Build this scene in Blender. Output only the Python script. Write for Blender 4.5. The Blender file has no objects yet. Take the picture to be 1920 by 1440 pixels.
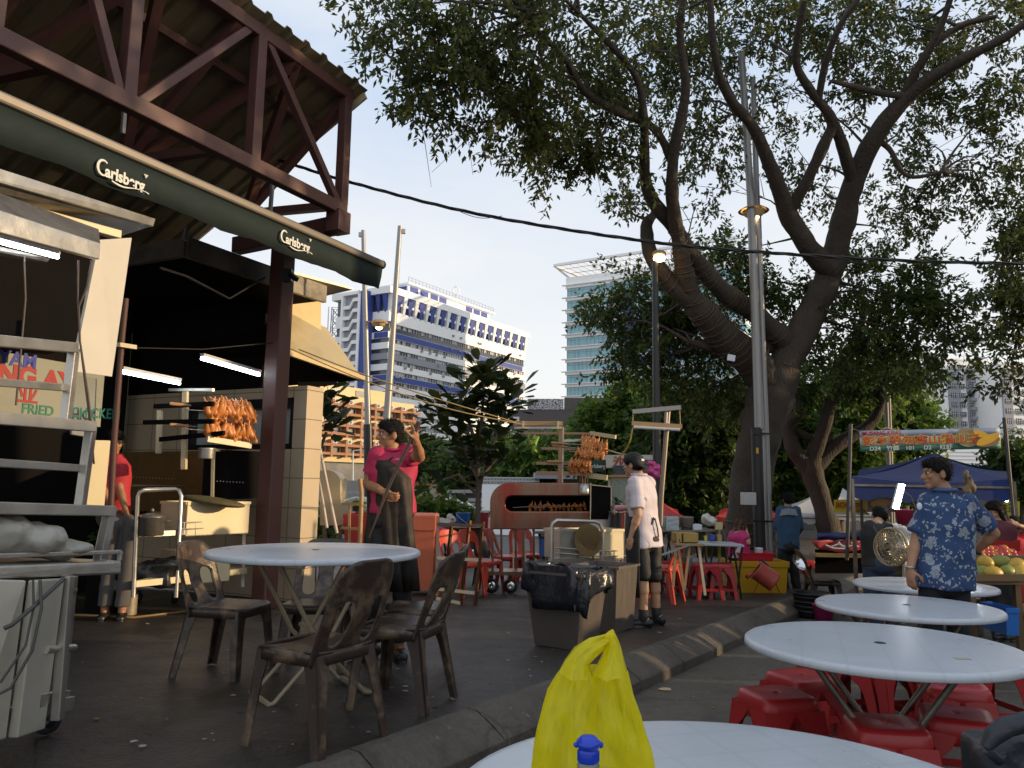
import bpy, bmesh, math, random
import numpy as np
from mathutils import Vector, Matrix, noise
sc = bpy.context.scene
C = sc.collection
R = math.radians
V = Vector
rnd = random.Random(7)

# ------------------------------------------------------------ camera
F, EYE, PITCH, ROLL = 1450.0, V((0, 0, 1.38)), R(7.5), 0.015
fwd = V((0, math.cos(PITCH), math.sin(PITCH)))
_r0, _u0 = V((1, 0, 0)), V((0, -math.sin(PITCH), math.cos(PITCH)))
cr = _r0 * math.cos(ROLL) + _u0 * math.sin(ROLL)
cu = _u0 * math.cos(ROLL) - _r0 * math.sin(ROLL)
cd = bpy.data.cameras.new('camera')
cam = bpy.data.objects.new('camera', cd); C.objects.link(cam)
cd.sensor_width = 36; cd.lens = 36 * F / 1920; cd.clip_start = 0.05; cd.clip_end = 6000
mw = Matrix((cr, cu, -fwd)).transposed().to_4x4(); mw.translation = EYE
cam.matrix_world = mw
sc.camera = cam

# ------------------------------------------------------------ world, sun, exposure
SUN_EL, SUN_AZ = R(11), R(-6)          # azimuth from +X towards +Y
w = bpy.data.worlds.new("World"); sc.world = w; w.use_nodes = True
nt = w.node_tree; N = nt.nodes; L = nt.links; N.clear()
out = N.new('ShaderNodeOutputWorld'); bg = N.new('ShaderNodeBackground')
sky = N.new('ShaderNodeTexSky'); sky.sky_type = 'NISHITA'; sky.sun_disc = False
sky.sun_elevation = SUN_EL; sky.sun_rotation = math.pi / 2 - SUN_AZ
sky.dust_density = 1.5; sky.air_density = 1.0
bg.inputs['Strength'].default_value = 0.15
tc = N.new('ShaderNodeTexCoord'); mp = N.new('ShaderNodeMapping'); mp.inputs['Scale'].default_value = (1, 1, 3.2)
nz = N.new('ShaderNodeTexNoise'); nz.inputs['Scale'].default_value = 1.6; nz.inputs['Detail'].default_value = 7; nz.inputs['Roughness'].default_value = .58
L.new(tc.outputs['Generated'], mp.inputs[0]); L.new(mp.outputs[0], nz.inputs[0])
rp = N.new('ShaderNodeValToRGB'); rp.color_ramp.elements[0].position = .34; rp.color_ramp.elements[0].color = (4.5, 5.5, 7.1, 1)
rp.color_ramp.elements[1].position = .66; rp.color_ramp.elements[1].color = (6.8, 7.0, 7.3, 1)
L.new(nz.outputs[0], rp.inputs[0])
mx = N.new('ShaderNodeMix'); mx.data_type = 'RGBA'; mx.inputs[0].default_value = .80     # thin veil of evening cloud over the clear sky
sx_ = N.new('ShaderNodeSeparateXYZ'); L.new(tc.outputs['Generated'], sx_.inputs[0]); hz = N.new('ShaderNodeMapRange'); hz.inputs[1].default_value = .02; hz.inputs[2].default_value = .50; hz.inputs[3].default_value = .95; hz.inputs[4].default_value = 0; L.new(sx_.outputs[2], hz.inputs[0])
hm = N.new('ShaderNodeMix'); hm.data_type = 'RGBA'; L.new(hz.outputs[0], hm.inputs[0]); L.new(rp.outputs[0], hm.inputs[6]); hm.inputs[7].default_value = (7.4, 7.3, 7.2, 1)   # the veil thickens towards the horizon
L.new(sky.outputs[0], mx.inputs[6]); L.new(hm.outputs[2], mx.inputs[7])
L.new(mx.outputs[2], bg.inputs[0]); L.new(bg.outputs[0], out.inputs[0])
sd = bpy.data.lights.new('sun', 'SUN'); sd.energy = 4.2; sd.angle = R(.6); sd.color = (1, .74, .44)
sun = bpy.data.objects.new('sun', sd); C.objects.link(sun)
SUNV = V((math.cos(SUN_AZ) * math.cos(SUN_EL), math.sin(SUN_AZ) * math.cos(SUN_EL), math.sin(SUN_EL)))
sun.rotation_euler = SUNV.to_track_quat('Z', 'Y').to_euler(); sun.location = (20, 0, 20)
sc.view_settings.view_transform = 'Standard'; sc.view_settings.look = 'None'
sc.view_settings.exposure = 0; sc.view_settings.gamma = 1

# ------------------------------------------------------------ places
def ray(px, py): return fwd + cr * ((px - 960) / F) + cu * ((720 - py) / F)
def at(px, py, Y):
    d = ray(px, py); return EYE + d * (Y / d.y)
def gz(y):                       # the road falls gently away from the viewer
    return 0.0 if y < 3.4 else (-.038 * (y - 3.4) if y < 22 else -.707)
WALK = .2
def gnd(px, py, off=0.0):
    d = ray(px, py); lo, hi = .5, 60.0
    for _ in range(50):
        m = (lo + hi) / 2; p = EYE + d * (m / d.y)
        if p.z > gz(p.y) + off: lo = m
        else: hi = m
    return EYE + d * (lo / d.y)
def proj(p):
    q = p - EYE; z = q.dot(fwd); return (960 + F * q.dot(cr) / z, 720 - F * q.dot(cu) / z)

# ------------------------------------------------------------ mesh builder
Z = V((0, 0, 1))
def wloc(o):
    l = V((0, 0, 0))
    while o: l += o.location; o = o.parent
    return l
def basis(d, up=Z):
    d = d.normalized(); s = d.cross(up)
    if s.length < 1e-4: s = d.cross(V((0, 1, 0)))
    s.normalize(); return d, s, s.cross(d)
_sph = {}
def sphere_pts(nu, nv):
    if (nu, nv) not in _sph:
        v = [V((0, 0, 1))]; f = []
        for i in range(1, nv):
            a = math.pi * i / nv
            for j in range(nu):
                b = 2 * math.pi * j / nu; v.append(V((math.sin(a) * math.cos(b), math.sin(a) * math.sin(b), math.cos(a))))
        v.append(V((0, 0, -1)))
        for j in range(nu): f.append((0, 1 + j, 1 + (j + 1) % nu))
        for i in range(nv - 2):
            for j in range(nu):
                a = 1 + i * nu; b = a + nu; k = (j + 1) % nu
                f.append((a + j, b + j, b + k, a + k))
        e = len(v) - 1; a = 1 + (nv - 2) * nu
        for j in range(nu): f.append((e, a + (j + 1) % nu, a + j))
        _sph[(nu, nv)] = (v, f)
    return _sph[(nu, nv)]
class MB:
    def __init__(s): s.v = []; s.f = []; s.m = []; s.s = []
    def add(s, v, f, mat=0, smooth=False):
        n = len(s.v); s.v += [V(p) for p in v]
        for q in f: s.f.append([i + n for i in q]); s.m.append(mat); s.s.append(smooth)
        return s
    def box(s, c, d, R=None, mat=0):
        c = V(c); hx, hy, hz = d[0] / 2, d[1] / 2, d[2] / 2
        p = [V((x, y, z)) for z in (-hz, hz) for y in (-hy, hy) for x in (-hx, hx)]
        if R: p = [R @ q for q in p]
        return s.add([c + q for q in p], [(0, 2, 3, 1), (4, 5, 7, 6), (0, 1, 5, 4), (2, 6, 7, 3), (0, 4, 6, 2), (1, 3, 7, 5)], mat)
    def hexa(s, p, mat=0):       # 8 corners: bottom 4 in order, top 4 in order
        return s.add(p, [(3, 2, 1, 0), (4, 5, 6, 7), (0, 1, 5, 4), (1, 2, 6, 5), (2, 3, 7, 6), (3, 0, 4, 7)], mat)
    def bar(s, a, b, w, h=None, up=Z, mat=0, w2=None, h2=None):
        a, b = V(a), V(b); h = h or w; d, x, y = basis(b - a, up); w2 = w2 or w; h2 = h2 or h
        A = [a + x * (i * w / 2) + y * (j * h / 2) for i, j in ((-1, -1), (1, -1), (1, 1), (-1, 1))]
        B = [b + x * (i * w2 / 2) + y * (j * h2 / 2) for i, j in ((-1, -1), (1, -1), (1, 1), (-1, 1))]
        return s.add(A + B, [(0, 1, 2, 3), (7, 6, 5, 4), (1, 0, 4, 5), (2, 1, 5, 6), (3, 2, 6, 7), (0, 3, 7, 4)], mat)
    def tube(s, pts, r, n=8, mat=0, closed=False, caps=True):
        pts = [V(p) for p in pts]; k = len(pts); rs = r if isinstance(r, (list, tuple)) else [r] * k
        vs = []; prev = None
        for i, p in enumerate(pts):
            if closed: t = pts[(i + 1) % k] - pts[i - 1]
            else: t = pts[min(i + 1, k - 1)] - pts[max(i - 1, 0)]
            t.normalize()
            if prev is None: x = t.orthogonal().normalized()
            else:
                x = prev - t * prev.dot(t)
                x = x.normalized() if x.length > 1e-5 else t.orthogonal().normalized()
            prev = x; y = t.cross(x)
            for j in range(n):
                a = 2 * math.pi * j / n; vs.append(p + (x * math.cos(a) + y * math.sin(a)) * rs[i])
        fs = []
        for i in range(k if closed else k - 1):
            a = i * n; b = ((i + 1) % k) * n
            for j in range(n): fs.append((a + j, a + (j + 1) % n, b + (j + 1) % n, b + j))
        s.add(vs, fs, mat, True)
        if caps and not closed: s.add(vs[:n], [tuple(reversed(range(n)))], mat); s.add(vs[-n:], [tuple(range(n))], mat)
        return s
    def lathe(s, c, prof, n=32, mat=0, axis=Z, smooth=True, arc=None):
        c = V(c); d, x, y = basis(V(axis), V((0.01, 1, 0.02))); vs = []; fs = []
        for r, z in prof:
            for j in range(n):
                a = 2 * math.pi * j / n; vs.append(c + d * z + (x * math.cos(a) + y * math.sin(a)) * max(r, 1e-4))
        for i in range(len(prof) - 1):
            for j in range(n):
                k = (j + 1) % n; fs.append((i * n + j, i * n + k, (i + 1) * n + k, (i + 1) * n + j))
        return s.add(vs, fs, mat, smooth)
    def ell(s, c, r, R=None, nu=16, nv=10, mat=0):
        v, f = sphere_pts(nu, nv); c = V(c); r = (r, r, r) if not isinstance(r, (tuple, list)) else r
        p = [V((q.x * r[0], q.y * r[1], q.z * r[2])) for q in v]
        if R: p = [R @ q for q in p]
        return s.add([c + q for q in p], f, mat, True)
    def cap(s, a, b, ra, rb, flat=False, nu=14, nv=8, sq=1.0, up=None, mat=0):   # tapered capsule, sq flattens it
        a, b = V(a), V(b); d, x, y = basis(b - a, up or Z); v, f = sphere_pts(nu, nv); p = []
        for q in v:
            if q.z >= 0: p.append(b + (x * q.x + y * q.y * sq) * rb + d * (q.z * rb * (0 if flat else 1)))
            if q.z < 0: p.append(a + (x * q.x + y * q.y * sq) * ra + d * (q.z * ra))
        return s.add(p, f, mat, True)
    def loft(s, rings, mat=0, smooth=True, closed=True, caps=True):
        n = len(rings[0]); vs = [p for r in rings for p in r]; fs = []
        for i in range(len(rings) - 1):
            for j in range(n if closed else n - 1):
                k = (j + 1) % n; fs.append((i * n + j, i * n + k, (i + 1) * n + k, (i + 1) * n + j))
        s.add(vs, fs, mat, smooth)
        if caps and closed: s.add(rings[0], [tuple(reversed(range(n)))], mat, False); s.add(rings[-1], [tuple(range(n))], mat, False)
        return s
    def poly(s, pts, th, nrm, mat=0):   # flat outline with thickness
        nrm = V(nrm).normalized(); n = len(pts); A = [V(p) for p in pts]; B = [p + nrm * th for p in A]
        return s.add(A + B, [tuple(reversed(range(n))), tuple(range(n, 2 * n))] + [(i, (i + 1) % n, n + (i + 1) % n, n + i) for i in range(n)], mat)
    def mesh(s, name, mats, off=V((0, 0, 0))):
        me = bpy.data.meshes.new(name); me.from_pydata([tuple(p - off) for p in s.v], [], s.f)
        for m in (mats if isinstance(mats, (list, tuple)) else [mats]): me.materials.append(m)
        me.polygons.foreach_set('material_index', s.m); me.polygons.foreach_set('use_smooth', s.s)
        me.update(); return me
    def build(s, name, mats, parent=None, bevel=0, fix=True):
        off = wloc(parent) if parent else V((0, 0, 0))
        me = s.mesh(name, mats, off)
        if fix:
            bm = bmesh.new(); bm.from_mesh(me); bmesh.ops.recalc_face_normals(bm, faces=bm.faces); bm.to_mesh(me); bm.free()
        o = bpy.data.objects.new(name, me); C.objects.link(o)
        if parent: o.parent = parent
        if bevel:
            b = o.modifiers.new('bevel', 'BEVEL'); b.width = bevel; b.segments = 2; b.limit_method = 'ANGLE'; b.angle_limit = R(40)
        return o
def remesh(mb, name, mats, parent, vox=.01, smooth=6, wob=0, wobs=8):
    off = wloc(parent) if parent else V((0, 0, 0))
    o = bpy.data.objects.new('tmp', mb.mesh('tmp', mats, off)); C.objects.link(o)
    m = o.modifiers.new('r', 'REMESH'); m.mode = 'VOXEL'; m.voxel_size = vox; m.use_smooth_shade = True
    s_ = o.modifiers.new('s', 'SMOOTH'); s_.factor = .5; s_.iterations = smooth
    dg = bpy.context.evaluated_depsgraph_get(); me = bpy.data.meshes.new_from_object(o.evaluated_get(dg))
    bpy.data.objects.remove(o)
    if wob:
        for v in me.vertices:
            v.co += v.normal * (noise.noise(v.co * wobs) * wob)
    me.name = name; me.materials.clear()
    for q in (mats if isinstance(mats, (list, tuple)) else [mats]): me.materials.append(q)
    o = bpy.data.objects.new(name, me); C.objects.link(o); o.parent = parent
    return o
def tag(o, label, cat, group=None):
    o['label'] = label; o['category'] = cat
    if group: o['group'] = group
    return o
def thing(name, label, cat, loc=(0, 0, 0), group=None):
    o = bpy.data.objects.new(name, None); C.objects.link(o); o.location = loc; o.empty_display_size = .1
    return tag(o, label, cat, group)
def dup(root, loc, rz=0, label=None, group=None, mats=None):
    def cp(o, par):
        c = o.copy(); C.objects.link(c); c.parent = par
        for ch in list(o.children): cp(ch, c)
        return c
    r = cp(root, None); r.location = loc; r.rotation_euler = (0, 0, rz)
    if label: r['label'] = label
    if group: r['group'] = group
    return r
def struct(o): o['kind'] = 'structure'; return o

# ------------------------------------------------------------ materials
_mc = {}
def M(name, col, rough=.55, metal=0.0, var=.12, scale=6.0, bump=0.0, bscale=None, spec=.5, emit=0, dirt=0, dirtcol=(.05, .04, .03), trans=0, aniso=None, alpha=1):
    if name in _mc: return _mc[name]
    m = bpy.data.materials.new(name); m.use_nodes = True; t = m.node_tree; n = t.nodes; l = t.links
    p = n['Principled BSDF']; p.inputs['Roughness'].default_value = rough; p.inputs['Metallic'].default_value = metal
    p.inputs['Specular IOR Level'].default_value = spec; p.inputs['Base Color'].default_value = (*col, 1)
    if emit:
        p.inputs['Emission Color'].default_value = (*col, 1); p.inputs['Emission Strength'].default_value = emit
    if trans: p.inputs['Transmission Weight'].default_value = trans
    if alpha < 1: p.inputs['Alpha'].default_value = alpha
    if (var or bump or dirt) and not emit:
        tc = n.new('ShaderNodeTexCoord'); nz = n.new('ShaderNodeTexNoise'); nz.inputs['Scale'].default_value = scale; nz.inputs['Detail'].default_value = 6; nz.inputs['Roughness'].default_value = .62
        src = tc.outputs['Object']
        if aniso:
            mp = n.new('ShaderNodeMapping'); mp.inputs['Scale'].default_value = aniso; l.new(src, mp.inputs[0]); src = mp.outputs[0]
        l.new(src, nz.inputs['Vector'])
        mx = n.new('ShaderNodeMix'); mx.data_type = 'RGBA'
        mx.inputs[6].default_value = (*[c * (1 - var) for c in col], 1); mx.inputs[7].default_value = (*[min(1, c * (1 + var)) for c in col], 1)
        l.new(nz.outputs[0], mx.inputs[0]); cout = mx.outputs[2]
        if dirt:
            n2 = n.new('ShaderNodeTexNoise'); n2.inputs['Scale'].default_value = scale * .45; n2.inputs['Detail'].default_value = 8; n2.inputs['Roughness'].default_value = .7; l.new(src, n2.inputs['Vector'])
            rr = n.new('ShaderNodeValToRGB'); rr.color_ramp.elements[0].position = .48; rr.color_ramp.elements[1].position = .68; l.new(n2.outputs[0], rr.inputs[0])
            mm = n.new('ShaderNodeMath'); mm.operation = 'MULTIPLY'; mm.inputs[1].default_value = dirt; l.new(rr.outputs[0], mm.inputs[0])
            m2 = n.new('ShaderNodeMix'); m2.data_type = 'RGBA'; l.new(mm.outputs[0], m2.inputs[0]); l.new(cout, m2.inputs[6]); m2.inputs[7].default_value = (*dirtcol, 1); cout = m2.outputs[2]
        l.new(cout, p.inputs['Base Color'])
        mr = n.new('ShaderNodeMapRange'); mr.inputs[3].default_value = max(.03, rough - .12); mr.inputs[4].default_value = min(1, rough + .14); l.new(nz.outputs[0], mr.inputs[0]); l.new(mr.outputs[0], p.inputs['Roughness'])
        if bump:
            b = n.new('ShaderNodeBump'); b.inputs['Strength'].default_value = 1; b.inputs['Distance'].default_value = bump
            if bscale:
                n3 = n.new('ShaderNodeTexNoise'); n3.inputs['Scale'].default_value = bscale; n3.inputs['Detail'].default_value = 5; l.new(src, n3.inputs['Vector']); l.new(n3.outputs[0], b.inputs['Height'])
            else: l.new(nz.outputs[0], b.inputs['Height'])
            l.new(b.outputs[0], p.inputs['Normal'])
    _mc[name] = m; return m
def node(m, t): return m.node_tree.nodes.new(t)
def leafmat(name, c0, c1, c2, tr=.35):
    m = bpy.data.materials.new(name); m.use_nodes = True; t = m.node_tree; n = t.nodes; l = t.links
    p = n['Principled BSDF']; p.inputs['Roughness'].default_value = .5; p.inputs['Specular IOR Level'].default_value = .35
    g = n.new('ShaderNodeNewGeometry'); rp = n.new('ShaderNodeValToRGB'); e = rp.color_ramp.elements
    e[0].color = (*c0, 1); e[1].color = (*c2, 1); x = e.new(.6); x.color = (*c1, 1)
    l.new(g.outputs['Random Per Island'], rp.inputs[0]); l.new(rp.outputs[0], p.inputs['Base Color'])
    tr_ = n.new('ShaderNodeBsdfTranslucent'); hs = n.new('ShaderNodeHueSaturation'); hs.inputs['Value'].default_value = 1.7; hs.inputs['Hue'].default_value = .485
    l.new(rp.outputs[0], hs.inputs['Color']); l.new(hs.outputs[0], tr_.inputs[0])
    ms = n.new('ShaderNodeMixShader'); ms.inputs[0].default_value = tr
    l.new(p.outputs[0], ms.inputs[1]); l.new(tr_.outputs[0], ms.inputs[2]); l.new(ms.outputs[0], n['Material Output'].inputs[0])
    return m
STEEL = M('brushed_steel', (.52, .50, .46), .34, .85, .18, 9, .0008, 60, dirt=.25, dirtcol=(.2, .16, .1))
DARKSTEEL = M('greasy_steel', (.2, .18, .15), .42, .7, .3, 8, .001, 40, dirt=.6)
PAINTSTEEL = M('cream_sheet', (.62, .52, .33), .5, .1, .12, 3, .001, 12, dirt=.25, dirtcol=(.35, .28, .16))
MAROON = M('maroon_paint', (.098, .040, .033), .5, .0, .2, 5, .0006, 40, dirt=.2)
BLACK = M('black_plastic', (.012, .012, .013), .4, 0, .2, 8)
SOOT_SHADE = M('soot_shade_black', (.009, .008, .0075), .85, 0, .4, 6, .002, 30, spec=.06)  # soot, and also the black that stands in for deep stall shade
RUBBER = M('rubber', (.015, .015, .016), .7)
CHROME = M('chrome', (.7, .7, .68), .16, 1, .05)
WHITE_PL = M('white_plastic', (.66, .70, .76), .32, 0, .05, 3, .0006, 20)
RED_PL = M('red_plastic', (.34, .016, .018), .34, 0, .15, 5, .0004, 30, dirt=.25, dirtcol=(.16, .02, .02))
ORED = M('faded_red_plastic', (.50, .06, .035), .4, 0, .12, 4, dirt=.15)
BROWN_PL = M('worn_brown_plastic', (.042, .028, .022), .36, 0, .3, 14, .0006, 60, dirt=.8, dirtcol=(.24, .17, .10))
YELLOW_PL = M('yellow_plastic', (.62, .34, .015), .45, 0, .12, 4, dirt=.3, dirtcol=(.2, .12, .03))
BLUE_PL = M('blue_plastic', (.03, .17, .55), .35)
WOOD = M('pale_wood', (.42, .26, .12), .6, 0, .2, 4, aniso=(1, 1, 12))
TUBE_E = M('tube_light', (.85, .92, 1.0), emit=20)
WARM_E = M('sodium_light', (1.0, .66, .26), emit=22)
GALV = M('galvanised_pole', (.30, .29, .28), .45, .5, .12, 3)
SKIN = M('skin_tan', (.36, .17, .085), .5, 0, .12, 9, spec=.4)
SKIN2 = M('skin_light', (.48, .27, .16), .5, 0, .1, 9, spec=.4)
HAIR = M('black_hair', (.010, .008, .007), .75, 0, .3, 40, .004, 90, spec=.2)
EYEW = M('eye_white', (.6, .58, .54), .3)
def txt(s, size, mat, parent, o, xd, yd, name='lettering', ext=.002, bold=.0, align='LEFT', shear=0, sx=1.0, font=None):
    cv = bpy.data.curves.new('t', 'FONT'); cv.body = s; cv.size = size; cv.extrude = ext; cv.offset = bold * size; cv.align_x = align; cv.align_y = 'CENTER'; cv.shear = shear
    if font: cv.font = font
    to = bpy.data.objects.new('t', cv); C.objects.link(to)
    dg = bpy.context.evaluated_depsgraph_get(); me = bpy.data.meshes.new_from_object(to.evaluated_get(dg)); bpy.data.objects.remove(to)
    xd, yd = V(xd).normalized(), V(yd).normalized(); zd = xd.cross(yd); off = wloc(parent) if parent else V((0, 0, 0)); o = V(o) - off
    for v in me.vertices: v.co = o + xd * v.co.x * sx + yd * v.co.y + zd * v.co.z
    me.materials.clear(); me.materials.append(mat); me.name = name
    ob = bpy.data.objects.new(name, me); C.objects.link(ob); ob.parent = parent; return ob
# ------------------------------------------------------------ ground
def ground_mat(name, c0, c1, stain, scale, lines=None, rough=.8, wet=0):
    m = bpy.data.materials.new(name); m.use_nodes = True; t = m.node_tree; n = t.nodes; l = t.links; p = n['Principled BSDF']
    tc = n.new('ShaderNodeTexCoord'); co = tc.outputs['Object']
    def nz(s, d=6, r=.6):
        q = n.new('ShaderNodeTexNoise'); q.inputs['Scale'].default_value = s; q.inputs['Detail'].default_value = d; q.inputs['Roughness'].default_value = r; l.new(co, q.inputs['Vector']); return q.outputs[0]
    def ramp(v, a, b):
        q = n.new('ShaderNodeMapRange'); q.inputs[1].default_value = a; q.inputs[2].default_value = b; l.new(v, q.inputs[0]); return q.outputs[0]
    def mix(f, a, b):
        q = n.new('ShaderNodeMix'); q.data_type = 'RGBA'
        (l.new(f, q.inputs[0]) if not isinstance(f, float) else setattr(q.inputs[0], 'default_value', f))
        for i, v in ((6, a), (7, b)):
            if isinstance(v, tuple): q.inputs[i].default_value = (*v, 1)
            else: l.new(v, q.inputs[i])
        return q.outputs[2]
    big = nz(scale, 8, .7); fine = nz(scale * 40, 3); mid = nz(scale * 5, 7, .72)
    col = mix(ramp(big, .32, .68), c0, c1)
    col = mix(ramp(mid, .50, .66), col, stain)
    ms_ = n.new('ShaderNodeMapping'); ms_.inputs['Rotation'].default_value = (0, 0, R(-32)); ms_.inputs['Scale'].default_value = (9, .8, 1); l.new(co, ms_.inputs[0])
    sk = n.new('ShaderNodeTexNoise'); sk.inputs['Scale'].default_value = scale * 3; sk.inputs['Detail'].default_value = 5; l.new(ms_.outputs[0], sk.inputs['Vector'])
    q = n.new('ShaderNodeMath'); q.operation = 'MULTIPLY'; l.new(ramp(sk.outputs[0], .62, .74), q.inputs[0]); l.new(ramp(big, .45, .6), q.inputs[1]); q2 = n.new('ShaderNodeMath'); q2.operation = 'MULTIPLY'; q2.inputs[1].default_value = .4; l.new(q.outputs[0], q2.inputs[0])
    col = mix(q2.outputs[0], col, tuple(min(.4, c * 2.2) for c in c1))
    vc = n.new('ShaderNodeTexVoronoi'); vc.feature = 'DISTANCE_TO_EDGE'; vc.inputs['Scale'].default_value = scale * .8; dn = n.new('ShaderNodeMix'); dn.data_type = 'VECTOR'; dn.inputs[0].default_value = .25; l.new(co, dn.inputs[4]); nn_ = n.new('ShaderNodeTexNoise'); nn_.inputs['Scale'].default_value = scale * 4; l.new(co, nn_.inputs['Vector']); l.new(nn_.outputs['Color'], dn.inputs[5]); l.new(dn.outputs[1], vc.inputs['Vector'])
    q = n.new('ShaderNodeMapRange'); q.inputs[1].default_value = .004; q.inputs[2].default_value = .012; q.inputs[3].default_value = .6; q.inputs[4].default_value = 0; l.new(vc.outputs['Distance'], q.inputs[0]); q2 = n.new('ShaderNodeMath'); q2.operation = 'MULTIPLY'; l.new(q.outputs[0], q2.inputs[0]); l.new(ramp(big, .42, .55), q2.inputs[1]); col = mix(q2.outputs[0], col, tuple(c * .3 for c in c0))
    sp = nz(scale * 17, 2, .5); f = ramp(sp, .70, .735)
    q = n.new('ShaderNodeMath'); q.operation = 'MULTIPLY'; q.inputs[1].default_value = .5; l.new(f, q.inputs[0])
    col = mix(q.outputs[0], col, tuple(min(.4, c * 2.6) for c in c1))
    col = mix(.35, col, mix(ramp(fine, .3, .7), tuple(c * .6 for c in c0), tuple(c * 1.35 for c in c1)))
    hgt = fine
    if lines:
        br = n.new('ShaderNodeTexBrick'); mp = n.new('ShaderNodeMapping'); mp.inputs['Rotation'].default_value = (0, 0, R(-30)); l.new(co, mp.inputs[0]); l.new(mp.outputs[0], br.inputs['Vector'])
        br.inputs['Scale'].default_value = 1; br.inputs['Brick Width'].default_value = lines; br.inputs['Row Height'].default_value = lines; br.offset = 0; br.inputs['Mortar Size'].default_value = .008; br.inputs['Mortar Smooth'].default_value = .3
        q = n.new('ShaderNodeMath'); q.operation = 'MULTIPLY'; q.inputs[1].default_value = .75; l.new(br.outputs['Fac'], q.inputs[0]); col = mix(q.outputs[0], col, tuple(c * .25 for c in c0))
    l.new(col, p.inputs['Base Color'])
    r1 = ramp(big, .35, .65); q = n.new('ShaderNodeMapRange'); q.inputs[3].default_value = rough - wet; q.inputs[4].default_value = rough + .1; l.new(mid, q.inputs[0]); l.new(q.outputs[0], p.inputs['Roughness'])
    b = n.new('ShaderNodeBump'); b.inputs['Distance'].default_value = .004; b.inputs['Strength'].default_value = .8; l.new(hgt, b.inputs['Height']); b2 = n.new('ShaderNodeBump'); b2.inputs['Distance'].default_value = .012; l.new(mid, b2.inputs['Height']); l.new(b.outputs[0], b2.inputs['Normal']); l.new(b2.outputs[0], p.inputs['Normal'])
    return m
ROADM = ground_mat('road_concrete', (.062, .052, .040), (.115, .098, .078), (.034, .028, .022), .5, None, .75, .2)
WALKM = ground_mat('walkway_asphalt', (.021, .018, .0155), (.038, .032, .026), (.012, .010, .009), .7, 1.8, .6, .26)
KERBM = ground_mat('kerb_concrete', (.06, .05, .04), (.12, .10, .078), (.035, .03, .024), 1.1, None, .8, .1)
g = MB(); ys = [-30, 0, 3.4, 8, 14, 22, 60, 200, 3000]
xs = [-3000, -60, -20, -8, 0, 8, 20, 60, 3000]
g.add([(x, y, gz(y)) for y in ys for x in xs], [(j * 9 + i, j * 9 + i + 1, j * 9 + 10 + i, j * 9 + 9 + i) for j in range(8) for i in range(8)])
struct(g.build('road', ROADM))
KB = V((-.11, 4.15, 0)); KD = V((.532, .847, 0)); KN = V((-.847, .532, 0))     # kerb line, its direction, towards the walkway
def kp(s, o, z): p = KB + KD * s + KN * o; return V((p.x, p.y, gz(p.y) + z))
wk = MB(); S = [-9, -4, -.89, 0, 1.5, 3, 6, 10, 14, 18, 21.0]
for a, b in zip(S, S[1:]):
    wk.add([kp(a, .2, WALK), kp(b, .2, WALK), kp(b, 18, WALK), kp(a, 18, WALK)], [(0, 1, 2, 3)])
wk.add([kp(21, .2, WALK), kp(21, 18, WALK), kp(21, 18, -.1), kp(21, .2, -.1)], [(0, 1, 2, 3)])
struct(wk.build('walkway', WALKM))
kb = MB(); s = -9.0; rnd.seed(3)
while s < 21:
    e = s + .92; j = rnd.uniform(-.006, .006); prof = [(-.0, -.05), (-.0 + j, .075), (.02, .092), (.11, .155 + j * .5), (.19, .203), (.26, .2055), (.26, -.05)]
    rings = [[kp(q, o, z) for o, z in prof] for q in (s, (s + e) / 2, e - .012)]
    kb.loft(rings, 0, False); s = e
struct(kb.build('kerb', KERBM, bevel=.006))
# scraps trodden into the floor
lt = MB(); rnd.seed(11)
for i in range(150):
    px, py = rnd.uniform(150, 1500), rnd.uniform(1120, 1420)
    q = gnd(px, py, WALK); e = q - KB
    if e.dot(KN) < .3: q = gnd(px, py, 0); 
    if -.05 < (q - KB).dot(KN) < .3: continue
    r_ = rnd.choice((.006, .009, .012, .02)); a0 = rnd.uniform(0, 6)
    pts = [q + V((math.cos(a0 + k * 1.26) * r_ * rnd.uniform(.5, 1.3), math.sin(a0 + k * 1.26) * r_ * rnd.uniform(.4, 1), .0035)) for k in range(5)]
    lt.poly(pts, .002, Z, rnd.choice((0, 0, 1, 2)))
lo = lt.build('litter', [M('paper_scrap', (.35, .33, .28), .8), M('leaf_scrap', (.22, .13, .04), .8), M('dark_scrap', (.04, .05, .02), .8)]); lo['kind'] = 'stuff'
lf = MB(); q = gnd(1248, 1294); lf.poly([q + V((math.cos(a) * .055 * (1 - .3 * (k % 3 == 0)), math.sin(a) * .04, .006)) for k, a in enumerate([i * .785 for i in range(8)])], .004, Z)
tag(lf.build('fallen_leaf', M('dry_leaf', (.5, .36, .2), .7)), 'dry pale leaf lying on the road beside the kerb', 'leaf')

# ------------------------------------------------------------ far buildings
WHITE_W = M('white_render', (.88, .88, .87), .8, 0, .05, .08)
BLUE_W = M('royal_blue_paint', (.045, .075, .30), .6, 0, .1, .2)
GREY_W = M('grey_render', (.30, .31, .35), .8, 0, .08, .1)
GLASSD = M('dark_glazing', (.05, .055, .065), .18, 0, .3, .35, spec=.8)
FRAMEW = M('pale_frame', (.5, .5, .5), .6)
def frame2(p, a):
    d = V((math.sin(a), math.cos(a), 0)); n_ = V((-d.y, d.x, 0))
    def P(t, o, z): q = p + d * t + n_ * o; return V((q.x, q.y, z))
    Rm = Matrix((d, n_, Z)).transposed()
    return P, Rm
def blk(mb, P, t0, t1, o0, o1, z0, z1, mat=0):
    mb.hexa([P(t0, o0, z0), P(t1, o0, z0), P(t1, o1, z0), P(t0, o1, z0), P(t0, o0, z1), P(t1, o0, z1), P(t1, o1, z1), P(t0, o1, z1)], mat)
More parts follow.
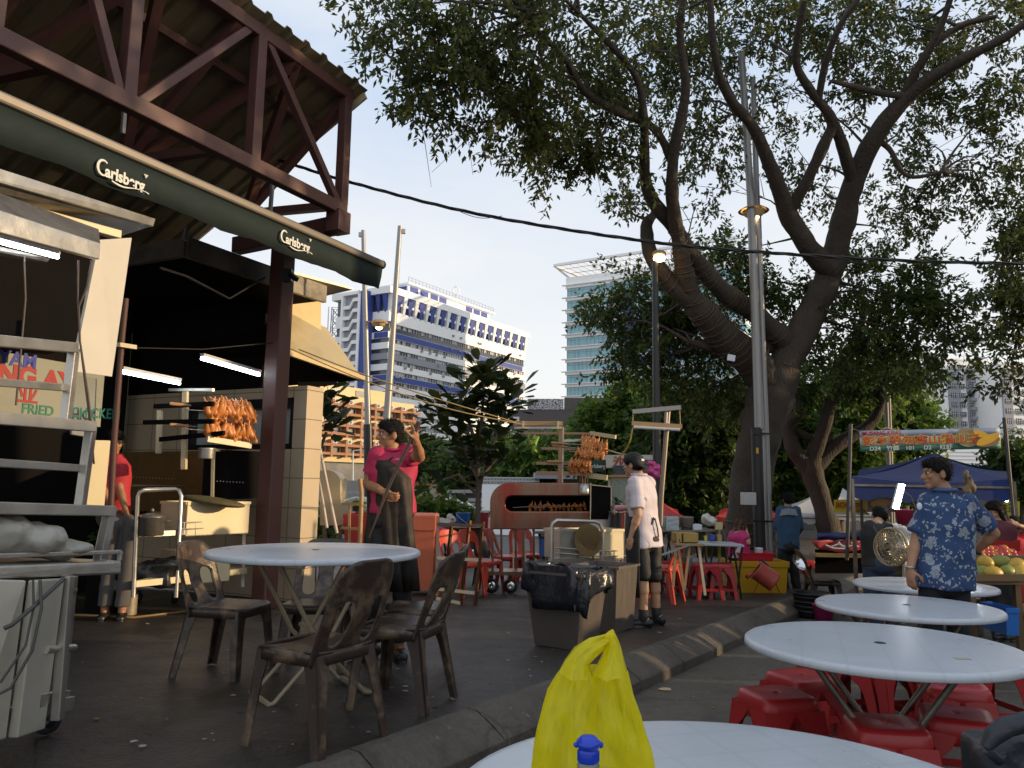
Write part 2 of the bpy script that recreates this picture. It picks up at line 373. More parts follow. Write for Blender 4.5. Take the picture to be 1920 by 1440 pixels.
# white hospital slab with blue bands
h0 = at(718, 905, 230); h0.z = -.7
hosp = thing('hospital_block', 'long white office slab with blue bands and an outside zigzag stair', 'building', h0)
P, Rm = frame2(h0, R(31.7)); Hz = lambda y: at(718, y, 230).z
LA, LB = 81.5, 17.0
mb = MB(); blk(mb, P, .6, LA - .6, .6, LB + 5, -.7, Hz(552)); mb.build('core', GLASSD, hosp)
mb = MB(); blk(mb, P, -1.2, LA + 1.2, -1.2, LB + 6, Hz(550), Hz(537)); mb.build('parapet', WHITE_W, hosp)
fl = 20.2; y = 590.0; k = 0
bl = {1: 'r', 5: 'all'}
mb = MB(); blk(mb, P, 0, LA, 0, LB + 5, Hz(592), Hz(581)); mb.build('spandrel', WHITE_W, hosp)
for k in range(16):
    yt = 600 + k * fl - (0 if k else 8); yb = yt + 12; z1, z0 = Hz(yt + 0.0), Hz(yb)
    if z0 < 0: break
    mt = GREY_W if k == 3 else WHITE_W
    mb = MB(); blk(mb, P, 0, LA, 0, LB + 5, z0, z1); mb.build('spandrel', mt, hosp)
    if k in (1, 5):
        m2 = MB(); blk(m2, P, (2 if k == 1 else 0), LA * (.97), -.12, 3, z0 + .1, z1 - .1); m2.build('blue_band', BLUE_W, hosp)
        m2 = MB(); blk(m2, P, -.1, 2, .2, 5.6, z0 + .1, z1 - .1); m2.build('blue_band', BLUE_W, hosp)
    wb = MB(); t = .8; rnd.seed(k)
    while t < LA - 1:
        blk(wb, P, t, t + .12, .35, .7, z0 - 1.35, z0)
        if rnd.random() < .45: blk(wb, P, t + .12, t + 1.15, .5, .66, z0 - 1.1, z0 - .1)
        t += 1.3
    wb.build('window_band', FRAMEW, hosp)
    for q in range(6):
        t = rnd.uniform(3, LA - 2); ac = MB(); blk(ac, P, t, t + .9, -.5, -.02, z1 - .75, z1 - .15); ac.build('air_conditioner', GREY_W, hosp)
zt, zb = Hz(550), Hz(583)
for k in range(15):      # flared fins of the top storeys
    t = 1.0 + k * (LA - 2) / 14
    m1 = MB(); m1.hexa([P(t - .4, -.2, zb), P(t + .4, -.2, zb), P(t + .4, 1.2, zb), P(t - .4, 1.2, zb), P(t - .9, -1.1, zt), P(t + .9, -1.1, zt), P(t + .9, 1.2, zt), P(t - .9, 1.2, zt)]); m1.build('fin', WHITE_W, hosp)
    if k < 14:
        t += 2.85; m1 = MB(); m1.hexa([P(t - .3, -.1, zb), P(t + .3, -.1, zb), P(t + .3, 1, zb), P(t - .3, 1, zb), P(t - 1.5, -.8, zt), P(t + 1.5, -.8, zt), P(t + 1.5, 1, zt), P(t - 1.5, 1, zt)]); m1.build('blue_panel', BLUE_W, hosp)
        m1 = MB(); blk(m1, P, t - 1.9, t + 1.9, -.35, .7, (zt + zb) / 2 - .3, (zt + zb) / 2 + .5); m1.build('balcony', WHITE_W, hosp)
for o in (1.5, 4.2):
    m1 = MB(); m1.hexa([P(-.1, o - .3, zb), P(-.1, o + .3, zb), P(1, o + .3, zb), P(1, o - .3, zb), P(-.8, o - .9, zt), P(-.8, o + .9, zt), P(1, o + .9, zt), P(1, o - .9, zt)]); m1.build('blue_panel', BLUE_W, hosp)
# stair tower
sb0, sb1 = 6.6, 16.6
m1 = MB(); blk(m1, P, -2.2, 3, sb0 + 2.6, sb1, -.7, Hz(546)); m1.build('stair_tower', GREY_W, hosp)
m1 = MB(); blk(m1, P, -3.0, .3, sb0, sb0 + 2.4, -.7, Hz(543)); m1.build('blue_pier', BLUE_W, hosp)
m1 = MB(); blk(m1, P, -3.4, -.2, sb0 + 2.3, sb0 + 3.2, -.7, Hz(541)); blk(m1, P, -3.4, -.2, sb1 - .6, sb1 + .2, -.7, Hz(548)); blk(m1, P, -3.4, 0, sb0 + 2.3, sb1, Hz(548), Hz(543)); m1.build('stair_frame', WHITE_W, hosp)
for k in range(15):
    z1 = Hz(566 + k * fl)
    if z1 < 3: break
    m1 = MB(); a_, b_ = sb0 + 3.2, sb1 - .6; c1_, c2_ = a_ + 2.2, b_ - 2.6
    pts = [(a_, z1 + 1.9), (c1_, z1 + 1.9), (c2_, z1 - .3), (b_, z1 - .3)]
    for (o0, q0), (o1, q1) in zip(pts, pts[1:]):
        m1.hexa([P(-3.2, o0, q0 - 1.1), P(-2.6, o0, q0 - 1.1), P(-2.6, o1, q1 - 1.1), P(-3.2, o1, q1 - 1.1), P(-3.2, o0, q0), P(-2.6, o0, q0), P(-2.6, o1, q1), P(-3.2, o1, q1)])
    m1.build('stair_flight', WHITE_W, hosp)
# penthouse
m1 = MB(); blk(m1, P, 17, 66, 7, 17, Hz(545), Hz(505)); m1.build('penthouse', WHITE_W, hosp)
m1 = MB(); blk(m1, P, 15.5, 68, 5.6, 18, Hz(505), Hz(502)); m1.build('penthouse_roof', WHITE_W, hosp)
for t in (18, 23.5, 29, 34, 50, 55, 60):
    m1 = MB(); blk(m1, P, t, t + 4.2, 6.9, 7.1, Hz(517), Hz(507)); m1.build('window', BLUE_W, hosp)
m1 = MB(); blk(m1, P, 16.9, 17.1, 7.6, 16, Hz(517), Hz(507)); m1.build('window', BLUE_W, hosp)
m1 = MB()
for i in range(28): q = P(15.8 + i * 1.9, 6, Hz(502)); m1.bar(q, q + Z * 1.8, .1)
m1.bar(P(15.8, 6, Hz(502) + 1.8), P(67.3, 6, Hz(502) + 1.8), .1); m1.bar(P(15.8, 6, Hz(502) + .9), P(67.3, 6, Hz(502) + .9), .08); m1.build('roof_railing', GREY_W, hosp)
m1 = MB(); q = P(43, 6.5, Hz(502)); m1.tube([q + Z * 1.5 + V((math.cos(a) * 1.1, 0, math.sin(a) * 1.7 + 1.7)) for a in [i * .524 for i in range(12)]], .22, 6, closed=True); m1.bar(q, q + Z * 1.6, .2); m1.bar(q + Z * 4.6, q + Z * 5.6, .25); m1.build('roof_emblem', WHITE_W, hosp)

# yellow and terracotta office block
y0 = at(560, 905, 122); y0.z = -.7
YEL = M('yellow_render', (.62, .50, .27), .8, 0, .1, .2, dirt=.2, dirtcol=(.4, .3, .15)); TERR = M('terracotta_render', (.34, .165, .09), .8, 0, .12, .3)
yb = thing('yellow_block', 'yellow office block with terracotta window grid and air conditioners', 'building', y0)
P, Rm = frame2(y0, R(37.9)); Yz = lambda y: at(620, y, 129).z
LY = 24.8
mb = MB(); blk(mb, P, -14, LY, 0, 14, Yz(866), Yz(742)); mb.build('wall', YEL, yb)
mb = MB(); blk(mb, P, -14, 19, 1.5, 13, Yz(742), Yz(722)); mb.build('top_storey', YEL, yb)
mb = MB(); blk(mb, P, -14, LY - 2, 1.0, 13, -.7, Yz(866)); mb.build('ground_storey', GLASSD, yb)
for t in (6, 12): mb = MB(); blk(mb, P, t, t + 2.4, 1.4, 1.6, Yz(738), Yz(727)); mb.build('window', GLASSD, yb)
for r_ in range(3):
    yy = 764 + r_ * 37; za, zb_ = Yz(yy), Yz(yy + 17)
    mb = MB(); blk(mb, P, -14, LY + .5, -1.2, .0, za - .0, za + .45); blk(mb, P, -14, LY + .5, -1.2, 0, zb_ + .1, zb_ + .5); mb.build('ledge', TERR, yb)
    for k in range(13):
        t = -13.3 + k * 3.05
        mb = MB(); blk(mb, P, t, t + .45, -1.25, -.02, zb_ - .25, za + 1.0); mb.build('pier', TERR, yb)
        mb = MB(); blk(mb, P, t + .7, t + 2.7, -.06, .05, zb_ + .55, za - .15); mb.build('window', GLASSD, yb)
        mb = MB(); blk(mb, P, t + .6, t + 1.6, -.9, -.1, za + .5, za + 1.2); mb.lathe(P(t + 1.1, -.9, za + .85), [(.27, 0), (.2, .03), (.06, .03)], 10, 1, axis=P(0, -1, 0) - P(0, 0, 0)); mb.build('air_conditioner', [FRAMEW, BLACK], yb)

# glass tower
t0 = at(1059, 905, 250); t0.z = -.7
GLASSB = M('teal_glazing', (.20, .42, .47), .22, 0, .25, .25, spec=.9); NAVY = M('navy_panel', (.04, .06, .16), .5)
tw = thing('glass_tower', 'tall teal glass tower with white ledges and an open roof canopy', 'building', t0)
P, Rm = frame2(t0, R(120.1)); Tz = lambda y: at(1059, y, 250).z
LT = 58
mb = MB(); blk(mb, P, .3, LT, .3, 12, -.7, Tz(521)); mb.build('core', GLASSB, tw)
mb = MB(); blk(mb, P, 0, LT + .2, 0, 12.2, Tz(536), Tz(521)); mb.build('parapet', WHITE_W, tw)
for k in range(11):
    zc = Tz(536 + k * 23.1)
    mb = MB(); blk(mb, P, -.1, LT, -.1, 12.1, zc - 1.0, zc); blk(mb, P, -1.2, LT, -.9, .2, zc - .1, zc + .12); mb.build('ledge', WHITE_W, tw)
    wb = MB(); t = .4; rnd.seed(k)
    while t < LT: blk(wb, P, t, t + .09, .18, .32, zc - 4, zc - 1); t += rnd.choice((1.4, 1.4, 2.8))
    blk(wb, P, .3, LT, .2, .32, zc - 1.9, zc - 1.8); wb.build('window_band', GREY_W, tw)
mb = MB(); blk(mb, P, 21, 24, -1.5, .1, Tz(695), Tz(560)); blk(mb, P, 21, 37, -1.5, .1, Tz(695), Tz(680)); blk(mb, P, 34, 37, -1.5, .1, Tz(695), Tz(560)); blk(mb, P, 24, 34, -1.5, .1, Tz(655), Tz(643)); mb.build('blue_frame', NAVY, tw)
mb = MB(); A = P(-3, -3, Tz(500)); B = P(LT, -3, Tz(497)); Cc = P(5, 8, Tz(519)); D = P(LT, 8, Tz(519)); mb.bar(A, B, .8); mb.bar(A, Cc, .7); mb.bar(A, P(0, 4, Tz(519)), .5)
for i in range(24):
    f_ = (i + 1) / 24; mb.bar(A.lerp(B, f_), Cc.lerp(D, f_), .25)
for j in (.25, .5, .75): mb.bar(A.lerp(Cc, j), B.lerp(D, j), .2)
mb.build('roof_canopy', WHITE_W, tw)
# dark podium with patterned screen
d0 = at(966, 905, 150); d0.z = -.7
DKW = M('charcoal_cladding', (.075, .066, .066), .7, 0, .12, .15)
scr = bpy.data.materials.new('patterned_screen'); scr.use_nodes = True; n = scr.node_tree.nodes; l = scr.node_tree.links; tcn = n.new('ShaderNodeTexCoord'); vo = n.new('ShaderNodeTexVoronoi'); vo.inputs['Scale'].default_value = 2.6; vo.feature = 'DISTANCE_TO_EDGE'; l.new(tcn.outputs['Object'], vo.inputs['Vector']); rp = n.new('ShaderNodeValToRGB'); rp.color_ramp.elements[0].position = .09; rp.color_ramp.elements[0].color = (.06, .06, .07, 1); rp.color_ramp.elements[1].position = .13; rp.color_ramp.elements[1].color = (.45, .46, .5, 1); l.new(vo.outputs['Distance'], rp.inputs[0]); l.new(rp.outputs[0], n['Principled BSDF'].inputs['Base Color'])
pod = thing('dark_podium', 'dark grey podium block with a patterned roof screen below the glass tower', 'building', d0)
P, Rm = frame2(d0, R(95)); Dz = lambda y: at(1000, y, 150).z
mb = MB(); blk(mb, P, 0, 34, 0, 14, -.7, Dz(768)); blk(mb, P, -1.4, .4, .2, 3, Dz(860), Dz(775)); mb.build('wall', DKW, pod)
mb = MB(); blk(mb, P, 2.2, 9.2, -.1, .2, Dz(768), Dz(748)); blk(mb, P, -.1, .7, -.1, .2, Dz(768), Dz(748)); mb.build('screen', scr, pod)
mb = MB(); blk(mb, P, 9.3, 30, -.05, 6, Dz(768.5), Dz(746)); mb.build('roof_wall', DKW, pod)
for t, yy in ((-.6, 782), (-1.1, 806), (1.6, 858), (4, 862)): mb = MB(); blk(mb, P, t, t + 1.2, -.12, .05, Dz(yy + 13), Dz(yy)); mb.build('window', FRAMEW, pod)
# condominiums
rnd.seed(21)
_wm = MB(); _wm.box((0, 0, 0), (2.2, .12, 1.7), mat=0)
for i in (-.75, 0, .75): _wm.box((i, -.08, 0), (.14, .1, 1.7), mat=1)
_wm.box((0, -.08, .2), (2.2, .1, .12), mat=1); WINM = _wm.mesh('window', [GLASSD, FRAMEW])
BALM = MB().box((0, 0, 0), (3.4, 1.3, 1.1)).mesh('balcony', GREY_W)
def condo(name, lab, px0, px1, yt, Y, dep, mt, cols, sh=3.15, rot=82, base=-.7, bal=()):
    p0 = at(px0, 905, Y); p1 = at(px1, 905, Y); Wd = (p1 - p0).length; p0.z = base
    th = thing(name, lab, 'building', p0); P, Rm = frame2(p0, R(rot)); zt_ = at((px0 + px1) / 2, yt, Y).z
    mb = MB(); blk(mb, P, 0, Wd, 0, dep, base, zt_); mb.build('wall', mt[0], th)
    mb = MB(); blk(mb, P, -.3, Wd + .3, -.3, dep + .3, zt_, zt_ + .7); mb.build('roof', WHITE_W, th)
    for a, b, m_ in mt[1]:
        mb = MB(); blk(mb, P, a * Wd, b * Wd, -.5, .2, base, zt_ - 3); mb.build('bay', m_, th)
    nfl = 0; z = zt_ - 2.4; cnt = 0
    while z > 9:
        for c in cols:
            if cnt > 92: break
            o = bpy.data.objects.new('window', WINM); C.objects.link(o); o.parent = th; o.rotation_euler = Rm.to_euler(); o.location = P(c * Wd, -.56, z) - p0; cnt += 1
        for c in bal:
            o = bpy.data.objects.new('balcony', BALM); C.objects.link(o); o.parent = th; o.rotation_euler = Rm.to_euler(); o.location = P(c * Wd, -.95, z - 1.2) - p0
        z -= sh
    return th
condo('apartment_tower', 'grey and white striped apartment tower, widest one with stacked balconies', 1782, 1884, 676, 255, 16, (WHITE_W, [(.06, .30, GREY_W), (.44, .50, GREY_W)]), (.16, .33, .53, .60, .80), bal=(.56, .80))
condo('apartment_tower', 'narrow apartment tower with balconies stepping down at the left of the wide one', 1757, 1781, 704, 262, 14, (GREY_W, [(.4, .8, WHITE_W)]), (.2, .92), bal=(.18,))
condo('apartment_tower', 'lowest pale apartment tower, farthest left of the grouped towers', 1736, 1756, 718, 270, 14, (WHITE_W, [(.35, .9, WHITE_W)]), (.65,), bal=(.1,))
condo('apartment_tower', 'grey apartment tower at the right edge partly behind hanging leaves', 1886, 1960, 684, 245, 16, (WHITE_W, [(.05, .32, GREY_W)]), (.2, .46, .7, .9))
u0 = at(1655, 905, 240); u0.z = -.7
un = thing('unfinished_tower', 'unfinished concrete tower with open floors and jutting slabs behind the trees', 'building', u0); P, Rm = frame2(u0, R(95)); zt_ = at(1690, 688, 240).z
mb = MB(); blk(mb, P, .4, 9.2, .6, 10, -.7, zt_); mb.build('core', GLASSD, un)
z = zt_
for k in range(12):
    mb = MB(); blk(mb, P, 0, 10.6, 0, 10, z - .35, z); mb.build('floor_slab', WHITE_W, un); z -= 1.95
for t in (.2, 3.4, 6.4, 9): mb = MB(); blk(mb, P, t, t + .6, .1, .8, -.7, zt_ - .36); mb.build('column', WHITE_W, un)
w0 = at(1842, 905, 100); w0.z = -.7
wl = thing('white_block', 'low white block seen just under the fruit banner', 'building', w0); P, Rm = frame2(w0, R(92)); mb = MB(); blk(mb, P, -8, 5, 0, 8, -.7, at(1850, 838, 100).z); mb.build('wall', WHITE_W, wl)
for k in range(5): mb = MB(); blk(mb, P, -5.5, 4.8, -.06, .05, at(1850, 848 + k * 7, 100).z - .04, at(1850, 848 + k * 7, 100).z); mb.build('panel_joint', GREY_W, wl)

# ------------------------------------------------------------ retaining wall, fences, ramp and lattice mast behind the stalls
HOARD = M('tan_hoarding', (.42, .27, .14), .7, 0, .15, 1.5, aniso=(3, 3, .3))
a, b = at(765, 930, 46), at(893, 930, 43)
hd = thing('hoarding', 'tan boarded hoarding along the far road behind the pickup', 'fence', (a + b) / 2)
for i in range(14): mb = MB(); p, q = a.lerp(b, i / 14), a.lerp(b, (i + .96) / 14); p.z = q.z = (at(830, 933, 45).z + at(830, 901, 45).z) / 2; mb.bar(p, q, .06, at(830, 901, 45).z - at(830, 933, 45).z, up=Z); mb.build('board', HOARD, hd)
CONC = M('grey_concrete', (.30, .29, .27), .85, 0, .15, .6, dirt=.3, dirtcol=(.14, .13, .11))
mb = MB(); mb.box((at(740, 940, 48).x, 49, .0), (34, .5, at(740, 930, 48).z + .9)); tag(mb.build('retaining_wall', CONC), 'low grey concrete retaining wall under the tan hoarding', 'wall')
gr = thing('guard_rail', 'grey metal guard rail along the far road left of the pickup', 'barrier', at(700, 935, 40))
for yy in (921, 937, 946): mb = MB(); mb.bar(at(600, yy + 2, 41), at(915, yy, 37), .06, .16); mb.build('rail', GALV, gr)
for i in range(12): q = at(610 + i * 26, 935, 40.8 - i * .33); mb = MB(); mb.bar(V((q.x, q.y, -.7)), V((q.x, q.y, at(800, 918, 40).z)), .1); mb.build('post', GALV, gr)
a, b = at(903, 952, 34), at(1010, 952, 33); hgt = at(950, 908, 34).z
wf = thing('white_wall', 'plain white site wall behind the young tree with railings on top', 'wall', (a + b) / 2)
mb = MB(); mb.hexa([V((a.x, a.y, -.7)), V((b.x, b.y, -.7)), V((b.x, b.y + .3, -.7)), V((a.x, a.y + .3, -.7)), V((a.x, a.y, hgt)), V((b.x, b.y, hgt)), V((b.x, b.y + .3, hgt)), V((a.x, a.y + .3, hgt))]); mb.build('wall', WHITE_W, wf)
mb = MB()
for i in range(40): p = a.lerp(b, i / 39); p.z = hgt; mb.bar(p, p + Z * .28, .035)
mb.bar(V((a.x, a.y, hgt + .28)), V((b.x, b.y, hgt + .28)), .05); mb.bar(V((a.x, a.y, hgt + .14)), V((b.x, b.y, hgt + .14)), .04); mb.build('railing', FRAMEW, wf)
mb = MB(); mb.box((at(905, 930, 39).x, 39.6, .2), (3.0, .6, 2.2)); tag(mb.build('gate_panel', M('slate_panel', (.10, .11, .13), .6)), 'dark slate panel between the tan hoarding and the white site wall', 'wall')
mast = thing('lattice_mast', 'thin lattice telecom mast beside the white office slab', 'mast', at(625, 700, 260))
zb, zt_ = at(625, 760, 260).z, at(625, 578, 260).z; q0 = at(625, 700, 260)
for sx in (-1, 1):
    for sy in (-1, 1): mb = MB(); mb.bar(V((q0.x + sx * 2.2, q0.y + sy * 2.2, 0)), V((q0.x + sx * 1.2, q0.y + sy * 1.2, zt_)), .25); mb.build('leg', GREY_W, mast)
mb = MB(); n_ = 9
for i in range(n_):
    za, zc = zb + (zt_ - zb) * i / n_, zb + (zt_ - zb) * (i + 1) / n_
    for sy in (-1.4, 1.4): mb.bar(V((q0.x - 1.4, q0.y + sy, za)), V((q0.x + 1.4, q0.y + sy, zc)), .16); mb.bar(V((q0.x + 1.4, q0.y + sy, za)), V((q0.x - 1.4, q0.y + sy, zc)), .16); mb.bar(V((q0.x - 1.4, q0.y + sy, zc)), V((q0.x + 1.4, q0.y + sy, zc)), .14)
mb.build('bracing', GREY_W, mast)
for k in (-2.6, 2.4): mb = MB(); mb.bar(V((q0.x + k, q0.y, zt_ - 14)), V((q0.x + k, q0.y, zt_ + .5)), .35); mb.build('aerial', WHITE_W, mast)

# ------------------------------------------------------------ unseen baffles added beyond the right edge to shape sun and shade
BAFFLE = M('baffle_cladding', (.25, .24, .22), .8)
def baffle(y0, y1, h, x=10.5):
    s_ = thing('sun_baffle', 'added shade-casting shed beyond the right edge of the view', 'baffle', (x + 2, (y0 + y1) / 2, 0), 'added baffles beyond the view')
    mb = MB(); mb.box((x + 2, (y0 + y1) / 2, h / 2 - .4), (4, y1 - y0, h + .6)); mb.build('wall', BAFFLE, s_)
    mb = MB(); mb.hexa([V((x - .3, y0, h - .09)), V((x + 4.3, y0, h - .09)), V((x + 4.3, y1, h - .09)), V((x - .3, y1, h - .09)), V((x - .3, y0, h)), V((x + 4.3, y0, h)), V((x + 4.3, y1, h)), V((x - .3, y1, h))]); mb.build('roof', GALV, s_)
baffle(-14, 3.3, 4.0); baffle(3.36, 4.9, 3.05)
for y0_, y1_, h_ in ((4.95, 5.35, 1.2), (5.4, 5.8, 2.1), (5.84, 6.0, .9), (6.04, 6.2, 2.0), (6.24, 6.6, .7), (6.64, 6.95, 1.9), (7.0, 7.7, .7), (7.75, 7.9, 2.2), (7.95, 8.3, 1.0), (8.35, 8.7, 1.9), (8.75, 9.6, 1.2), (9.7, 13.6, 3.6)): baffle(y0_, y1_, h_)
# ------------------------------------------------------------ food stall on the left
S0 = at(495, 1130, 8.8); S0.z = WALK + gz(8.8); SA = R(26.7); SDv = V((math.sin(SA), math.cos(SA), 0)); SN = V((SDv.y, -SDv.x, 0))
def SP(t, o, z): p = S0 + SDv * t + SN * o; return V((p.x, p.y, z))
def onplane(px, py, o):
    d = ray(px, py); k = ((S0 + SN * o) - EYE).dot(SN) / d.dot(SN); return EYE + d * k
def onend(px, py, t):
    d = ray(px, py); k = ((S0 + SDv * t) - EYE).dot(SDv) / d.dot(SDv); return EYE + d * k
def tof(p): return (p - S0).dot(SDv)
def oof(p): return (p - S0).dot(SN)
stall = thing('food_stall', 'open steel framed food stall with maroon roof truss and corrugated canopy', 'stall', S0)
mb = MB(); post_R = Matrix((SN, SDv, Z)).transposed()
mb.hexa([SP(a, b, S0.z) for a, b in ((-.1, -.1), (-.1, .1), (.1, .1), (.1, -.1))] + [SP(a, b, 4.35) for a, b in ((-.1, -.1), (-.1, .1), (.1, .1), (.1, -.1))])
mb.build('post', MAROON, stall, bevel=.012)
# outer truss
TO = .5; T = lambda x, y: onplane(x, y, TO)
B1, B0 = T(645, 387), T(0, 78); B0 = B1 + (B0 - B1) * 1.45
A1, A0 = T(655, 190), T(390, -6); A0 = A1 + (A0 - A1) * 2.6
B0.z = B1.z = (B0.z + B1.z) / 2; A0.z = A1.z = (A0.z + A1.z) / 2
tr = MB(); tr.bar(B0, B1, .12, .15); tb = tr.build('bottom_chord', MAROON, stall, bevel=.01)
tr = MB(); tr.bar(A0, A1, .12, .15); tr.build('top_chord', MAROON, stall, bevel=.01)
def flat(p, z): return V((p.x, p.y, z))
zb_, zt2 = B1.z + .06, A1.z - .06
for p, q in (((648, 200), (640, 372)), ((482, 92), (474, 285)), ((252, 0), (238, 170))):
    mb = MB(); a, b = T(*p), T(*q); b = flat(b, zb_); a = flat(b, zt2); mb.bar(a, b, .12, .12, up=SN); mb.build('brace', MAROON, stall, bevel=.008)
for p, q in (((500, 100), (632, 368)), ((462, 88), (262, 178)), ((118, -40), (222, 160)), ((-120, -150), (-30, 70)), ((20, -140), (-10, 60))):
    mb = MB(); a, b = flat(T(*p), zt2), flat(T(*q), zb_); mb.bar(a, b, .085, .085, up=SN); mb.build('brace', MAROON, stall, bevel=.008)
# inner chord and the slanted braces between the two
tE = tof(A1); inn = onend(527, 392, tE - .1); OI = oof(inn) - .55; zi = inn.z
i1, i0 = SP(tE - .1, OI, zi), SP(tE - 9, OI, zi)
mb = MB(); mb.bar(i0, i1, .11, .13); mb.build('inner_chord', MAROON, stall)
for k in range(5):
    t = tE - .05 - k * 1.75
    for (a, b) in ((SP(t, TO, zt2), SP(t - .1, OI, zi)), (SP(t - .9, TO, zt2), SP(t - .1, OI, zi)), (SP(t - .9, TO, zt2), SP(t - 1.8, OI, zi)), (SP(t, TO, zb_), SP(t - .1, OI, zi))):
        mb = MB(); mb.bar(a, b, .09, .1, up=SDv); mb.build('brace', MAROON, stall)
mb = MB(); e = flat(T(640, 400), B1.z - .18); mb.hexa([e + SDv * a + SN * b + Z * c for c in (-.12, .14) for a, b in ((-.16, -.1), (.06, -.1), (.06, .1), (-.16, .1))]); mb.bar(e, e - SN * 1.7 - Z * .05, .16, .2); mb.build('stub_beam', MAROON, stall, bevel=.008)
# roof of corrugated sheet, falling inwards
rz = A1.z + .10; cc = onend(352, 452, tE + .12); ob = oof(cc); slope = (rz - cc.z) / (TO + .12 - ob)
ROOFM = M('corrugated_sheet', (.20, .165, .10), .5, .35, .22, 2.5, .001, 30, dirt=.45, dirtcol=(.05, .04, .03), aniso=(1, 1, 1))
rf = MB(); prof = []; t = tE + .14
while t > tE - 11:
    prof += [(t, 0), (t - .16, 0), (t - .19, .045), (t - .26, .045), (t - .29, 0)]; t -= .29
rings = []
for o in (TO + .16, (TO + ob) / 2, ob - 1.6): rings.append([SP(t, o, rz - slope * (TO + .12 - o) + h) for t, h in prof])
rf.loft(rings, 0, False, closed=False)
ro = rf.build('roof', ROOFM, stall); sl = ro.modifiers.new('th', 'SOLIDIFY'); sl.thickness = .012
for o in (TO - .5, TO - 1.35, TO - 2.2):
    z = rz - slope * (TO + .12 - o) - .06; mb = MB(); mb.bar(SP(tE + .1, o, z), SP(tE - 10, o, z), .05, .09); mb.build('purlin', MAROON, stall)
mb = MB(); zr = rz - slope * (TO + .12 - (OI + .2)); mb.bar(SP(tE + .13, TO + .14, rz - .05), SP(tE + .13, ob - .2, rz - .05 - slope * (TO + .26 - ob + .06)), .03, .1, up=Z); mb.build('verge_trim', PAINTSTEEL, stall)
for px, py, py2 in ((512, 330, 405), (236, 170, 250), (352, 420, 450)):
    p = onplane(px, py, .1 if px > 300 else -.2); mb = MB(); q = onplane(px - 6, py2, .1 if px > 300 else -.2); mb.bar(p, q, .035); mb.build('hanger', GALV, stall)
# inner steel canopy and dark ceiling
fz0, fz1 = onplane(345, 470, -.25), onplane(606, 548, -.25)
tA, tB = tof(fz0), tof(fz1); zc = (fz0.z + fz1.z) / 2
mb = MB(); mb.hexa([SP(tA, -.25, zc - .08), SP(tB, -.25, zc - .08), SP(tB, -3.4, zc - .08), SP(tA, -3.4, zc - .08), SP(tA, -.25, zc + .1), SP(tB, -.25, zc + .1), SP(tB, -3.4, zc + .1), SP(tA, -3.4, zc + .1)]); mb.build('canopy', SOOT_SHADE, stall)
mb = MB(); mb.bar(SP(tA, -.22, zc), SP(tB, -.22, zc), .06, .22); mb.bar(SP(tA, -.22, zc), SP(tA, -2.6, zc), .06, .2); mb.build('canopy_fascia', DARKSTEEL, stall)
# end wall of pale tiles with a window, back wall
tW = tof(onplane(573, 800, -.12)); wz = onplane(573, 722, -.12).z
TILE = M('cream_tiles', (.52, .42, .29), .35, 0, .06, 2, dirt=.2, dirtcol=(.25, .18, .11))
mt = TILE.node_tree; br = mt.nodes.new('ShaderNodeTexBrick'); br.inputs['Scale'].default_value = 1; br.inputs['Brick Width'].default_value = .45; br.inputs['Row Height'].default_value = .36; br.offset = 0; br.inputs['Mortar Size'].default_value = .006
tcn = mt.nodes.new('ShaderNodeTexCoord'); mpn = mt.nodes.new('ShaderNodeMapping'); mpn.inputs['Rotation'].default_value = (R(90), 0, 0); mt.links.new(tcn.outputs['Object'], mpn.inputs[0]); mt.links.new(mpn.outputs[0], br.inputs['Vector'])
pb = mt.nodes['Principled BSDF']; src = pb.inputs['Base Color'].links[0].from_socket; mxn = mt.nodes.new('ShaderNodeMix'); mxn.data_type = 'RGBA'; mt.links.new(br.outputs['Fac'], mxn.inputs[0]); mt.links.new(src, mxn.inputs[6]); mxn.inputs[7].default_value = (.2, .15, .1, 1); mt.links.new(mxn.outputs[2], pb.inputs['Base Color'])
def sbox(mb, t0, t1, o0, o1, z0, z1, mat=0): return mb.hexa([SP(t0, o0, z0), SP(t1, o0, z0), SP(t1, o1, z0), SP(t0, o1, z0), SP(t0, o0, z1), SP(t1, o0, z1), SP(t1, o1, z1), SP(t0, o1, z1)], mat)
wl_, wr_ = oof(onend(350, 800, tW)), oof(onend(549, 800, tW)); wz0, wz1 = onend(549, 842, tW).z, onend(549, 745, tW).z
gW = gz((S0 + SDv * tW).y) + WALK; oL = oof(onend(262, 800, tW))
mb = MB(); sbox(mb, tW, tW + .3, wr_, -.12, gW, wz); sbox(mb, tW, tW + .3, wl_, wr_, gW, wz0); sbox(mb, tW, tW + .3, wl_, wr_, wz1, wz); sbox(mb, tW, tW + .3, oL - .3, wl_, gW, wz); mb.build('end_wall', TILE, stall)
win = MB(); 
for a, b, c, d in ((wl_, wl_ + .07, wz0, wz1), (wr_ - .07, wr_, wz0, wz1), (wl_, wr_, wz1 - .12, wz1), (wl_, wr_, wz0, wz0 + .07)): sbox(win, tW + .02, tW + .2, a, b, c, d)
wo = win.build('window', BLACK, stall)
MILK = M('milky_panel', (.42, .46, .46), .3, 0, .25, 2.5); mb = MB(); sbox(mb, tW + .12, tW + .14, wl_ + .07, wr_ - .07, wz0 + .07, wz1 - .12); mb.build('pane', MILK, wo)
BACK = M('sage_panel', (.30, .31, .22), .5, .1, .2, 1.5, dirt=.3)
mb = MB(); tK = tof(onplane(208, 800, oL - .3)); sbox(mb, tK, tW, oL - .35, oL - .3, gW - .2, wz + .9); mb.build('back_wall', BACK, stall)
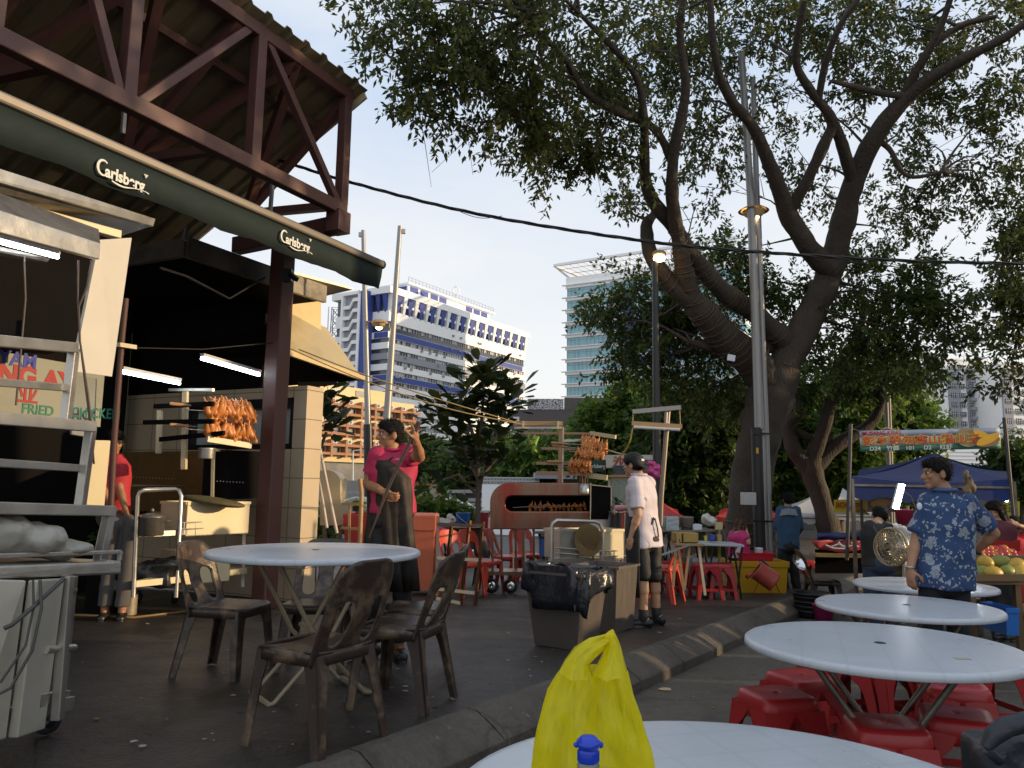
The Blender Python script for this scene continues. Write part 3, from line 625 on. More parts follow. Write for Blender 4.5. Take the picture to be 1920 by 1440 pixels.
mb = MB(); sbox(mb, tK - 7, tK - .03, oL - .05, oL + .02, gW - .2, 4.2); mb.build('shade_wall', SOOT_SHADE, stall)  # left run of the back wall, blackened to paint in the interior shade
mb = MB(); sbox(mb, tA - .6, tW, oL - .28, oL - .25, gW, 1.2); mb.build('dark_panel', SOOT_SHADE, stall)  # low black panel in front of the back wall
mb = MB(); sbox(mb, tW + .02, tW + .25, oL - .3, -.9, wz, zc + .2); sbox(mb, tA - 4, tW + .2, oL - .45, oL - .36, gW, zc + .3); mb.build('shade_wall', SOOT_SHADE, stall)  # upper walls coloured black to stand in for shade under the canopy
# extractor hood
hd_ = MB(); Lp, Rp = at(508, 653, 9.4), at(682, 713, 10.9); Tr, Tl = at(612, 614, 11.1), at(512, 573, 10.1)
bk = -SN * 1.5 + SDv * .1
HOODM = M('hood_sheet', (.50, .40, .21), .5, .15, .16, 2.5, .0015, 10, dirt=.5, dirtcol=(.30, .23, .12))
hd_.add([Lp, Rp, Tr, Tl, Lp + bk, Rp + bk, Tr + bk, Tl + bk], [(0, 1, 2, 3), (1, 5, 6, 2), (0, 3, 7, 4), (3, 2, 6, 7), (4, 7, 6, 5)], 0)
hd_.m[-3] = 1  # left side blackened to paint in the shade of the stall interior
hd_.add([Lp, Rp, Lp + bk, Rp + bk], [(0, 2, 3, 1)], 1)
hd_.bar(Lp + Z * .02, Rp + Z * .02, .05, .07)
hd_.add([Lp, Tl, Tl + bk, Lp + bk], [(0, 1, 2, 3)], 1) if False else None
hd_.build('hood', [HOODM, SOOT_SHADE], stall)
mb = MB(); a, b = at(520, 530, 10.2), at(602, 548, 10.9); c, d = at(602, 622, 10.9), at(520, 590, 10.2); mb.add([a, b, c, d, a + bk * .6, b + bk * .6, c + bk * .6, d + bk * .6], [(0, 1, 2, 3), (4, 7, 6, 5), (0, 4, 5, 1), (1, 5, 6, 2), (0, 3, 7, 4)]); mb.build('duct', HOODM, stall)
mb = MB(); mb.bar(at(505, 520, 10), at(624, 550, 10.8), .9, .03, up=Z); mb.build('duct_cap', DARKSTEEL, stall)
mb = MB()
for q in ((585, 727),): mb.bar(at(560, 722, 10.6), at(630, 714, 10.8), .12, .1)
mb.build('hood_bracket', SOOT_SHADE, stall)
# cables strung from the post
cb = MB(); cb.tube([at(497, 520, 8.3), at(430, 560, 7.8), at(350, 518, 7.2), at(300, 502, 6.8)], .012, 5); cb.tube([at(540, 640, 8.9), at(380, 655, 7.9), at(245, 652, 7.0)], .008, 5)
cb.build('cable', BLACK, stall)
mb = MB(); mb.box(at(540, 517, 8.6), (.1, .1, .14)); mb.bar(at(540, 510, 8.6), at(556, 524, 8.5), .05); mb.build('junction_box', BLACK, stall)
# roll-out awning
AO = 1.05
r0, r1 = onplane(-60, 171, AO), onplane(714, 492, AO); ta, tb_ = tof(r0) - .6, tof(r1); zA = (onplane(0, 196, AO).z + r1.z) / 2
aw = thing('awning', 'dark green roll-out awning with white printed valance on a steel rail', 'awning', SP(tb_, AO, zA))
GREENC = M('bottle_green_canvas', (.004, .013, .012), .85, 0, .2, 5, .002, 25)
mb = MB(); n_ = 24; rg = []
for i in range(n_ + 1):
    t = ta + (tb_ - ta) * i / n_; rg.append([SP(t, AO + .03, zA - .02), SP(t, AO - .1, zA + .07), SP(t, AO - .5, zA + .29 - .02 * math.sin(i * 1.7)), SP(t, AO - .95, zA + .52)])
mb.loft(rg, 0, False, closed=False); o = mb.build('cloth', GREENC, aw); m_ = o.modifiers.new('th', 'SOLIDIFY'); m_.thickness = .006
mb = MB(); mb.bar(SP(ta, AO + .02, zA), SP(tb_, AO + .02, zA), .09, .085); mb.lathe(SP(tb_ - .005, AO + .02, zA), [(0, .03), (.05, .03), (.055, 0)], 12, 0, axis=SDv); mb.build('rail', M('awning_rail', (.15, .13, .11), .45, .5, .1, 4), aw, bevel=.02)
mb = MB(); rg = []; n_ = 60
for i in range(n_ + 1):
    t = ta + (tb_ - ta) * i / n_; w_ = .012 * math.sin(i * .9) + .008 * math.sin(i * 2.3); dz = .012 * math.sin(i * .55)
    rg.append([SP(t - (.0 if i < n_ else 0), AO + .03, zA - .03), SP(t - (.02 if i == n_ else 0), AO + .035 + w_ * .4, zA - .15), SP(t - (.05 if i == n_ else 0), AO + .03 + w_, zA - .31 + dz)])
mb.loft(rg, 0, True, closed=False); val = mb.build('valance', GREENC, aw); m_ = val.modifiers.new('th', 'SOLIDIFY'); m_.thickness = .004
LOGOW = M('cream_print', (.62, .62, .56), .7)
fb = bpy.data.fonts.load(bpy.utils.system_resource('DATAFILES') + '/fonts/Inter.woff2') if False else None
def logo(px, py, sz):
    p = onplane(px, py, AO + .06); u = SDv
    txt('arlsberg', sz, LOGOW, val, p + u * (sz * .47) - Z * .01, u, Z, ext=.002, bold=.032, sx=.84)
    mb = MB()
    # open capital with a long tail, and the wave under the word
    pts = [p + u * (sz * (.62 + .36 * math.cos(a)) - sz * .28) + Z * (sz * (.08 + .46 * math.sin(a))) for a in [R(d) for d in range(50, 320, 18)]]
    mb.tube(pts, [sz * q for q in np.interp(range(len(pts)), [0, 3, 8, len(pts) - 1], [.05, .085, .10, .05])], 6)
    wv = [p + u * (sz * (.95 + .26 * k)) + Z * (sz * (-.5 - .12 * math.sin(k * .62) + .06 * (k > 8))) for k in range(11)]
    mb.tube(wv, [sz * q for q in (.05, .07, .075, .065, .055, .045, .04, .035, .03, .03, .05)], 5)
    c = p + u * (sz * 3.25) + Z * sz * .62
    for q in ((-.1, .1), (0, .1), (.1, .1), (-.05, .02), (.05, .02), (0, -.06)): mb.ell(c + u * sz * q[0] + Z * sz * q[1], sz * .05, nu=6, nv=4)
    o = mb.build('emblem', LOGOW, val)
    for v in o.data.vertices:
        wv_ = v.co + wloc(val); d = (wv_ - p).dot(SN); v.co -= SN * (d * .85)
logo(184, 313, .125); logo(528, 443, .125)
for t in (tb_ - .25, tb_ - 4):
    mb = MB(); mb.bar(SP(t, AO, zA), SP(t, -.2, zA + .25), .05, .04); mb.build('arm', DARKSTEEL, aw)
# ------------------------------------------------------------ sagging cables over the forecourt
def sag(name, lab, pts, r, mat, twist=False):
    mb = MB(); P_ = [V(p) for p in pts]; q = []
    for i in range(len(P_) - 1):
        for k in range(10):
            t = k / 10; a = P_[max(i - 1, 0)]; b = P_[i]; c = P_[i + 1]; d = P_[min(i + 2, len(P_) - 1)]
            q.append(.5 * ((2 * b) + (c - a) * t + (2 * a - 5 * b + 4 * c - d) * t * t + (3 * b - a - 3 * c + d) * t ** 3))
    q.append(P_[-1])
    if twist:
        for k in range(3):
            mb.tube([p + V((0, math.cos(i * 1.1 + k * 2.1) * r * .8, math.sin(i * 1.1 + k * 2.1) * r * .8)) for i, p in enumerate(q)], r * .62, 6)
    else: mb.tube(q, r, 6)
    return tag(mb.build(name, mat), lab, 'cable')
sag('cable', 'black twisted cable sagging from the truss end across to the right', [at(500, 292, 9.6), at(655, 341, 9.4), at(900, 402, 9.2), at(1210, 452, 9.0), at(1430, 473, 9.0), at(1700, 489, 9.0), at(1990, 496, 9.0)], .017, BLACK, True)
sag('cable', 'thin loop of wire hanging below the black twisted cable', [at(846, 388, 9.2), at(875, 402, 9.2), at(905, 409, 9.2), at(942, 405, 9.2)], .004, BLACK)
YW = M('yellow_wire', (.42, .28, .1), .5)
sag('wire', 'upper of two tan wires from the hood to the grill rack', [at(560, 655, 9.6), at(690, 705, 9.8), at(840, 754, 10), at(968, 792, 10.3)], .008, YW)
sag('wire', 'lower of two tan wires from the hood to the grill rack', [at(540, 652, 9.5), at(690, 716, 9.7), at(840, 766, 9.9), at(980, 796, 10.3)], .008, YW)

# ------------------------------------------------------------ inside the stall
def tube_lamp(a, b, lab, grp, r=.018, house=True, up=Z, e=TUBE_E):
    t = thing('tube_light', lab, 'lamp', (V(a) + V(b)) / 2, grp)
    mb = MB(); mb.tube([a, b], r, 10); mb.build('tube', e, t)
    if house: mb = MB(); d, x, y = basis(V(b) - V(a), up); mb.bar(V(a) + y * (r * 2.2), V(b) + y * (r * 2.2), r * 3.2, r * 1.8, up=up); mb.build('housing', FRAMEW, t)
    return t
tube_lamp(at(228, 697, 8.0), at(337, 719, 8.6), 'white tube light under the stall ceiling, left one beside the steel cabinet', 'tube lights inside the stall')
tube_lamp(at(378, 672, 8.2), at(486, 703, 9.0), 'white tube light under the stall ceiling, right one next to the maroon post', 'tube lights inside the stall')
WINGM = M('roast_wing', (.55, .20, .045), .38, 0, .45, 26, .004, 60, spec=.6)
rnd.seed(5); wgm = MB(); wgm.cap((0, 0, .045), (.0, 0, -.01), .019, .027, nu=8, nv=6); wgm.cap((0, 0, -.012), (.028, .004, -.05), .026, .018, nu=8, nv=6); wgm.cap((.028, .004, -.055), (.05, .004, -.02), .012, .006, nu=8, nv=6); wgm.cap((0, 0, .045), (-.022, 0, .085), .012, .005, nu=8, nv=6)
WING = wgm.mesh('wing', WINGM)
def skewer(a, b, n, lab, grp, f0=.32, f1=.97, handle=True, tilt=0, hs=1.0):
    a, b = V(a), V(b); t = thing('wing_skewer', lab, 'skewer', a, grp); d, x, y = basis(b - a)
    mb = MB(); mb.tube([a + x * .016, b + x * .016], .004, 5); mb.tube([a - x * .016, b - x * .016], .004, 5); mb.build('prong', STEEL, t)
    if handle: mb = MB(); mb.tube([a - d * .2, a - d * .17, a - d * .08, a + d * .02], [.014, .02, .018, .012], 8); mb.build('handle', M('skewer_handle', (.45, .24, .1), .5), t)
    for i in range(n):
        f = f0 + (f1 - f0) * i / max(1, n - 1); o = bpy.data.objects.new('wing', WING); C.objects.link(o); o.parent = t
        o.matrix_local = Matrix.Translation((b - a) * f) @ Matrix((x, d, y)).transposed().to_4x4() @ Matrix.Rotation(tilt + rnd.uniform(-.3, .3), 4, 'Y') @ Matrix.Rotation(rnd.uniform(-.5, .5), 4, 'X') @ Matrix.Scale(rnd.uniform(.85, 1.25) * hs, 4)
    return t
# hanging rack with loaded skewers
rk = thing('skewer_rack', 'steel skewer rack on two uprights inside the stall', 'rack', at(370, 830, 8.4))
for (px, y0_, y1_, Y, w_) in ((345, 730, 880, 8.5, .06), (297, 770, 850, 8.9, .05)): mb = MB(); mb.bar(at(px, y1_, Y), at(px + 3, y0_, Y), w_, .05); mb.build('upright', PAINTSTEEL, rk)
for a, b in (((270, 792, 8.6), (400, 790, 8.0)), ((290, 762, 8.6), (400, 757, 8.0)), ((300, 824, 8.7), (420, 812, 8.1))): mb = MB(); mb.bar(at(*a), at(*b), .03, .05); mb.build('shelf', SOOT_SHADE, rk)
mb = MB(); mb.bar(at(388, 823, 8.1), at(470, 836, 8.5), .04, .06); mb.build('front_rail', PAINTSTEEL, rk)
mb = MB(); mb.bar(at(318, 731, 8.5), at(400, 731, 8.1), .03, .03); mb.build('top_rail', STEEL, rk)
k = 0
wh = ('lowest', 'second lowest', 'second highest', 'topmost')
for yy in (812, 806, 774, 768):
    a, b = at(345 + (k % 2) * 10, yy - 8 + (k % 3), 8.05 + .14 * (k % 2)), at(471, yy + 2, 8.5 + .12 * (k % 2))
    skewer(a, b, 13, '%s skewer of roast chicken wings on the rack inside the stall' % wh[k], 'wing skewers inside the stall', .34, .99, k in (1, 3), tilt=.25 * (-1) ** k, hs=1.5); k += 1
# rack in the photograph also carries a can for tongs
def can(loc, r, h, lab, mat=STEEL, name='steel_can', cat='can'):
    mb = MB(); mb.lathe(loc, [(r * .97, 0), (r, .01), (r, h - .01), (r * 1.03, h), (r * .93, h), (r * .93, .02), (0, .02)], 24); return tag(mb.build(name, mat), lab, cat)
c = at(387, 860, 8.0); can(c, .085, at(387, 840, 8).z - c.z, 'shiny steel can hanging from the skewer rack inside the stall')
# charcoal grill body at the back
gm = thing('charcoal_grill', 'soot black charcoal grill with a rusty brown hood plate inside the stall', 'grill', at(350, 950, 9.3))
RUST = M('rusty_plate', (.19, .10, .03), .6, .3, .35, 4, .001, 30, dirt=.5)
mb = MB(); a, b = at(222, 878, 9.9), at(402, 878, 8.9); mb.bar(a, b, .05, at(300, 842, 9.4).z - at(300, 905, 9.4).z, up=Z); mb.build('hood_plate', RUST, gm)
mb = MB(); a, b = at(222, 935, 9.8), at(402, 935, 8.8); mb.bar(a, b, .05, .3, up=Z); mb.build('firebox', RUST, gm)
mb = MB(); a, b = at(402, 890, 8.7), at(474, 890, 9.4); mb.bar(a, b, .3, at(440, 845, 9).z - at(440, 935, 9).z, up=Z); mb.build('door', SOOT_SHADE, gm)
mb = MB(); mb.bar(at(400, 840, 8.6), at(398, 940, 8.6), .03); mb.bar(at(400, 843, 8.6), at(476, 852, 9.2), .03, .03); mb.build('edge_strip', PAINTSTEEL, gm)
mb = MB()
for i in range(40): q = at(225 + i * 6, 893 + i * .3, 9.3 if i < 30 else 8.7); mb.ell(q - V((0, .06, 0)), .007, nu=5, nv=4)
mb.build('rivets', STEEL, gm)
# service trolley with pot and steel bin
tl = thing('service_trolley', 'steel service trolley with a bent handle loop inside the stall', 'trolley', gnd(300, 1135, WALK))
def pipe(mb, pts, r, n=8): return mb.tube([V(p) for p in pts], r, n)
ya, yb2 = 7.5, 7.9
mb = MB(); pipe(mb, [at(250, 1120, ya), at(258, 930, ya), at(262, 922, ya), at(270, 919, ya), at(328, 917, yb2), at(336, 920, yb2), at(340, 930, yb2), at(330, 1120, yb2)], .022); mb.build('handle_loop', STEEL, tl)
for yy, wd in ((1008, .05), (1102, .06)):
    mb = MB(); a, b, c, d = at(248, yy, ya), at(332, yy, yb2), at(462, yy - 8, 8.8), at(370, yy - 10, 8.9)
    mb.poly([flat(q, a.z) for q in (a, b, c, d)], wd, Z); mb.build('shelf', STEEL if yy < 1100 else PAINTSTEEL, tl)
for p_, Y in (((462, 990), 8.8),): mb = MB(); mb.bar(at(459, 990, Y), at(456, 1100, Y), .035); mb.build('upright', STEEL, tl)
mb = MB()
for yy in (980, 992): mb.tube([at(338, yy, 7.9), at(460, yy - 4, 8.7)], .007, 5)
for i in range(6): mb.tube([at(345 + i * 22, 979, 7.95 + i * .14), at(345 + i * 22, 1002, 7.95 + i * .14)], .006, 5)
mb.build('guard_rail', STEEL, tl)
for px in (260, 327): 
    q = gnd(px, 1128 if px < 300 else 1130, WALK); mb = MB(); mb.lathe(q + V((-.02, 0, .05)), [(.05, 0), (.055, .01), (.055, .03), (.05, .04)], 16, axis=V((1, 0, 0))); mb.bar(q + Z * .05, q + Z * .13, .03); mb.build('caster', RUBBER, tl)
def boxthing(name, lab, cat, a, b, d, h, mat, bev=.008, rim=None):   # open steel box standing at a front edge a-b, depth d, height h
    a, b = V(a), V(b); b.z = a.z; x = (b - a); y = V((-x.y, x.x, 0)).normalized() * d
    t = thing(name, lab, cat, (a + b) / 2); mb = MB(); th = .015
    xn, yn = x.normalized(), y.normalized()
    mb.hexa([a, b, b + y, a + y, a + Z * .02, b + Z * .02, b + y + Z * .02, a + y + Z * .02])
    for p, q, nn in ((a, b, yn), (b, b + y, -xn), (b + y, a + y, -yn), (a + y, a, xn)):
        i_ = th if nn in (yn,) or True else 0
        mb.hexa([p, q, q + nn * th, p + nn * th, p + Z * h, q + Z * h, q + nn * th + Z * h, p + nn * th + Z * h])
    mb.build('body', mat, t, bevel=bev)
    if rim: m2 = MB(); pts = [a, b, b + y, a + y]; [m2.bar(pts[i] + Z * h, pts[(i + 1) % 4] + Z * h, .025, .03) for i in range(4)]; m2.build('rim', mat, t)
    return t
boxthing('steel_bin', 'lit steel food bin on the upper shelf of the stall trolley', 'bin', at(347, 1006, 8.0), at(466, 998, 8.6), .5, at(350, 944, 8).z - at(350, 1006, 8).z, PAINTSTEEL, rim=1)
boxthing('steel_bin', 'cream steel bin on the lower shelf of the stall trolley', 'bin', at(340, 1098, 8.0), at(430, 1090, 8.4), .5, at(350, 1035, 8).z - at(350, 1098, 8).z, PAINTSTEEL)
BAGM = M('black_bag', (.014, .014, .016), .35, 0, .3, 8, .01, 14)
db = thing('dark_bundle', 'dark bundle on the lower trolley shelf beside the cream bin', 'bundle', at(300, 1085, 7.9)); mb = MB(); mb.box(at(296, 1076, 7.9), (.34, .26, .24)); mb.ell(at(318, 1058, 7.9), (.2, .15, .07)); remesh(mb, 'wrap', BAGM, db, .015, 5, .03, 9)
mb = MB(); q = at(400, 940, 8.2); mb.ell(q, (.34, .2, .045), Matrix.Rotation(R(8), 3, 'Y')); tag(mb.build('woven_tray', M('woven_leaf', (.10, .08, .03), .8, 0, .4, 14, .006, 30)), 'dull green woven leaf tray lying on the lit steel bin', 'tray')
p = at(282, 1004, 7.6); pt = thing('cooking_pot', 'dark lidded steel cooking pot on the stall trolley', 'pot', p); mb = MB(); mb.lathe(p, [(0, 0), (.11, 0), (.12, .01), (.12, .17), (.125, .175), (.12, .18)], 24); mb.build('body', DARKSTEEL, pt); mb = MB(); mb.lathe(p + Z * .18, [(.125, 0), (.12, .015), (.05, .035), (.0, .04)], 24); mb.ell(p + Z * .24, (.02, .02, .02)); mb.build('lid', DARKSTEEL, pt)
for s_ in (-1, 1): mb = MB(); mb.tube([p + V((s_ * .12, 0, .13)), p + V((s_ * .165, 0, .14)), p + V((s_ * .165, .04, .14)), p + V((s_ * .12, .04, .13))], .008, 6); mb.build('handle', DARKSTEEL, pt)
# tins and drum on the floor
p = gnd(240, 1152, WALK); can(p, .08, .2, 'dented pale tin can standing on the floor behind the steel cart', M('dull_tin', (.4, .34, .26), .5, .5, .2, 8, .002, 20, dirt=.5))
mb = MB(); p = gnd(214, 1135, WALK); mb.lathe(p, [(0, 0), (.12, 0), (.13, .02), (.13, .26), (.11, .28), (.05, .33), (.04, .35), (0, .35)], 20); tag(mb.build('oil_jug', M('yellow_red_jug', (.6, .4, .02), .4, 0, .1, 5, dirt=.9, dirtcol=(.55, .04, .02))), 'yellow jug with red print on the floor behind the steel cart', 'jug')
mb = MB(); a = gnd(140, 1155, WALK); b = at(430, 1122, 7.6); mb.tube([a + Z * .01, gnd(250, 1160, WALK) + Z * .01, gnd(330, 1150, WALK) + Z * .01, gnd(470, 1128, WALK) + Z * .01], .012, 6); tag(mb.build('hose', M('tan_hose', (.25, .15, .06), .6)), 'thin tan hose lying across the stall floor', 'hose')
# menu board behind the cart
a, b = at(-120, 750, 6.0), at(190, 750, 7.4); BOARD = M('menu_board', (.25, .25, .20), .6, 0, .15, 2, dirt=.3)
sg = thing('menu_board', 'pale menu board with blue, red and green lettering behind the steel cart', 'sign', (a + b) / 2); mb = MB(); hh = at(60, 640, 6.7).z - at(60, 805, 6.7).z; mb.bar(flat(a, (a.z + b.z) / 2 + .10), flat(b, (a.z + b.z) / 2 + .10), .03, hh * .72, up=Z); mb.build('board', BOARD, sg)
u = (flat(b, 0) - flat(a, 0)).normalized(); nn = V((u.y, -u.x, 0))
def onsg(px, py): d = ray(px, py); k = (a + nn * .018 - EYE).dot(nn) / d.dot(nn); return EYE + d * k
INKB, INKR, INKG = M('blue_ink', (.03, .04, .30), .6), M('red_ink', (.32, .02, .014), .6), M('green_ink', (.01, .16, .10), .6)
txt('AYAM', .17, INKB, sg, onsg(-28, 665), u, Z, bold=.03); txt('NG AY', .23, INKR, sg, onsg(-4, 700), u, Z, bold=.05, shear=.0); txt('亚', .2, INKR, sg, onsg(32, 738), u, Z, bold=.02); txt('FRIED', .12, INKG, sg, onsg(40, 766), u, Z, bold=.02)
mb = MB(); q = onsg(152, 792); mb.lathe(q - Z * .03, [(.0, 0), (.05, 0), (.075, .05), (.08, .06)], 14); o = mb.build('bowl_print', INKR, sg)
for v in o.data.vertices: w_ = v.co + sg.location; v.co -= nn * ((w_ - q).dot(nn) * .95)

# ------------------------------------------------------------ steel kitchen hoods over the cart
def slabpx(name, par, mat, tl_, tr_, br_, bl_, depth, bev=.006):   # front face through four points, extruded back
    mb = MB(); pts = [V(q) for q in (bl_, br_, tr_, tl_)]; nrm = (pts[1] - pts[0]).cross(pts[3] - pts[0]).normalized()
    bk_ = V((-nrm.x, -nrm.y, 0)).normalized() * depth
    if bk_.y < 0: bk_ = -bk_
    mb.hexa([pts[0], pts[1], pts[1] + bk_, pts[0] + bk_, pts[3], pts[2], pts[2] + bk_, pts[3] + bk_]); return mb.build(name, mat, par, bevel=bev)
hs = thing('steel_hood', 'stainless steel kitchen hood hanging above the cart at the left edge', 'hood', at(90, 440, 4.6))
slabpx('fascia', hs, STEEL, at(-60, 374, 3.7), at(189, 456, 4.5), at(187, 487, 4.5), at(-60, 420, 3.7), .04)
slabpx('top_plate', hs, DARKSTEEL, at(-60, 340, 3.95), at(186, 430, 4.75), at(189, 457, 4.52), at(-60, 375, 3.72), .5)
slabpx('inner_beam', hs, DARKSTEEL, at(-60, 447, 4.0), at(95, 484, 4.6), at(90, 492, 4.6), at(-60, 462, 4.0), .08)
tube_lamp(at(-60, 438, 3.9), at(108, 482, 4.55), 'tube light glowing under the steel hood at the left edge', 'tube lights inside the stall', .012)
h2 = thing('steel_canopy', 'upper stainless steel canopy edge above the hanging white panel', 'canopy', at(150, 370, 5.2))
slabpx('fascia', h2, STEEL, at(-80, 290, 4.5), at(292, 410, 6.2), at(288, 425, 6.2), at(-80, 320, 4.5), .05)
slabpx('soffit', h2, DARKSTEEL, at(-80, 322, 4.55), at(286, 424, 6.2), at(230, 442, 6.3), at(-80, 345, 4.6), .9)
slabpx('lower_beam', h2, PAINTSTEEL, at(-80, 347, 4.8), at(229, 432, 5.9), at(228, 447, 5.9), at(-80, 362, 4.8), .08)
mb = MB(); tl_, tr_, br_, bl_ = at(186, 450, 5.0), at(247, 446, 5.35), at(210, 706, 5.35), at(137, 696, 5.0)
mb.add([tl_, tr_, br_, bl_], [(0, 1, 2, 3)]); o = mb.build('steel_sheet', M('pale_steel_sheet', (.62, .58, .50), .42, .15, .08, 2.2, .004, 3.5, dirt=.15, dirtcol=(.5, .44, .34))); m_ = o.modifiers.new('t', 'SOLIDIFY'); m_.thickness = .02; tag(o, 'pale hanging steel sheet catching the sun above the cart', 'sheet')
wp = thing('steel_cabinet', 'narrow pale steel cabinet under the hanging panel', 'cabinet', at(185, 880, 5.2))
slabpx('side', wp, PAINTSTEEL, at(170, 825, 5.0), at(208, 826, 5.2), at(196, 952, 5.2), at(157, 950, 5.0), .05)
slabpx('upper_plate', wp, M('milky_sheet', (.24, .24, .20), .5), at(137, 703, 5.4), at(182, 710, 5.5), at(178, 822, 5.5), at(134, 815, 5.4), .05)
txt('CHICKEN', .10, INKG, wp, at(133, 774, 5.36), at(182, 776, 5.46) - at(133, 774, 5.36), Z, bold=.02, sx=.72)
mb = MB(); mb.tube([at(236, 560, 5.5), at(228, 640, 5.5), at(214, 830, 5.5), at(205, 1010, 5.5)], .022, 8); tag(mb.build('pipe', M('rusty_pipe', (.08, .035, .025), .6, .2, .3, 9)), 'dark rusty upright pipe beside the narrow steel cabinet', 'pipe')
mb = MB(); mb.bar(at(222, 646, 5.4), at(253, 651, 5.6), .03, .03); tag(mb.build('bracket', PAINTSTEEL), 'short pale bracket across the rusty pipe', 'bracket')
for i, pts in enumerate([[(147, 488), (146, 560), (150, 640), (160, 720), (170, 800), (176, 870)], [(172, 488), (163, 540), (148, 575), (150, 640), (165, 740), (172, 800)], [(45, 480), (48, 560), (40, 650), (30, 760)]]):
    mb = MB(); mb.tube([at(x, y, 4.4) for x, y in pts], .006, 5); tag(mb.build('cable', M('brown_cable', (.06, .04, .03), .5)), ('straight brown cable hanging in front of the pale panel', 'bent brown cable hanging in front of the pale panel', 'dark cable hanging behind the cart shelves')[i], 'cable')
mb = MB(); p = at(62, 620, 5.2); mb.bar(at(-80, 540, 5.6), at(130, 575, 6.2), .8, .72, up=Z); tag(mb.build('dark_cupboard', SOOT_SHADE), 'black cupboard in the gloom behind the cart', 'cupboard')  # black all over

# ------------------------------------------------------------ steel cart at the left edge
ct = thing('steel_cart', 'tall stainless steel food cart with shelf rails and casters at the left edge', 'cart', gnd(100, 1352, WALK))
def bx(name, a, b, w, h, mat=STEEL, bev=.004): mb = MB(); mb.bar(a, b, w, h); return mb.build(name, mat, ct, bevel=bev)
Yc = 3.45
slabpx('counter', ct, STEEL, at(-60, 1063, 3.0), at(229, 1051, 3.75), at(228, 1077, 3.75), at(-60, 1088, 3.0), .75, .01)
bx('upright', at(107, 1350, Yc), at(127, 1080, Yc), .04, .04)
bx('upright', at(137, 1080, 3.95), at(112, 1340, 3.95), .035, .035)
bx('bottom_rail', at(-40, 1350, 3.1), at(130, 1318, 3.62), .05, .06)
for yy in (1110, 1218): mb = MB(); mb.tube([at(85, yy, 3.35), at(138, yy - 3, 3.6)], .018, 8); mb.build('rung', STEEL, ct)
slabpx('door_panel', ct, M('cart_sheet', (.55, .52, .44), .4, .4, .14, 2.5, .003, 4, dirt=.2, dirtcol=(.36, .30, .2)), at(-60, 1085, 3.0), at(50, 1088, 3.2), at(12, 1385, 3.2), at(-60, 1400, 3.0), .05)
slabpx('side_panel', ct, M('cart_sheet'  , (.5, .5, .5)), at(52, 1088, 3.22), at(104, 1084, 3.42), at(67, 1366, 3.42), at(14, 1384, 3.22), .04)
slabpx('shelf', ct, STEEL, at(60, 1300, 3.35), at(118, 1294, 3.6), at(112, 1310, 3.6), at(55, 1330, 3.35), .04)
q = gnd(90, 1375, WALK); mb = MB(); mb.lathe(q + V((-.02, .01, .055)), [(.03, -.02), (.055, -.015), (.06, 0), (.06, .02), (.055, .035), (.03, .04)], 20, axis=V((.8, -.5, 0))); mb.bar(q + Z * .06, q + Z * .14, .04); mb.build('caster', RUBBER, ct)
# shelf frame on the counter
ye, yl = 3.75, 3.05
bx('shelf_post', at(208, 950, ye), at(186, 1052, ye), .055, .04)
bx('shelf_post', at(170, 806, ye), at(150, 950, ye), .045, .04)
bx('shelf_post', at(139, 652, ye), at(122, 795, ye), .045, .04)
for (x, y, ly, w_, hgt) in ((139, 652, 634, .05, .05), (122, 727, 712, .035, .035), (174, 800, 780, .05, .05), (150, 878, 864, .035, .035), (208, 958, 951, .06, .05), (226, 1035, 1044, .02, .02)):
    bx('shelf_rail', at(-60, ly, yl), at(x, y, ye), w_, hgt)
bx('shelf_rail', at(226, 1034, ye), at(224, 1052, ye), .02, .02)
for y_ in (775, 950): slabpx('shelf_plate', ct, DARKSTEEL, at(-60, y_ + 2, yl), at(160, y_ + 14, ye - .03), at(160, y_ + 16, ye - .03), at(-60, y_ + 5, yl), .4)
mb = MB(); mb.tube([at(120, 1085, 3.3), at(60, 1140, 3.1), at(22, 1172, 3.02), at(8, 1178, 3.0)], .009, 6); mb.tube([at(75, 1088, 3.15), at(78, 1140, 3.12), at(60, 1220, 3.08), at(20, 1290, 3.02), at(-20, 1310, 2.98)], .006, 6); mb.tube([at(62, 1088, 3.15), at(63, 1140, 3.12), at(48, 1210, 3.05), at(0, 1280, 3.0)], .005, 6); mb.build('gas_hose', M('grey_hose', (.06, .055, .05), .5), ct)
# clear plastic bag on the counter
PLB = M('clear_plastic_bag', (.36, .34, .29), .3, 0, .25, 9, .012, 16)
bag = thing('plastic_bag', 'crumpled cloudy plastic bag of goods lying on the cart counter', 'bag', at(80, 1035, 3.45))
mb = MB(); mb.ell(at(40, 1012, 3.4), (.20, .14, .075)); mb.ell(at(105, 1030, 3.55), (.16, .12, .045)); mb.ell(at(-30, 1000, 3.3), (.2, .15, .1)); mb.cap(at(140, 1028, 3.6), at(172, 1035, 3.65), .045, .012)
remesh(mb, 'bag', PLB, bag, .012, 4, .02, 13)
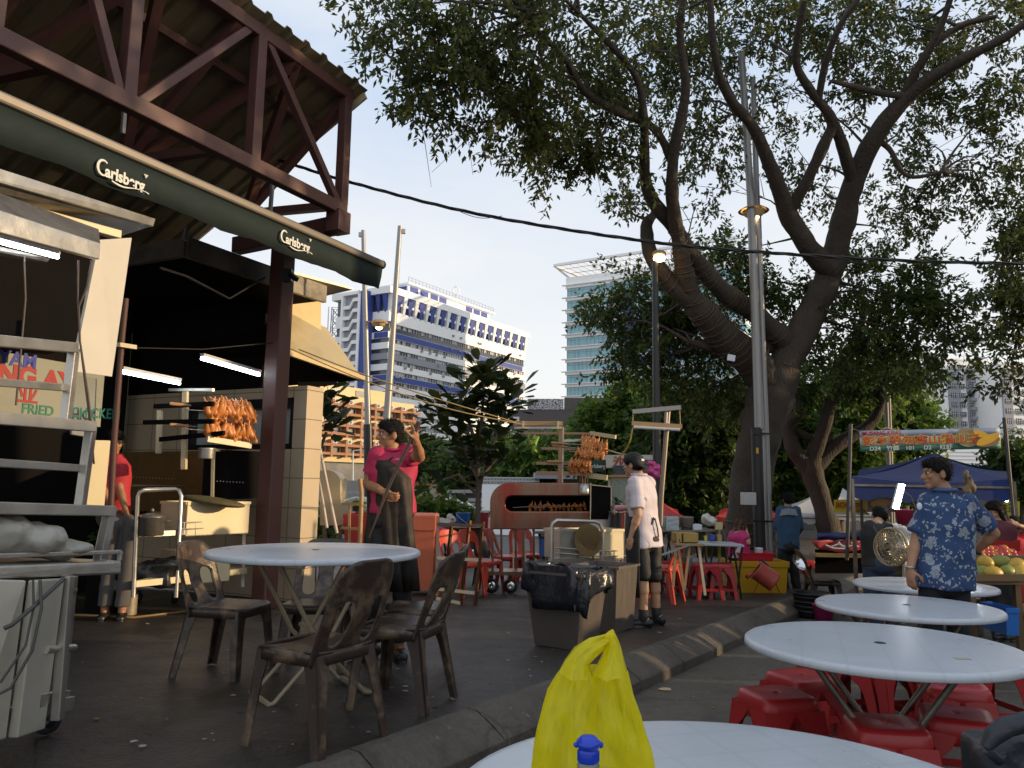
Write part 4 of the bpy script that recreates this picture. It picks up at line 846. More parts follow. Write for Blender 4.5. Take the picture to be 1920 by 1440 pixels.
# ------------------------------------------------------------ trees
def crown(name, parent, blobs, mat, leaf=(.1, .042), per=22, spread=.34, droop=.55, seed=1, wide=1.0, clump=1):
    r = np.random.default_rng(seed); cs = []; outs = []
    for c, rad, n in blobs:
        if clump > 1:
            m_ = max(2, n // clump); u = r.normal(size=(m_, 3)); u /= np.linalg.norm(u, axis=1)[:, None]; q = r.random(m_) ** (1 / 2.4); g_ = np.array(c)[None] + u * q[:, None] * np.array(rad)[None]
            cs.append(np.repeat(g_, clump, 0) + r.normal(size=(m_ * clump, 3)) * np.array([.17, .17, .085]) * leaf[0] / .105); outs.append(np.repeat(u, clump, 0)); continue
        u = r.normal(size=(n, 3)); u /= np.linalg.norm(u, axis=1)[:, None]; q = r.random(n) ** (1 / 2.4)
        cs.append(np.array(c)[None] + u * q[:, None] * np.array(rad)[None]); outs.append(u)
    c = np.concatenate(cs); u = np.concatenate(outs); n = len(c)
    d = u * .8 + r.normal(size=(n, 3)) * .7; d[:, 2] -= droop; d /= np.linalg.norm(d, axis=1)[:, None]
    K = per // 2; s = (np.arange(per) // 2 + .4) / K
    pos = c[:, None, :] + d[:, None, :] * (s[None, :, None] * spread) + r.normal(size=(n, per, 3)) * .02 * spread / .34
    side = np.cross(d, r.normal(size=(n, 3))); side /= np.linalg.norm(side, axis=1)[:, None] + 1e-6
    sg = np.where(np.arange(per) % 2 == 0, 1.0, -1.0)
    lv = side[:, None, :] * sg[None, :, None] + d[:, None, :] * .7 + r.normal(size=(n, per, 3)) * .35; lv[:, :, 2] -= droop * .6
    lv /= np.linalg.norm(lv, axis=2)[:, :, None]
    up = r.normal(size=(n, per, 3)) * .6 + np.array([0, 0, 1.0]); wv = np.cross(lv, up); wv /= np.linalg.norm(wv, axis=2)[:, :, None] + 1e-6
    sc_ = r.uniform(.7, 1.25, size=(n, per, 1)); Lf = lv * leaf[0] * sc_; W = wv * leaf[1] * .5 * sc_ * wide
    v = np.stack([pos, pos + Lf * .45 + W, pos + Lf, pos + Lf * .45 - W], axis=2).reshape(-1, 3) - np.array(wloc(parent))
    m = bpy.data.meshes.new(name); nf = n * per
    m.vertices.add(nf * 4); m.vertices.foreach_set('co', v.astype(np.float32).ravel()); m.loops.add(nf * 4); m.loops.foreach_set('vertex_index', np.arange(nf * 4, dtype=np.int32))
    m.polygons.add(nf); m.polygons.foreach_set('loop_start', np.arange(0, nf * 4, 4, dtype=np.int32)); m.update(calc_edges=True)
    m.materials.append(mat); o = bpy.data.objects.new(name, m); C.objects.link(o); o.parent = parent; return o
def pb(px, py, rx, ry, Y, n, dr=None):
    k = Y / F; return (at(px, py, Y), (rx * k, (dr if dr else max(rx, ry) * k), ry * k), n)
def limb(mb, pts, seed=0, n=12, gn=.12):
    rs = [p[2] * p[3] / F / 2 for p in pts]; P_ = [at(p[0], p[1], p[3]) for p in pts]; q, r_ = [], []
    for i in range(len(P_) - 1):
        a = P_[max(i - 1, 0)]; b = P_[i]; c = P_[i + 1]; d = P_[min(i + 2, len(P_) - 1)]
        for k in range(6):
            t = k / 6; q.append(.5 * ((2 * b) + (c - a) * t + (2 * a - 5 * b + 4 * c - d) * t * t + (3 * b - a - 3 * c + d) * t ** 3)); r_.append((rs[i] * (1 - t) + rs[i + 1] * t) * (1 + gn * noise.noise(V((i * 2 + t * 2, seed * 3.1, 0)))))
    q.append(P_[-1]); r_.append(rs[-1]); n0 = len(mb.v); mb.tube(q, r_, n)
    for i in range(len(q) * n): v = mb.v[n0 + i]; c_ = q[i // n]; mb.v[n0 + i] = c_ + (v - c_) * (1 + .16 * noise.noise(v * 3.5 + V((seed, 0, 0))) + .10 * noise.noise(v * 9))
    return q, r_
BARK = M('dark_bark', (.055, .042, .031), .85, 0, .4, 3, .03, 14, dirt=.5, dirtcol=(.03, .025, .018), aniso=(2, 2, .7))
BARK2 = M('grey_bark', (.13, .105, .08), .85, 0, .35, 4, .02, 18, aniso=(2, 2, .7))
LEAF = leafmat('canopy_leaf', (.034, .044, .018), (.06, .078, .022), (.13, .14, .028), .42)
LEAFM = leafmat('mid_leaf', (.03, .05, .016), (.055, .085, .02), (.12, .15, .025), .42)
LEAF2 = leafmat('bright_leaf', (.03, .07, .014), (.065, .13, .02), (.14, .19, .025), .45)
LEAF3 = leafmat('deep_leaf', (.024, .052, .014), (.05, .09, .02), (.10, .145, .026), .42)
base = at(1405, 1090, 13.2); base.z = gz(13.2)
BT = thing('rain_tree', 'huge spreading shade tree with thick forking limbs and light strings wound round them', 'tree', base)
YB = base.y
mb = MB(); k = YB
tk = [(1398, 1112, 116, k), (1400, 1060, 98, k), (1403, 1010, 86, k), (1408, 900, 74, k), (1426, 810, 78, k), (1445, 740, 88, k), (1462, 690, 80, k)]
limb(mb, tk, 1, 18); mb.build('trunk', BARK, BT)
L_ = {}
def LB(key, pts, s=2): pts = [(a, b, c * (.86 if key in 'abcf' else 1), d) for a, b, c, d in pts]; m = MB(); L_[key] = limb(m, pts, s); m.build('limb', BARK, BT)
LB('a', [(1450, 740, 84, k), (1412, 680, 78, k - .2), (1360, 632, 70, k - .5), (1310, 575, 56, k - .8), (1255, 528, 40, k - 1), (1222, 480, 34, k - 1.2), (1212, 425, 26, k - 1.3), (1226, 402, 20, k - 1.3)], 2)
LB('b', [(1352, 630, 56, k - .5), (1318, 590, 50, k - .8), (1290, 540, 42, k - 1), (1276, 470, 36, k - 1.3), (1262, 390, 30, k - 1.8), (1262, 300, 26, k - 2.3), (1285, 170, 22, k - 2.8), (1275, 60, 17, k - 3.2), (1290, -60, 13, k - 3.6)], 3)
LB('c', [(1468, 640, 56, k), (1420, 592, 46, k - .3), (1362, 552, 42, k - .6), (1310, 495, 38, k - .9), (1262, 425, 34, k - 1.4), (1222, 372, 28, k - 1.8), (1209, 320, 24, k - 2.1), (1207, 220, 19, k - 2.8), (1190, 140, 15, k - 3.2), (1120, 60, 11, k - 3.7), (1060, 0, 8, k - 4)], 4)
LB('d', [(1205, 225, 18, k - 2.7), (1150, 205, 18, k - 3), (1095, 170, 16, k - 3.3), (1060, 110, 13, k - 3.8), (1010, 60, 10, k - 4.2), (995, 20, 9, k - 4.5)], 5)
LB('e', [(1258, 300, 18, k - 2.2), (1225, 240, 15, k - 2.5), (1130, 180, 12, k - 2.8), (1020, 140, 9, k - 3.2)], 6)
LB('f', [(1462, 700, 78, k), (1505, 620, 68, k), (1535, 560, 60, k - .1), (1560, 500, 56, k - .3), (1580, 420, 52, k - .6), (1602, 338, 48, k - 1), (1645, 250, 40, k - 1.5), (1715, 170, 32, k - 2), (1800, 115, 26, k - 2.6), (1900, 60, 18, k - 3.2), (1990, -20, 14, k - 3.6)], 7)
LB('g', [(1556, 505, 46, k - .3), (1515, 462, 38, k - .6), (1478, 400, 34, k - .9), (1448, 320, 27, k - 1.4), (1412, 240, 22, k - 1.9), (1362, 175, 18, k - 2.4), (1338, 90, 15, k - 2.9), (1330, -40, 12, k - 3.3)], 8)
LB('h', [(1478, 400, 26, k - .9), (1512, 340, 22, k - 1.3), (1548, 265, 21, k - 1.7), (1560, 225, 20, k - 1.9), (1520, 170, 18, k - 2.3), (1492, 110, 15, k - 2.7), (1508, 0, 12, k - 3.3)], 9)
LB('i', [(1598, 340, 26, k - 1), (1575, 260, 22, k - 1.6), (1552, 215, 18, k - 1.8)], 10)
LB('j', [(1535, 185, 15, k - 2.2), (1550, 110, 14, k - 2.6), (1580, 40, 12, k - 3), (1630, -30, 10, k - 3.3)], 11)
LB('l', [(1690, 190, 24, k - 1.8), (1720, 130, 18, k - 2.2), (1760, 60, 15, k - 2.6), (1790, -30, 12, k - 3)], 12)
LB('m', [(1690, 180, 16, k - 1.9), (1640, 172, 12, k - 2), (1560, 152, 9, k - 2.3)], 13)
LB('n', [(1640, 260, 16, k - 1.4), (1668, 280, 11, k - 1.4), (1702, 330, 8, k - 1.5), (1770, 322, 6, k - 1.6)], 14)
LB('o', [(1480, 640, 40, k + .2), (1420, 650, 34, k), (1350, 655, 20, k - .3), (1290, 640, 10, k - .6)], 15)
LB('p', [(1752, 85, 12, k - 2.4), (1800, 50, 11, k - 2.6), (1870, 30, 8, k - 3)], 16)
# strings of wire wound round the limbs
WIREM = M('wound_wire', (.10, .068, .042), .7); wr = MB()
for key, i0, i1, st in (('a', 6, 26, 1), ('b', 4, 22, 1), ('c', 2, 20, 1)):
    q, r_ = L_[key]
    for i in range(i0, i1):
        for s_ in (0, .5):
            if rnd.random() < .62: continue
            p = q[i].lerp(q[i + 1], s_); d, x, y = basis((q[i + 1] - q[i]) + V((rnd.uniform(-.12, .12) * .2, 0, rnd.uniform(-.1, .1) * .3)))
            wr.tube([p + (x * math.cos(a) + y * math.sin(a)) * (r_[i] * 1.12 + .006) for a in [j * .628 for j in range(10)]], .0075, 4, closed=True)
q, r_ = limb(MB(), tk, 1)
for i in range(7, 15): 
    p = q[i]; d, x, y = basis(q[i + 1] - q[i] + V((rnd.uniform(-.2, .2) * .3, 0, 0))); wr.tube([p + (x * math.cos(a) + y * math.sin(a)) * (r_[i] * 1.06 + .012) + Z * (.12 * math.sin(a + i * 2)) for a in [j * .628 for j in range(10)]], .012, 4, closed=True)
wo_ = wr.build('wound_wires', WIREM, BT)
mb = MB(); mb.box(at(1371, 671, YB - 1.0), (.12, .03, .1), Matrix.Rotation(R(10), 3, 'Y')); mb.build('tag_plate', WHITE_PL, BT)
LPT = [q for kk in L_ for q in L_[kk][0][4:]]
def twigs(blobs, seed, den=45, r0=.026):
    r = random.Random(seed); mb = MB()
    for c, rad, n in blobs:
        for _ in range(max(1, n // den)):
            tg = V(c) + V((r.gauss(0, .5) * rad[0], r.gauss(0, .5) * rad[1], r.gauss(0, .45) * rad[2])); s_ = min(LPT, key=lambda q: (q - tg).length + r.random() * .5)
            if (s_ - tg).length > 2.6: continue
            m_ = s_.lerp(tg, .5) + V((r.gauss(0, .12), r.gauss(0, .12), r.gauss(.06, .1))); m2 = s_.lerp(tg, .25) + (m_ - s_.lerp(tg, .5)) * .8; mb.tube([s_, m2, m_, m_.lerp(tg, .55) + V((0, 0, r.gauss(.03, .05))), tg], [r0, r0 * .75, r0 * .5, r0 * .34, r0 * .15], 5)
            for _k in range(3): e = m_.lerp(tg, r.random()); t2 = tg + V((r.gauss(0, .4), r.gauss(0, .4), r.gauss(-.05, .25))); mb.tube([e, e.lerp(t2, .5) + V((0, 0, .05)), t2], [r0 * .3, r0 * .2, r0 * .1], 4)
    return mb.build('twigs', BARK, BT)
B = []
A_ = lambda *a: B.append(pb(*a))
# high canopy over the forecourt
for x, y, rx, ry, Y, n in [(745, 40, 60, 70, 8.2, 190), (770, 150, 45, 60, 8.2, 110), (810, 90, 80, 100, 8.2, 330), (820, 205, 42, 45, 8.3, 110), (900, 60, 110, 90, 8.4, 420), (920, 170, 90, 75, 8.6, 320), (960, 255, 45, 60, 8.8, 130), (1000, 130, 110, 110, 8.6, 480), (1040, 240, 90, 70, 9.0, 300), (1060, 315, 55, 48, 9.2, 130), (1120, 80, 120, 100, 8.6, 480), (1140, 230, 80, 80, 9.2, 290), (1150, 320, 60, 55, 9.4, 150), (1190, 360, 40, 40, 9.5, 60), (1240, 60, 110, 90, 8.6, 400), (1250, 180, 60, 90, 9.2, 200), (1330, 140, 100, 120, 9, 400), (1330, 290, 60, 60, 9.8, 160), (1310, 360, 40, 34, 10, 60), (1290, 250, 50, 50, 9.6, 100), (1420, 60, 110, 80, 8.8, 330), (1430, 190, 50, 60, 9.6, 110), (1540, 60, 110, 80, 8.8, 330), (1490, 215, 28, 40, 10, 40), (1500, 290, 40, 45, 10.4, 70), (1510, 360, 50, 50, 10.6, 130), (1640, 60, 110, 90, 9, 340), (1600, 160, 70, 60, 9.6, 130), (1640, 190, 50, 60, 10, 60), (1740, 70, 110, 90, 9.4, 330), (1860, 60, 100, 90, 9.4, 320), (1700, 250, 60, 50, 10.4, 110), (1760, 190, 80, 60, 10, 150), (1860, 190, 80, 70, 9.8, 220), (1820, 280, 70, 50, 10.2, 160), (1740, 320, 70, 50, 10.6, 150), (1840, 345, 50, 45, 10.4, 130), (1680, 390, 70, 55, 10.8, 190), (1760, 395, 60, 40, 10.8, 110), (1650, 460, 50, 36, 11, 90), (1850, 395, 24, 26, 10.6, 30), (680, 20, 18, 30, 8.2, 22), (1000, -70, 160, 60, 8.4, 300), (1300, -70, 160, 60, 8.8, 300), (1600, -80, 170, 60, 9, 300), (1880, -70, 130, 70, 9.4, 260), (2010, 60, 90, 120, 9.6, 260), (2020, 240, 70, 90, 10, 160)]: A_(x, y, rx * 1.05, ry * 1.05, Y + (3.6 if 1320 < x < 1500 else 2.7 if x > 1180 else 1.6 if x > 1000 else .6), int(n * (.34 if x > 1100 else .29)))
twigs(B, 5)
crown('crown', BT, B, LEAF, (.10, .042), 20, .38, .6, 3, clump=6)
B = []
for x, y, rx, ry, n in [(1170, 545, 55, 45, 200), (1200, 600, 80, 60, 360), (1150, 590, 40, 40, 110), (1280, 560, 60, 60, 220), (1250, 650, 90, 50, 330), (1330, 500, 50, 40, 130), (1370, 470, 60, 28, 110), (1400, 530, 50, 40, 120), (1340, 620, 60, 50, 160), (1200, 690, 55, 28, 110), (1180, 655, 40, 30, 80), (1290, 720, 80, 40, 240), (1370, 740, 60, 45, 180), (1430, 560, 40, 40, 90)]: B.append(pb(x, y, rx, ry, YB + .9, int(n * (.34 if x < 1245 else .5))))
for x, y, rx, ry, n in [(1500, 560, 55, 38, 120), (1490, 610, 45, 35, 90), (1600, 530, 60, 50, 150), (1680, 510, 70, 45, 180), (1660, 580, 100, 60, 330), (1740, 570, 70, 50, 190), (1720, 640, 110, 50, 330), (1620, 640, 80, 50, 210), (1795, 600, 40, 30, 70), (1590, 690, 60, 35, 110), (1700, 690, 60, 26, 80)]: B.append(pb(x, y, rx, ry, YB + .4, int(n * .42)))
twigs(B, 6, 40)
crown('crown', BT, B, LEAFM, (.11, .048), 20, .4, .5, 4, clump=6)
# second tree to its right, with a leaning trunk and rising limbs
b2 = at(1556, 1060, 17); b2.z = gz(17); k2 = 17
T2 = thing('shade_tree', 'smaller dark tree with a crooked trunk beside the white tents', 'tree', b2)
mb = MB(); limb(mb, [(1566, 1085, 54, k2), (1562, 1040, 46, k2), (1556, 1000, 42, k2), (1540, 940, 36, k2), (1524, 890, 40, k2), (1520, 860, 44, k2)], 21, 14); mb.build('trunk', BARK, T2)
for pts, s in (([(1518, 880, 36, k2), (1490, 845, 30, k2), (1478, 800, 24, k2), (1500, 770, 18, k2 - .2), (1478, 740, 14, k2)], 22), ([(1524, 860, 30, k2), (1545, 800, 24, k2 - .2), (1562, 745, 20, k2 - .3), (1590, 680, 17, k2 - .5), (1620, 590, 12, k2 - .8), (1625, 560, 9, k2 - .9)], 23), ([(1525, 880, 32, k2), (1575, 830, 26, k2), (1625, 800, 22, k2), (1650, 765, 18, k2), (1645, 730, 15, k2), (1665, 700, 12, k2), (1710, 665, 9, k2)], 24), ([(1478, 800, 16, k2), (1540, 830, 14, k2), (1560, 812, 9, k2)], 25)):
    mb = MB(); limb(mb, pts, s, 10); mb.build('limb', BARK, T2)
crown('crown', T2, [pb(*q) for q in [(1480, 720, 50, 40, k2, 80), (1560, 720, 60, 40, k2, 80), (1640, 700, 60, 36, k2 - .4, 90), (1720, 690, 40, 26, k2 - .4, 50)]], LEAF3, (.13, .06), 20, .42, .4, 9)
# tree that reaches in from the right edge
b3 = V((10.2, 11.6, gz(11.6))); T3 = thing('edge_tree', 'dark tree reaching in from the right edge of the view', 'tree', b3)
mb = MB(); mb.tube([b3, b3 + V((.1, 0, 2)), b3 + V((-.2, 0, 4)), b3 + V((-.5, -.2, 6))], [.24, .2, .16, .08], 10); mb.build('trunk', BARK, T3)
crown('crown', T3, [pb(*q) for q in [(1915, 440, 26, 40, 11, 34), (1908, 520, 34, 34, 11, 50), (1915, 590, 34, 40, 11, 80), (1908, 655, 30, 30, 11, 40), (1876, 545, 22, 10, 11, 10), (1930, 380, 24, 50, 11, 34), (1965, 500, 40, 120, 11.2, 130), (1896, 722, 20, 10, 11, 12), (1918, 310, 16, 16, 11, 8)]], LEAF, (.105, .045), 20, .38, .5, 12, clump=4)
# unseen tree and crowns added beyond the right edge to shade the roof and trunk
T4 = thing('edge_tree', 'broad unseen tree added beyond the right edge to cast shade', 'tree', V((14, 7, gz(7))))
mb = MB(); mb.tube([V((14, 7, -.2)), V((14.1, 7.2, 3)), V((13.6, 7, 6)), V((13, 6.6, 9))], [.4, .32, .25, .1], 10); mb.build('trunk', BARK, T4)
crown('crown', T4, [(V((13, 6.2, 9.3)), (3, 5.5, 1.7), 900), (V((14, 12.6, 6.6)), (2.6, 2.4, 3.0), 800)], LEAF3, (.2, .1), 18, .5, .3, 51)
# background trees, each with its own trunk and crown
rnd.seed(9)
def bgtree(px, Y, blobs, lab, mat, leaf, seed, tw=26, grp='trees behind the stalls', fork=True):
    b = at(px, 905, Y); b.z = gz(Y); t = thing('background_tree', lab, 'tree', b, grp)
    top = V(blobs[0][0]); mb = MB(); r_ = tw * Y / F / 2
    mb.tube([b - Z * .1, b.lerp(top, .4) + V((.05 * Y * .1, 0, 0)), top], [r_, r_ * .75, r_ * .3], 10)
    for c, _, _ in blobs[1:]: mb.tube([b.lerp(top, .35), b.lerp(V(c), .72), V(c)], [r_ * .55, r_ * .4, r_ * .12], 7)
    mb.build('trunk', BARK2, t); crown('crown', t, blobs, mat, leaf, 18, leaf[0] * 3.2, .35, seed); return t
bgtree(1165, 24, [pb(1160, 790, 60, 42, 24, 330), pb(1130, 830, 50, 40, 24, 240), pb(1205, 760, 40, 34, 24, 130), pb(1200, 830, 70, 50, 24, 330), pb(1150, 880, 60, 40, 24, 200), pb(1195, 725, 24, 18, 24, 30)], 'bright green bushy tree in front of the dark podium', LEAF2, (.22, .11), 31)
bgtree(1290, 20, [pb(1290, 800, 90, 60, 20, 420), pb(1330, 860, 80, 60, 20, 360), pb(1250, 870, 60, 60, 20, 270), pb(1290, 930, 50, 40, 20, 170), pb(1360, 780, 50, 40, 20, 170), pb(1230, 930, 40, 40, 20, 80)], 'dense deep green tree behind the steel light stand', LEAF3, (.2, .1), 32, 50)
bgtree(1565, 22, [pb(1560, 800, 90, 60, 22, 400), pb(1500, 870, 60, 60, 22, 280), pb(1580, 880, 60, 50, 22, 200), pb(1600, 740, 60, 45, 22, 180), pb(1470, 800, 50, 60, 22, 220)], 'yellow green leafy tree behind the crooked trunk', LEAF2, (.2, .11), 33)
bgtree(1690, 24, [pb(1670, 790, 80, 60, 24, 380), pb(1708, 806, 34, 34, 24, 140), pb(1620, 830, 60, 50, 24, 220), pb(1640, 740, 50, 36, 24, 130), pb(1742, 812, 20, 16, 24, 24), pb(1640, 890, 80, 40, 24, 180)], 'sunlit yellow green tree behind the fruit banner', LEAF2, (.2, .11), 34)
bgtree(1430, 30, [pb(1430, 800, 90, 80, 30, 400), pb(1400, 900, 90, 60, 30, 300), pb(1460, 890, 70, 60, 30, 260)], 'tall dark green tree behind the thick trunk of the shade tree', LEAF3, (.26, .14), 35)
bgtree(1905, 20, [pb(1905, 860, 34, 30, 20, 140), pb(1925, 900, 40, 40, 20, 160), pb(1890, 890, 20, 26, 20, 60)], 'dull green bush at the right edge behind the blue canopy', LEAF3, (.17, .09), 36, 14)
bgtree(905, 40, [pb(905, 868, 60, 30, 40, 300), pb(860, 880, 40, 22, 40, 160), pb(960, 860, 40, 30, 40, 220), pb(930, 830, 30, 24, 40, 90)], 'far green street tree behind the young big leaved tree', LEAF3, (.3, .17), 37, 10)
bgtree(800, 46, [pb(790, 862, 40, 26, 46, 220), pb(830, 866, 40, 24, 46, 200), pb(766, 845, 24, 20, 46, 90)], 'far green street tree right beside the man in the black apron', LEAF3, (.32, .18), 38, 9)
bgtree(1000, 36, [pb(1010, 868, 50, 28, 36, 220), pb(1052, 850, 40, 30, 36, 170), pb(1040, 870, 50, 30, 36, 200), pb(960, 870, 36, 26, 36, 110), pb(1080, 860, 30, 36, 36, 90)], 'far green tree behind the tall grill rack', LEAF2, (.28, .15), 39, 9)
# young tree with big paddle leaves, and a second one cut off by the stall wall
def bigleaf(name, par, spots, mat, seed, L0=.2):
    r = random.Random(seed); mb = MB()
    for (px, py, Y, n, sp) in spots:
        c = at(px, py, Y)
        for i in range(n):
            a = r.uniform(0, 6.28); el = r.uniform(-.5, .9); d = V((math.cos(a) * math.cos(el), math.sin(a) * math.cos(el), math.sin(el))); p = c + d * r.uniform(.0, sp)
            l = L0 * r.uniform(.7, 1.2); w_ = l * .30; s_ = d.cross(V((r.uniform(-.4, .4), r.uniform(-.4, .4), 1))).normalized(); n_ = s_.cross(d)
            mb.add([p, p + d * l * .4 + s_ * w_ * .8 + n_ * .015, p + d * l * .75 + s_ * w_ + n_ * .02, p + d * l * .97 + s_ * w_ * .4, p + d * l * .97 - s_ * w_ * .4, p + d * l * .75 - s_ * w_ + n_ * .02, p + d * l * .4 - s_ * w_ * .8 + n_ * .015, p + d * l * .55 - n_ * .01], [(0, 1, 7), (1, 2, 7), (2, 3, 7), (3, 4, 7), (4, 5, 7), (5, 6, 7), (6, 0, 7)])
    return mb.build(name, mat, par, fix=False)
LEAFB = leafmat('paddle_leaf', (.016, .03, .011), (.03, .05, .015), (.06, .07, .018), .25)
def ytree(px, py, Y, stems, spots, lab, seed):
    b = at(px, py, Y); b.z = gz(Y) + .1; t = thing('young_tree', lab, 'tree', b, None); mb = MB()
    for st in stems: mb.tube([b] + [at(x, y, Y) for x, y in st], [.05] + [.034 * (1 - .6 * i / len(st)) for i in range(len(st))], 7)
    mb.build('trunk', BARK2, t); bigleaf('crown', t, [(x, y, Y_, int(n * 1.5), sp * 1.1) for x, y, Y_, n, sp in spots], LEAFB, seed, .29); return t
Yy = 12.2
ytree(896, 1040, Yy, [[(896, 960), (897, 860), (905, 760), (908, 700)], [(897, 900), (870, 840), (840, 800)], [(897, 880), (930, 820), (945, 770)], [(896, 930), (905, 890), (930, 860)], [(897, 850), (870, 760), (860, 740)], [(896, 930), (860, 890), (830, 900)]],
      [(x, y, Yy + dy, n, .3) for x, y, n, dy in [(908, 705, 20, 0), (880, 735, 18, .2), (860, 760, 15, -.2), (925, 735, 20, 0), (945, 765, 16, .2), (905, 760, 22, 0), (835, 780, 16, 0), (815, 800, 12, .3), (870, 790, 14, -.2), (845, 820, 14, 0), (940, 800, 14, .2), (925, 825, 10, 0), (880, 830, 12, .1), (850, 850, 10, 0), (955, 845, 6, 0), (900, 860, 8, 0), (830, 905, 9, 0), (945, 865, 7, 0), (835, 760, 8, 0), (960, 745, 8, 0), (915, 880, 6, .2)]], 'young tree with dark paddle shaped leaves behind the white office view', 41)
ytree(592, 1000, 12.4, [[(592, 900), (596, 800), (606, 740)], [(594, 860), (612, 810)]], [(x, y, 12.4, n, .2) for x, y, n in [(606, 735, 10), (612, 760, 12), (606, 790, 10), (622, 805, 7), (598, 770, 10), (600, 815, 6)]], 'paddle leaved sapling peeping out beside the tiled stall wall', 42)
# low greenery
gc = at(640, 985, 13); hb = thing('hedge', 'low leafy green hedge behind the red bins', 'hedge', V((gc.x, gc.y, gz(13))))
crown('foliage', hb, [pb(812, 958, 40, 14, 13.5, 110), pb(790, 985, 20, 20, 13.5, 50), pb(850, 975, 26, 12, 13.5, 60), pb(607, 975, 14, 24, 13, 40), pb(607, 1000, 12, 14, 13, 30)], LEAF2, (.12, .05), 16, .3, .1, 44)
gv = thing('hedge', 'small bright green shrub glimpsed behind the man in the stall', 'hedge', at(240, 960, 11)); crown('foliage', gv, [pb(242, 958, 18, 9, 10.6, 50), pb(208, 1022, 8, 10, 8.5, 20)], LEAF2, (.1, .04), 14, .2, .1, 45)
# ------------------------------------------------------------ lamp posts
def pole(t, a, b, ra, rb, mat=GALV, name='pole', n=14): mb = MB(); mb.tube([a, V(a).lerp(V(b), .5), b], [ra, (ra + rb) / 2, rb], n); return mb.build(name, mat, t)
DOME = M('lamp_dome', (.30, .22, .14), .5)
def lamphead(t, c, r, on=True, sq=1.0):
    c = V(c); mb = MB(); mb.lathe(c, [(r * .05, r * .42), (r * .45, r * .34), (r * .85, r * .1), (r, 0), (r * .97, -.02 * r), (r * .8, .08 * r)], 24); h = mb.build('lamp_hood', DOME, t)
    mb = MB(); mb.lathe(c, [(r * .72, 0), (r * .62, -r * .25), (r * .4, -r * .42), (0, -r * .48)], 20); mb.build('lamp_bowl', M('amber_bowl', (.62, .45, .22), .35), t)
    mb = MB(); mb.ell(c - Z * r * .32, (r * .36, r * .36, r * .34)); mb.build('bulb', WARM_E, t); return h
Y1 = 12.2
lp = thing('lamp_post', 'tall twin steel lamp post with a glowing amber dome in front of the shade tree', 'lamp post', V((at(1430, 1095, Y1).x, Y1, gz(Y1))))
pole(lp, at(1424, 805, Y1), at(1408, 360, Y1), .075, .07); pole(lp, at(1407, 362, Y1), at(1390, 98, Y1), .062, .055)
pole(lp, at(1447, 1100, Y1 + .1), at(1420, 395, Y1 + .15), .045, .06); pole(lp, at(1420, 398, Y1 + .15), at(1412, 148, Y1 + .15), .05, .042)
pole(lp, at(1438, 1100, Y1), at(1430, 805, Y1), .035, .035)
pole(lp, at(1427, 1104, Y1), at(1418, 802, Y1), .092, .088, M('black_sleeve', (.018, .015, .013), .5), 'sleeve')
for y in (812, 976): mb = MB(); mb.bar(at(1410, y, Y1 - .1), at(1450, y + 2, Y1 - .05), .03, .03); mb.build('clamp', BLACK, lp)
lamphead(lp, at(1413, 396, Y1 + .12), .25)
mb = MB(); mb.box(at(1390, 104, Y1), (.09, .07, .13)); mb.build('sensor_box', FRAMEW, lp)
mb = MB(); mb.box(at(1420, 845, Y1 - .115), (.035, .012, .09)); mb.build('sticker', YELLOW_PL, lp)
mb = MB(); mb.box(at(1403, 935, Y1 - .3), (.2, .16, .19)); eb = mb.build('meter_box', M('grey_box', (.42, .42, .40), .5), None, bevel=.01); tag(eb, 'grey electrical box strapped at the lamp post sleeve by the trunk', 'electrical box')
Y2 = 20
l2 = thing('lamp_post', 'leaning twin lamp post with a lit amber dome left of the white office slab', 'lamp post', V((at(700, 950, Y2).x, Y2, gz(Y2))))
pole(l2, at(690, 800, Y2), at(681, 432, Y2), .085, .055); pole(l2, at(693, 985, Y2), at(690, 796, Y2), .12, .12, BLACK, 'sleeve'); pole(l2, at(712, 985, Y2), at(750, 424, Y2), .12, .06)
lamphead(l2, at(711, 606, Y2), .27); mb = MB(); mb.bar(at(688, 604, Y2), at(735, 603, Y2), .04); mb.build('bracket', GALV, l2)
for x, y in ((676, 440), (757, 434)): mb = MB(); mb.box(at(x, y, Y2), (.09, .08, .12)); mb.build('sensor_box', FRAMEW, l2)
Y3 = 11.6
l3 = thing('lamp_post', 'slim dark lamp post with a small glowing head in front of the thick limbs', 'lamp post', V((at(1232, 950, Y3).x, Y3, gz(Y3))))
pole(l3, V((at(1233, 900, Y3).x, Y3, gz(Y3))), at(1228, 490, Y3), .075, .045, M('dark_pole', (.03, .028, .027), .45)); mb = MB(); mb.ell(at(1236, 476, Y3), (.11, .11, .06)); mb.build('lamp_hood', DOME, l3); mb = MB(); mb.ell(at(1236, 484, Y3 - .03), (.09, .09, .06)); mb.build('bulb', WARM_E, l3)
Y4 = 18
l4 = thing('lamp_post', 'twin lamp post with an amber dome just above the fruit banner', 'lamp post', V((at(1662, 950, Y4).x, Y4, gz(Y4))))
pole(l4, V((at(1665, 900, Y4).x, Y4, gz(Y4))), at(1659, 690, Y4), .05, .05, M('dull_pole', (.2, .18, .15), .5)); pole(l4, V((at(1669, 900, Y4).x, Y4, gz(Y4))), at(1664, 690, Y4 + .1), .05, .05, M('dull_pole', (.2,) * 3)); lamphead(l4, at(1663, 806, Y4 - .15), .15)
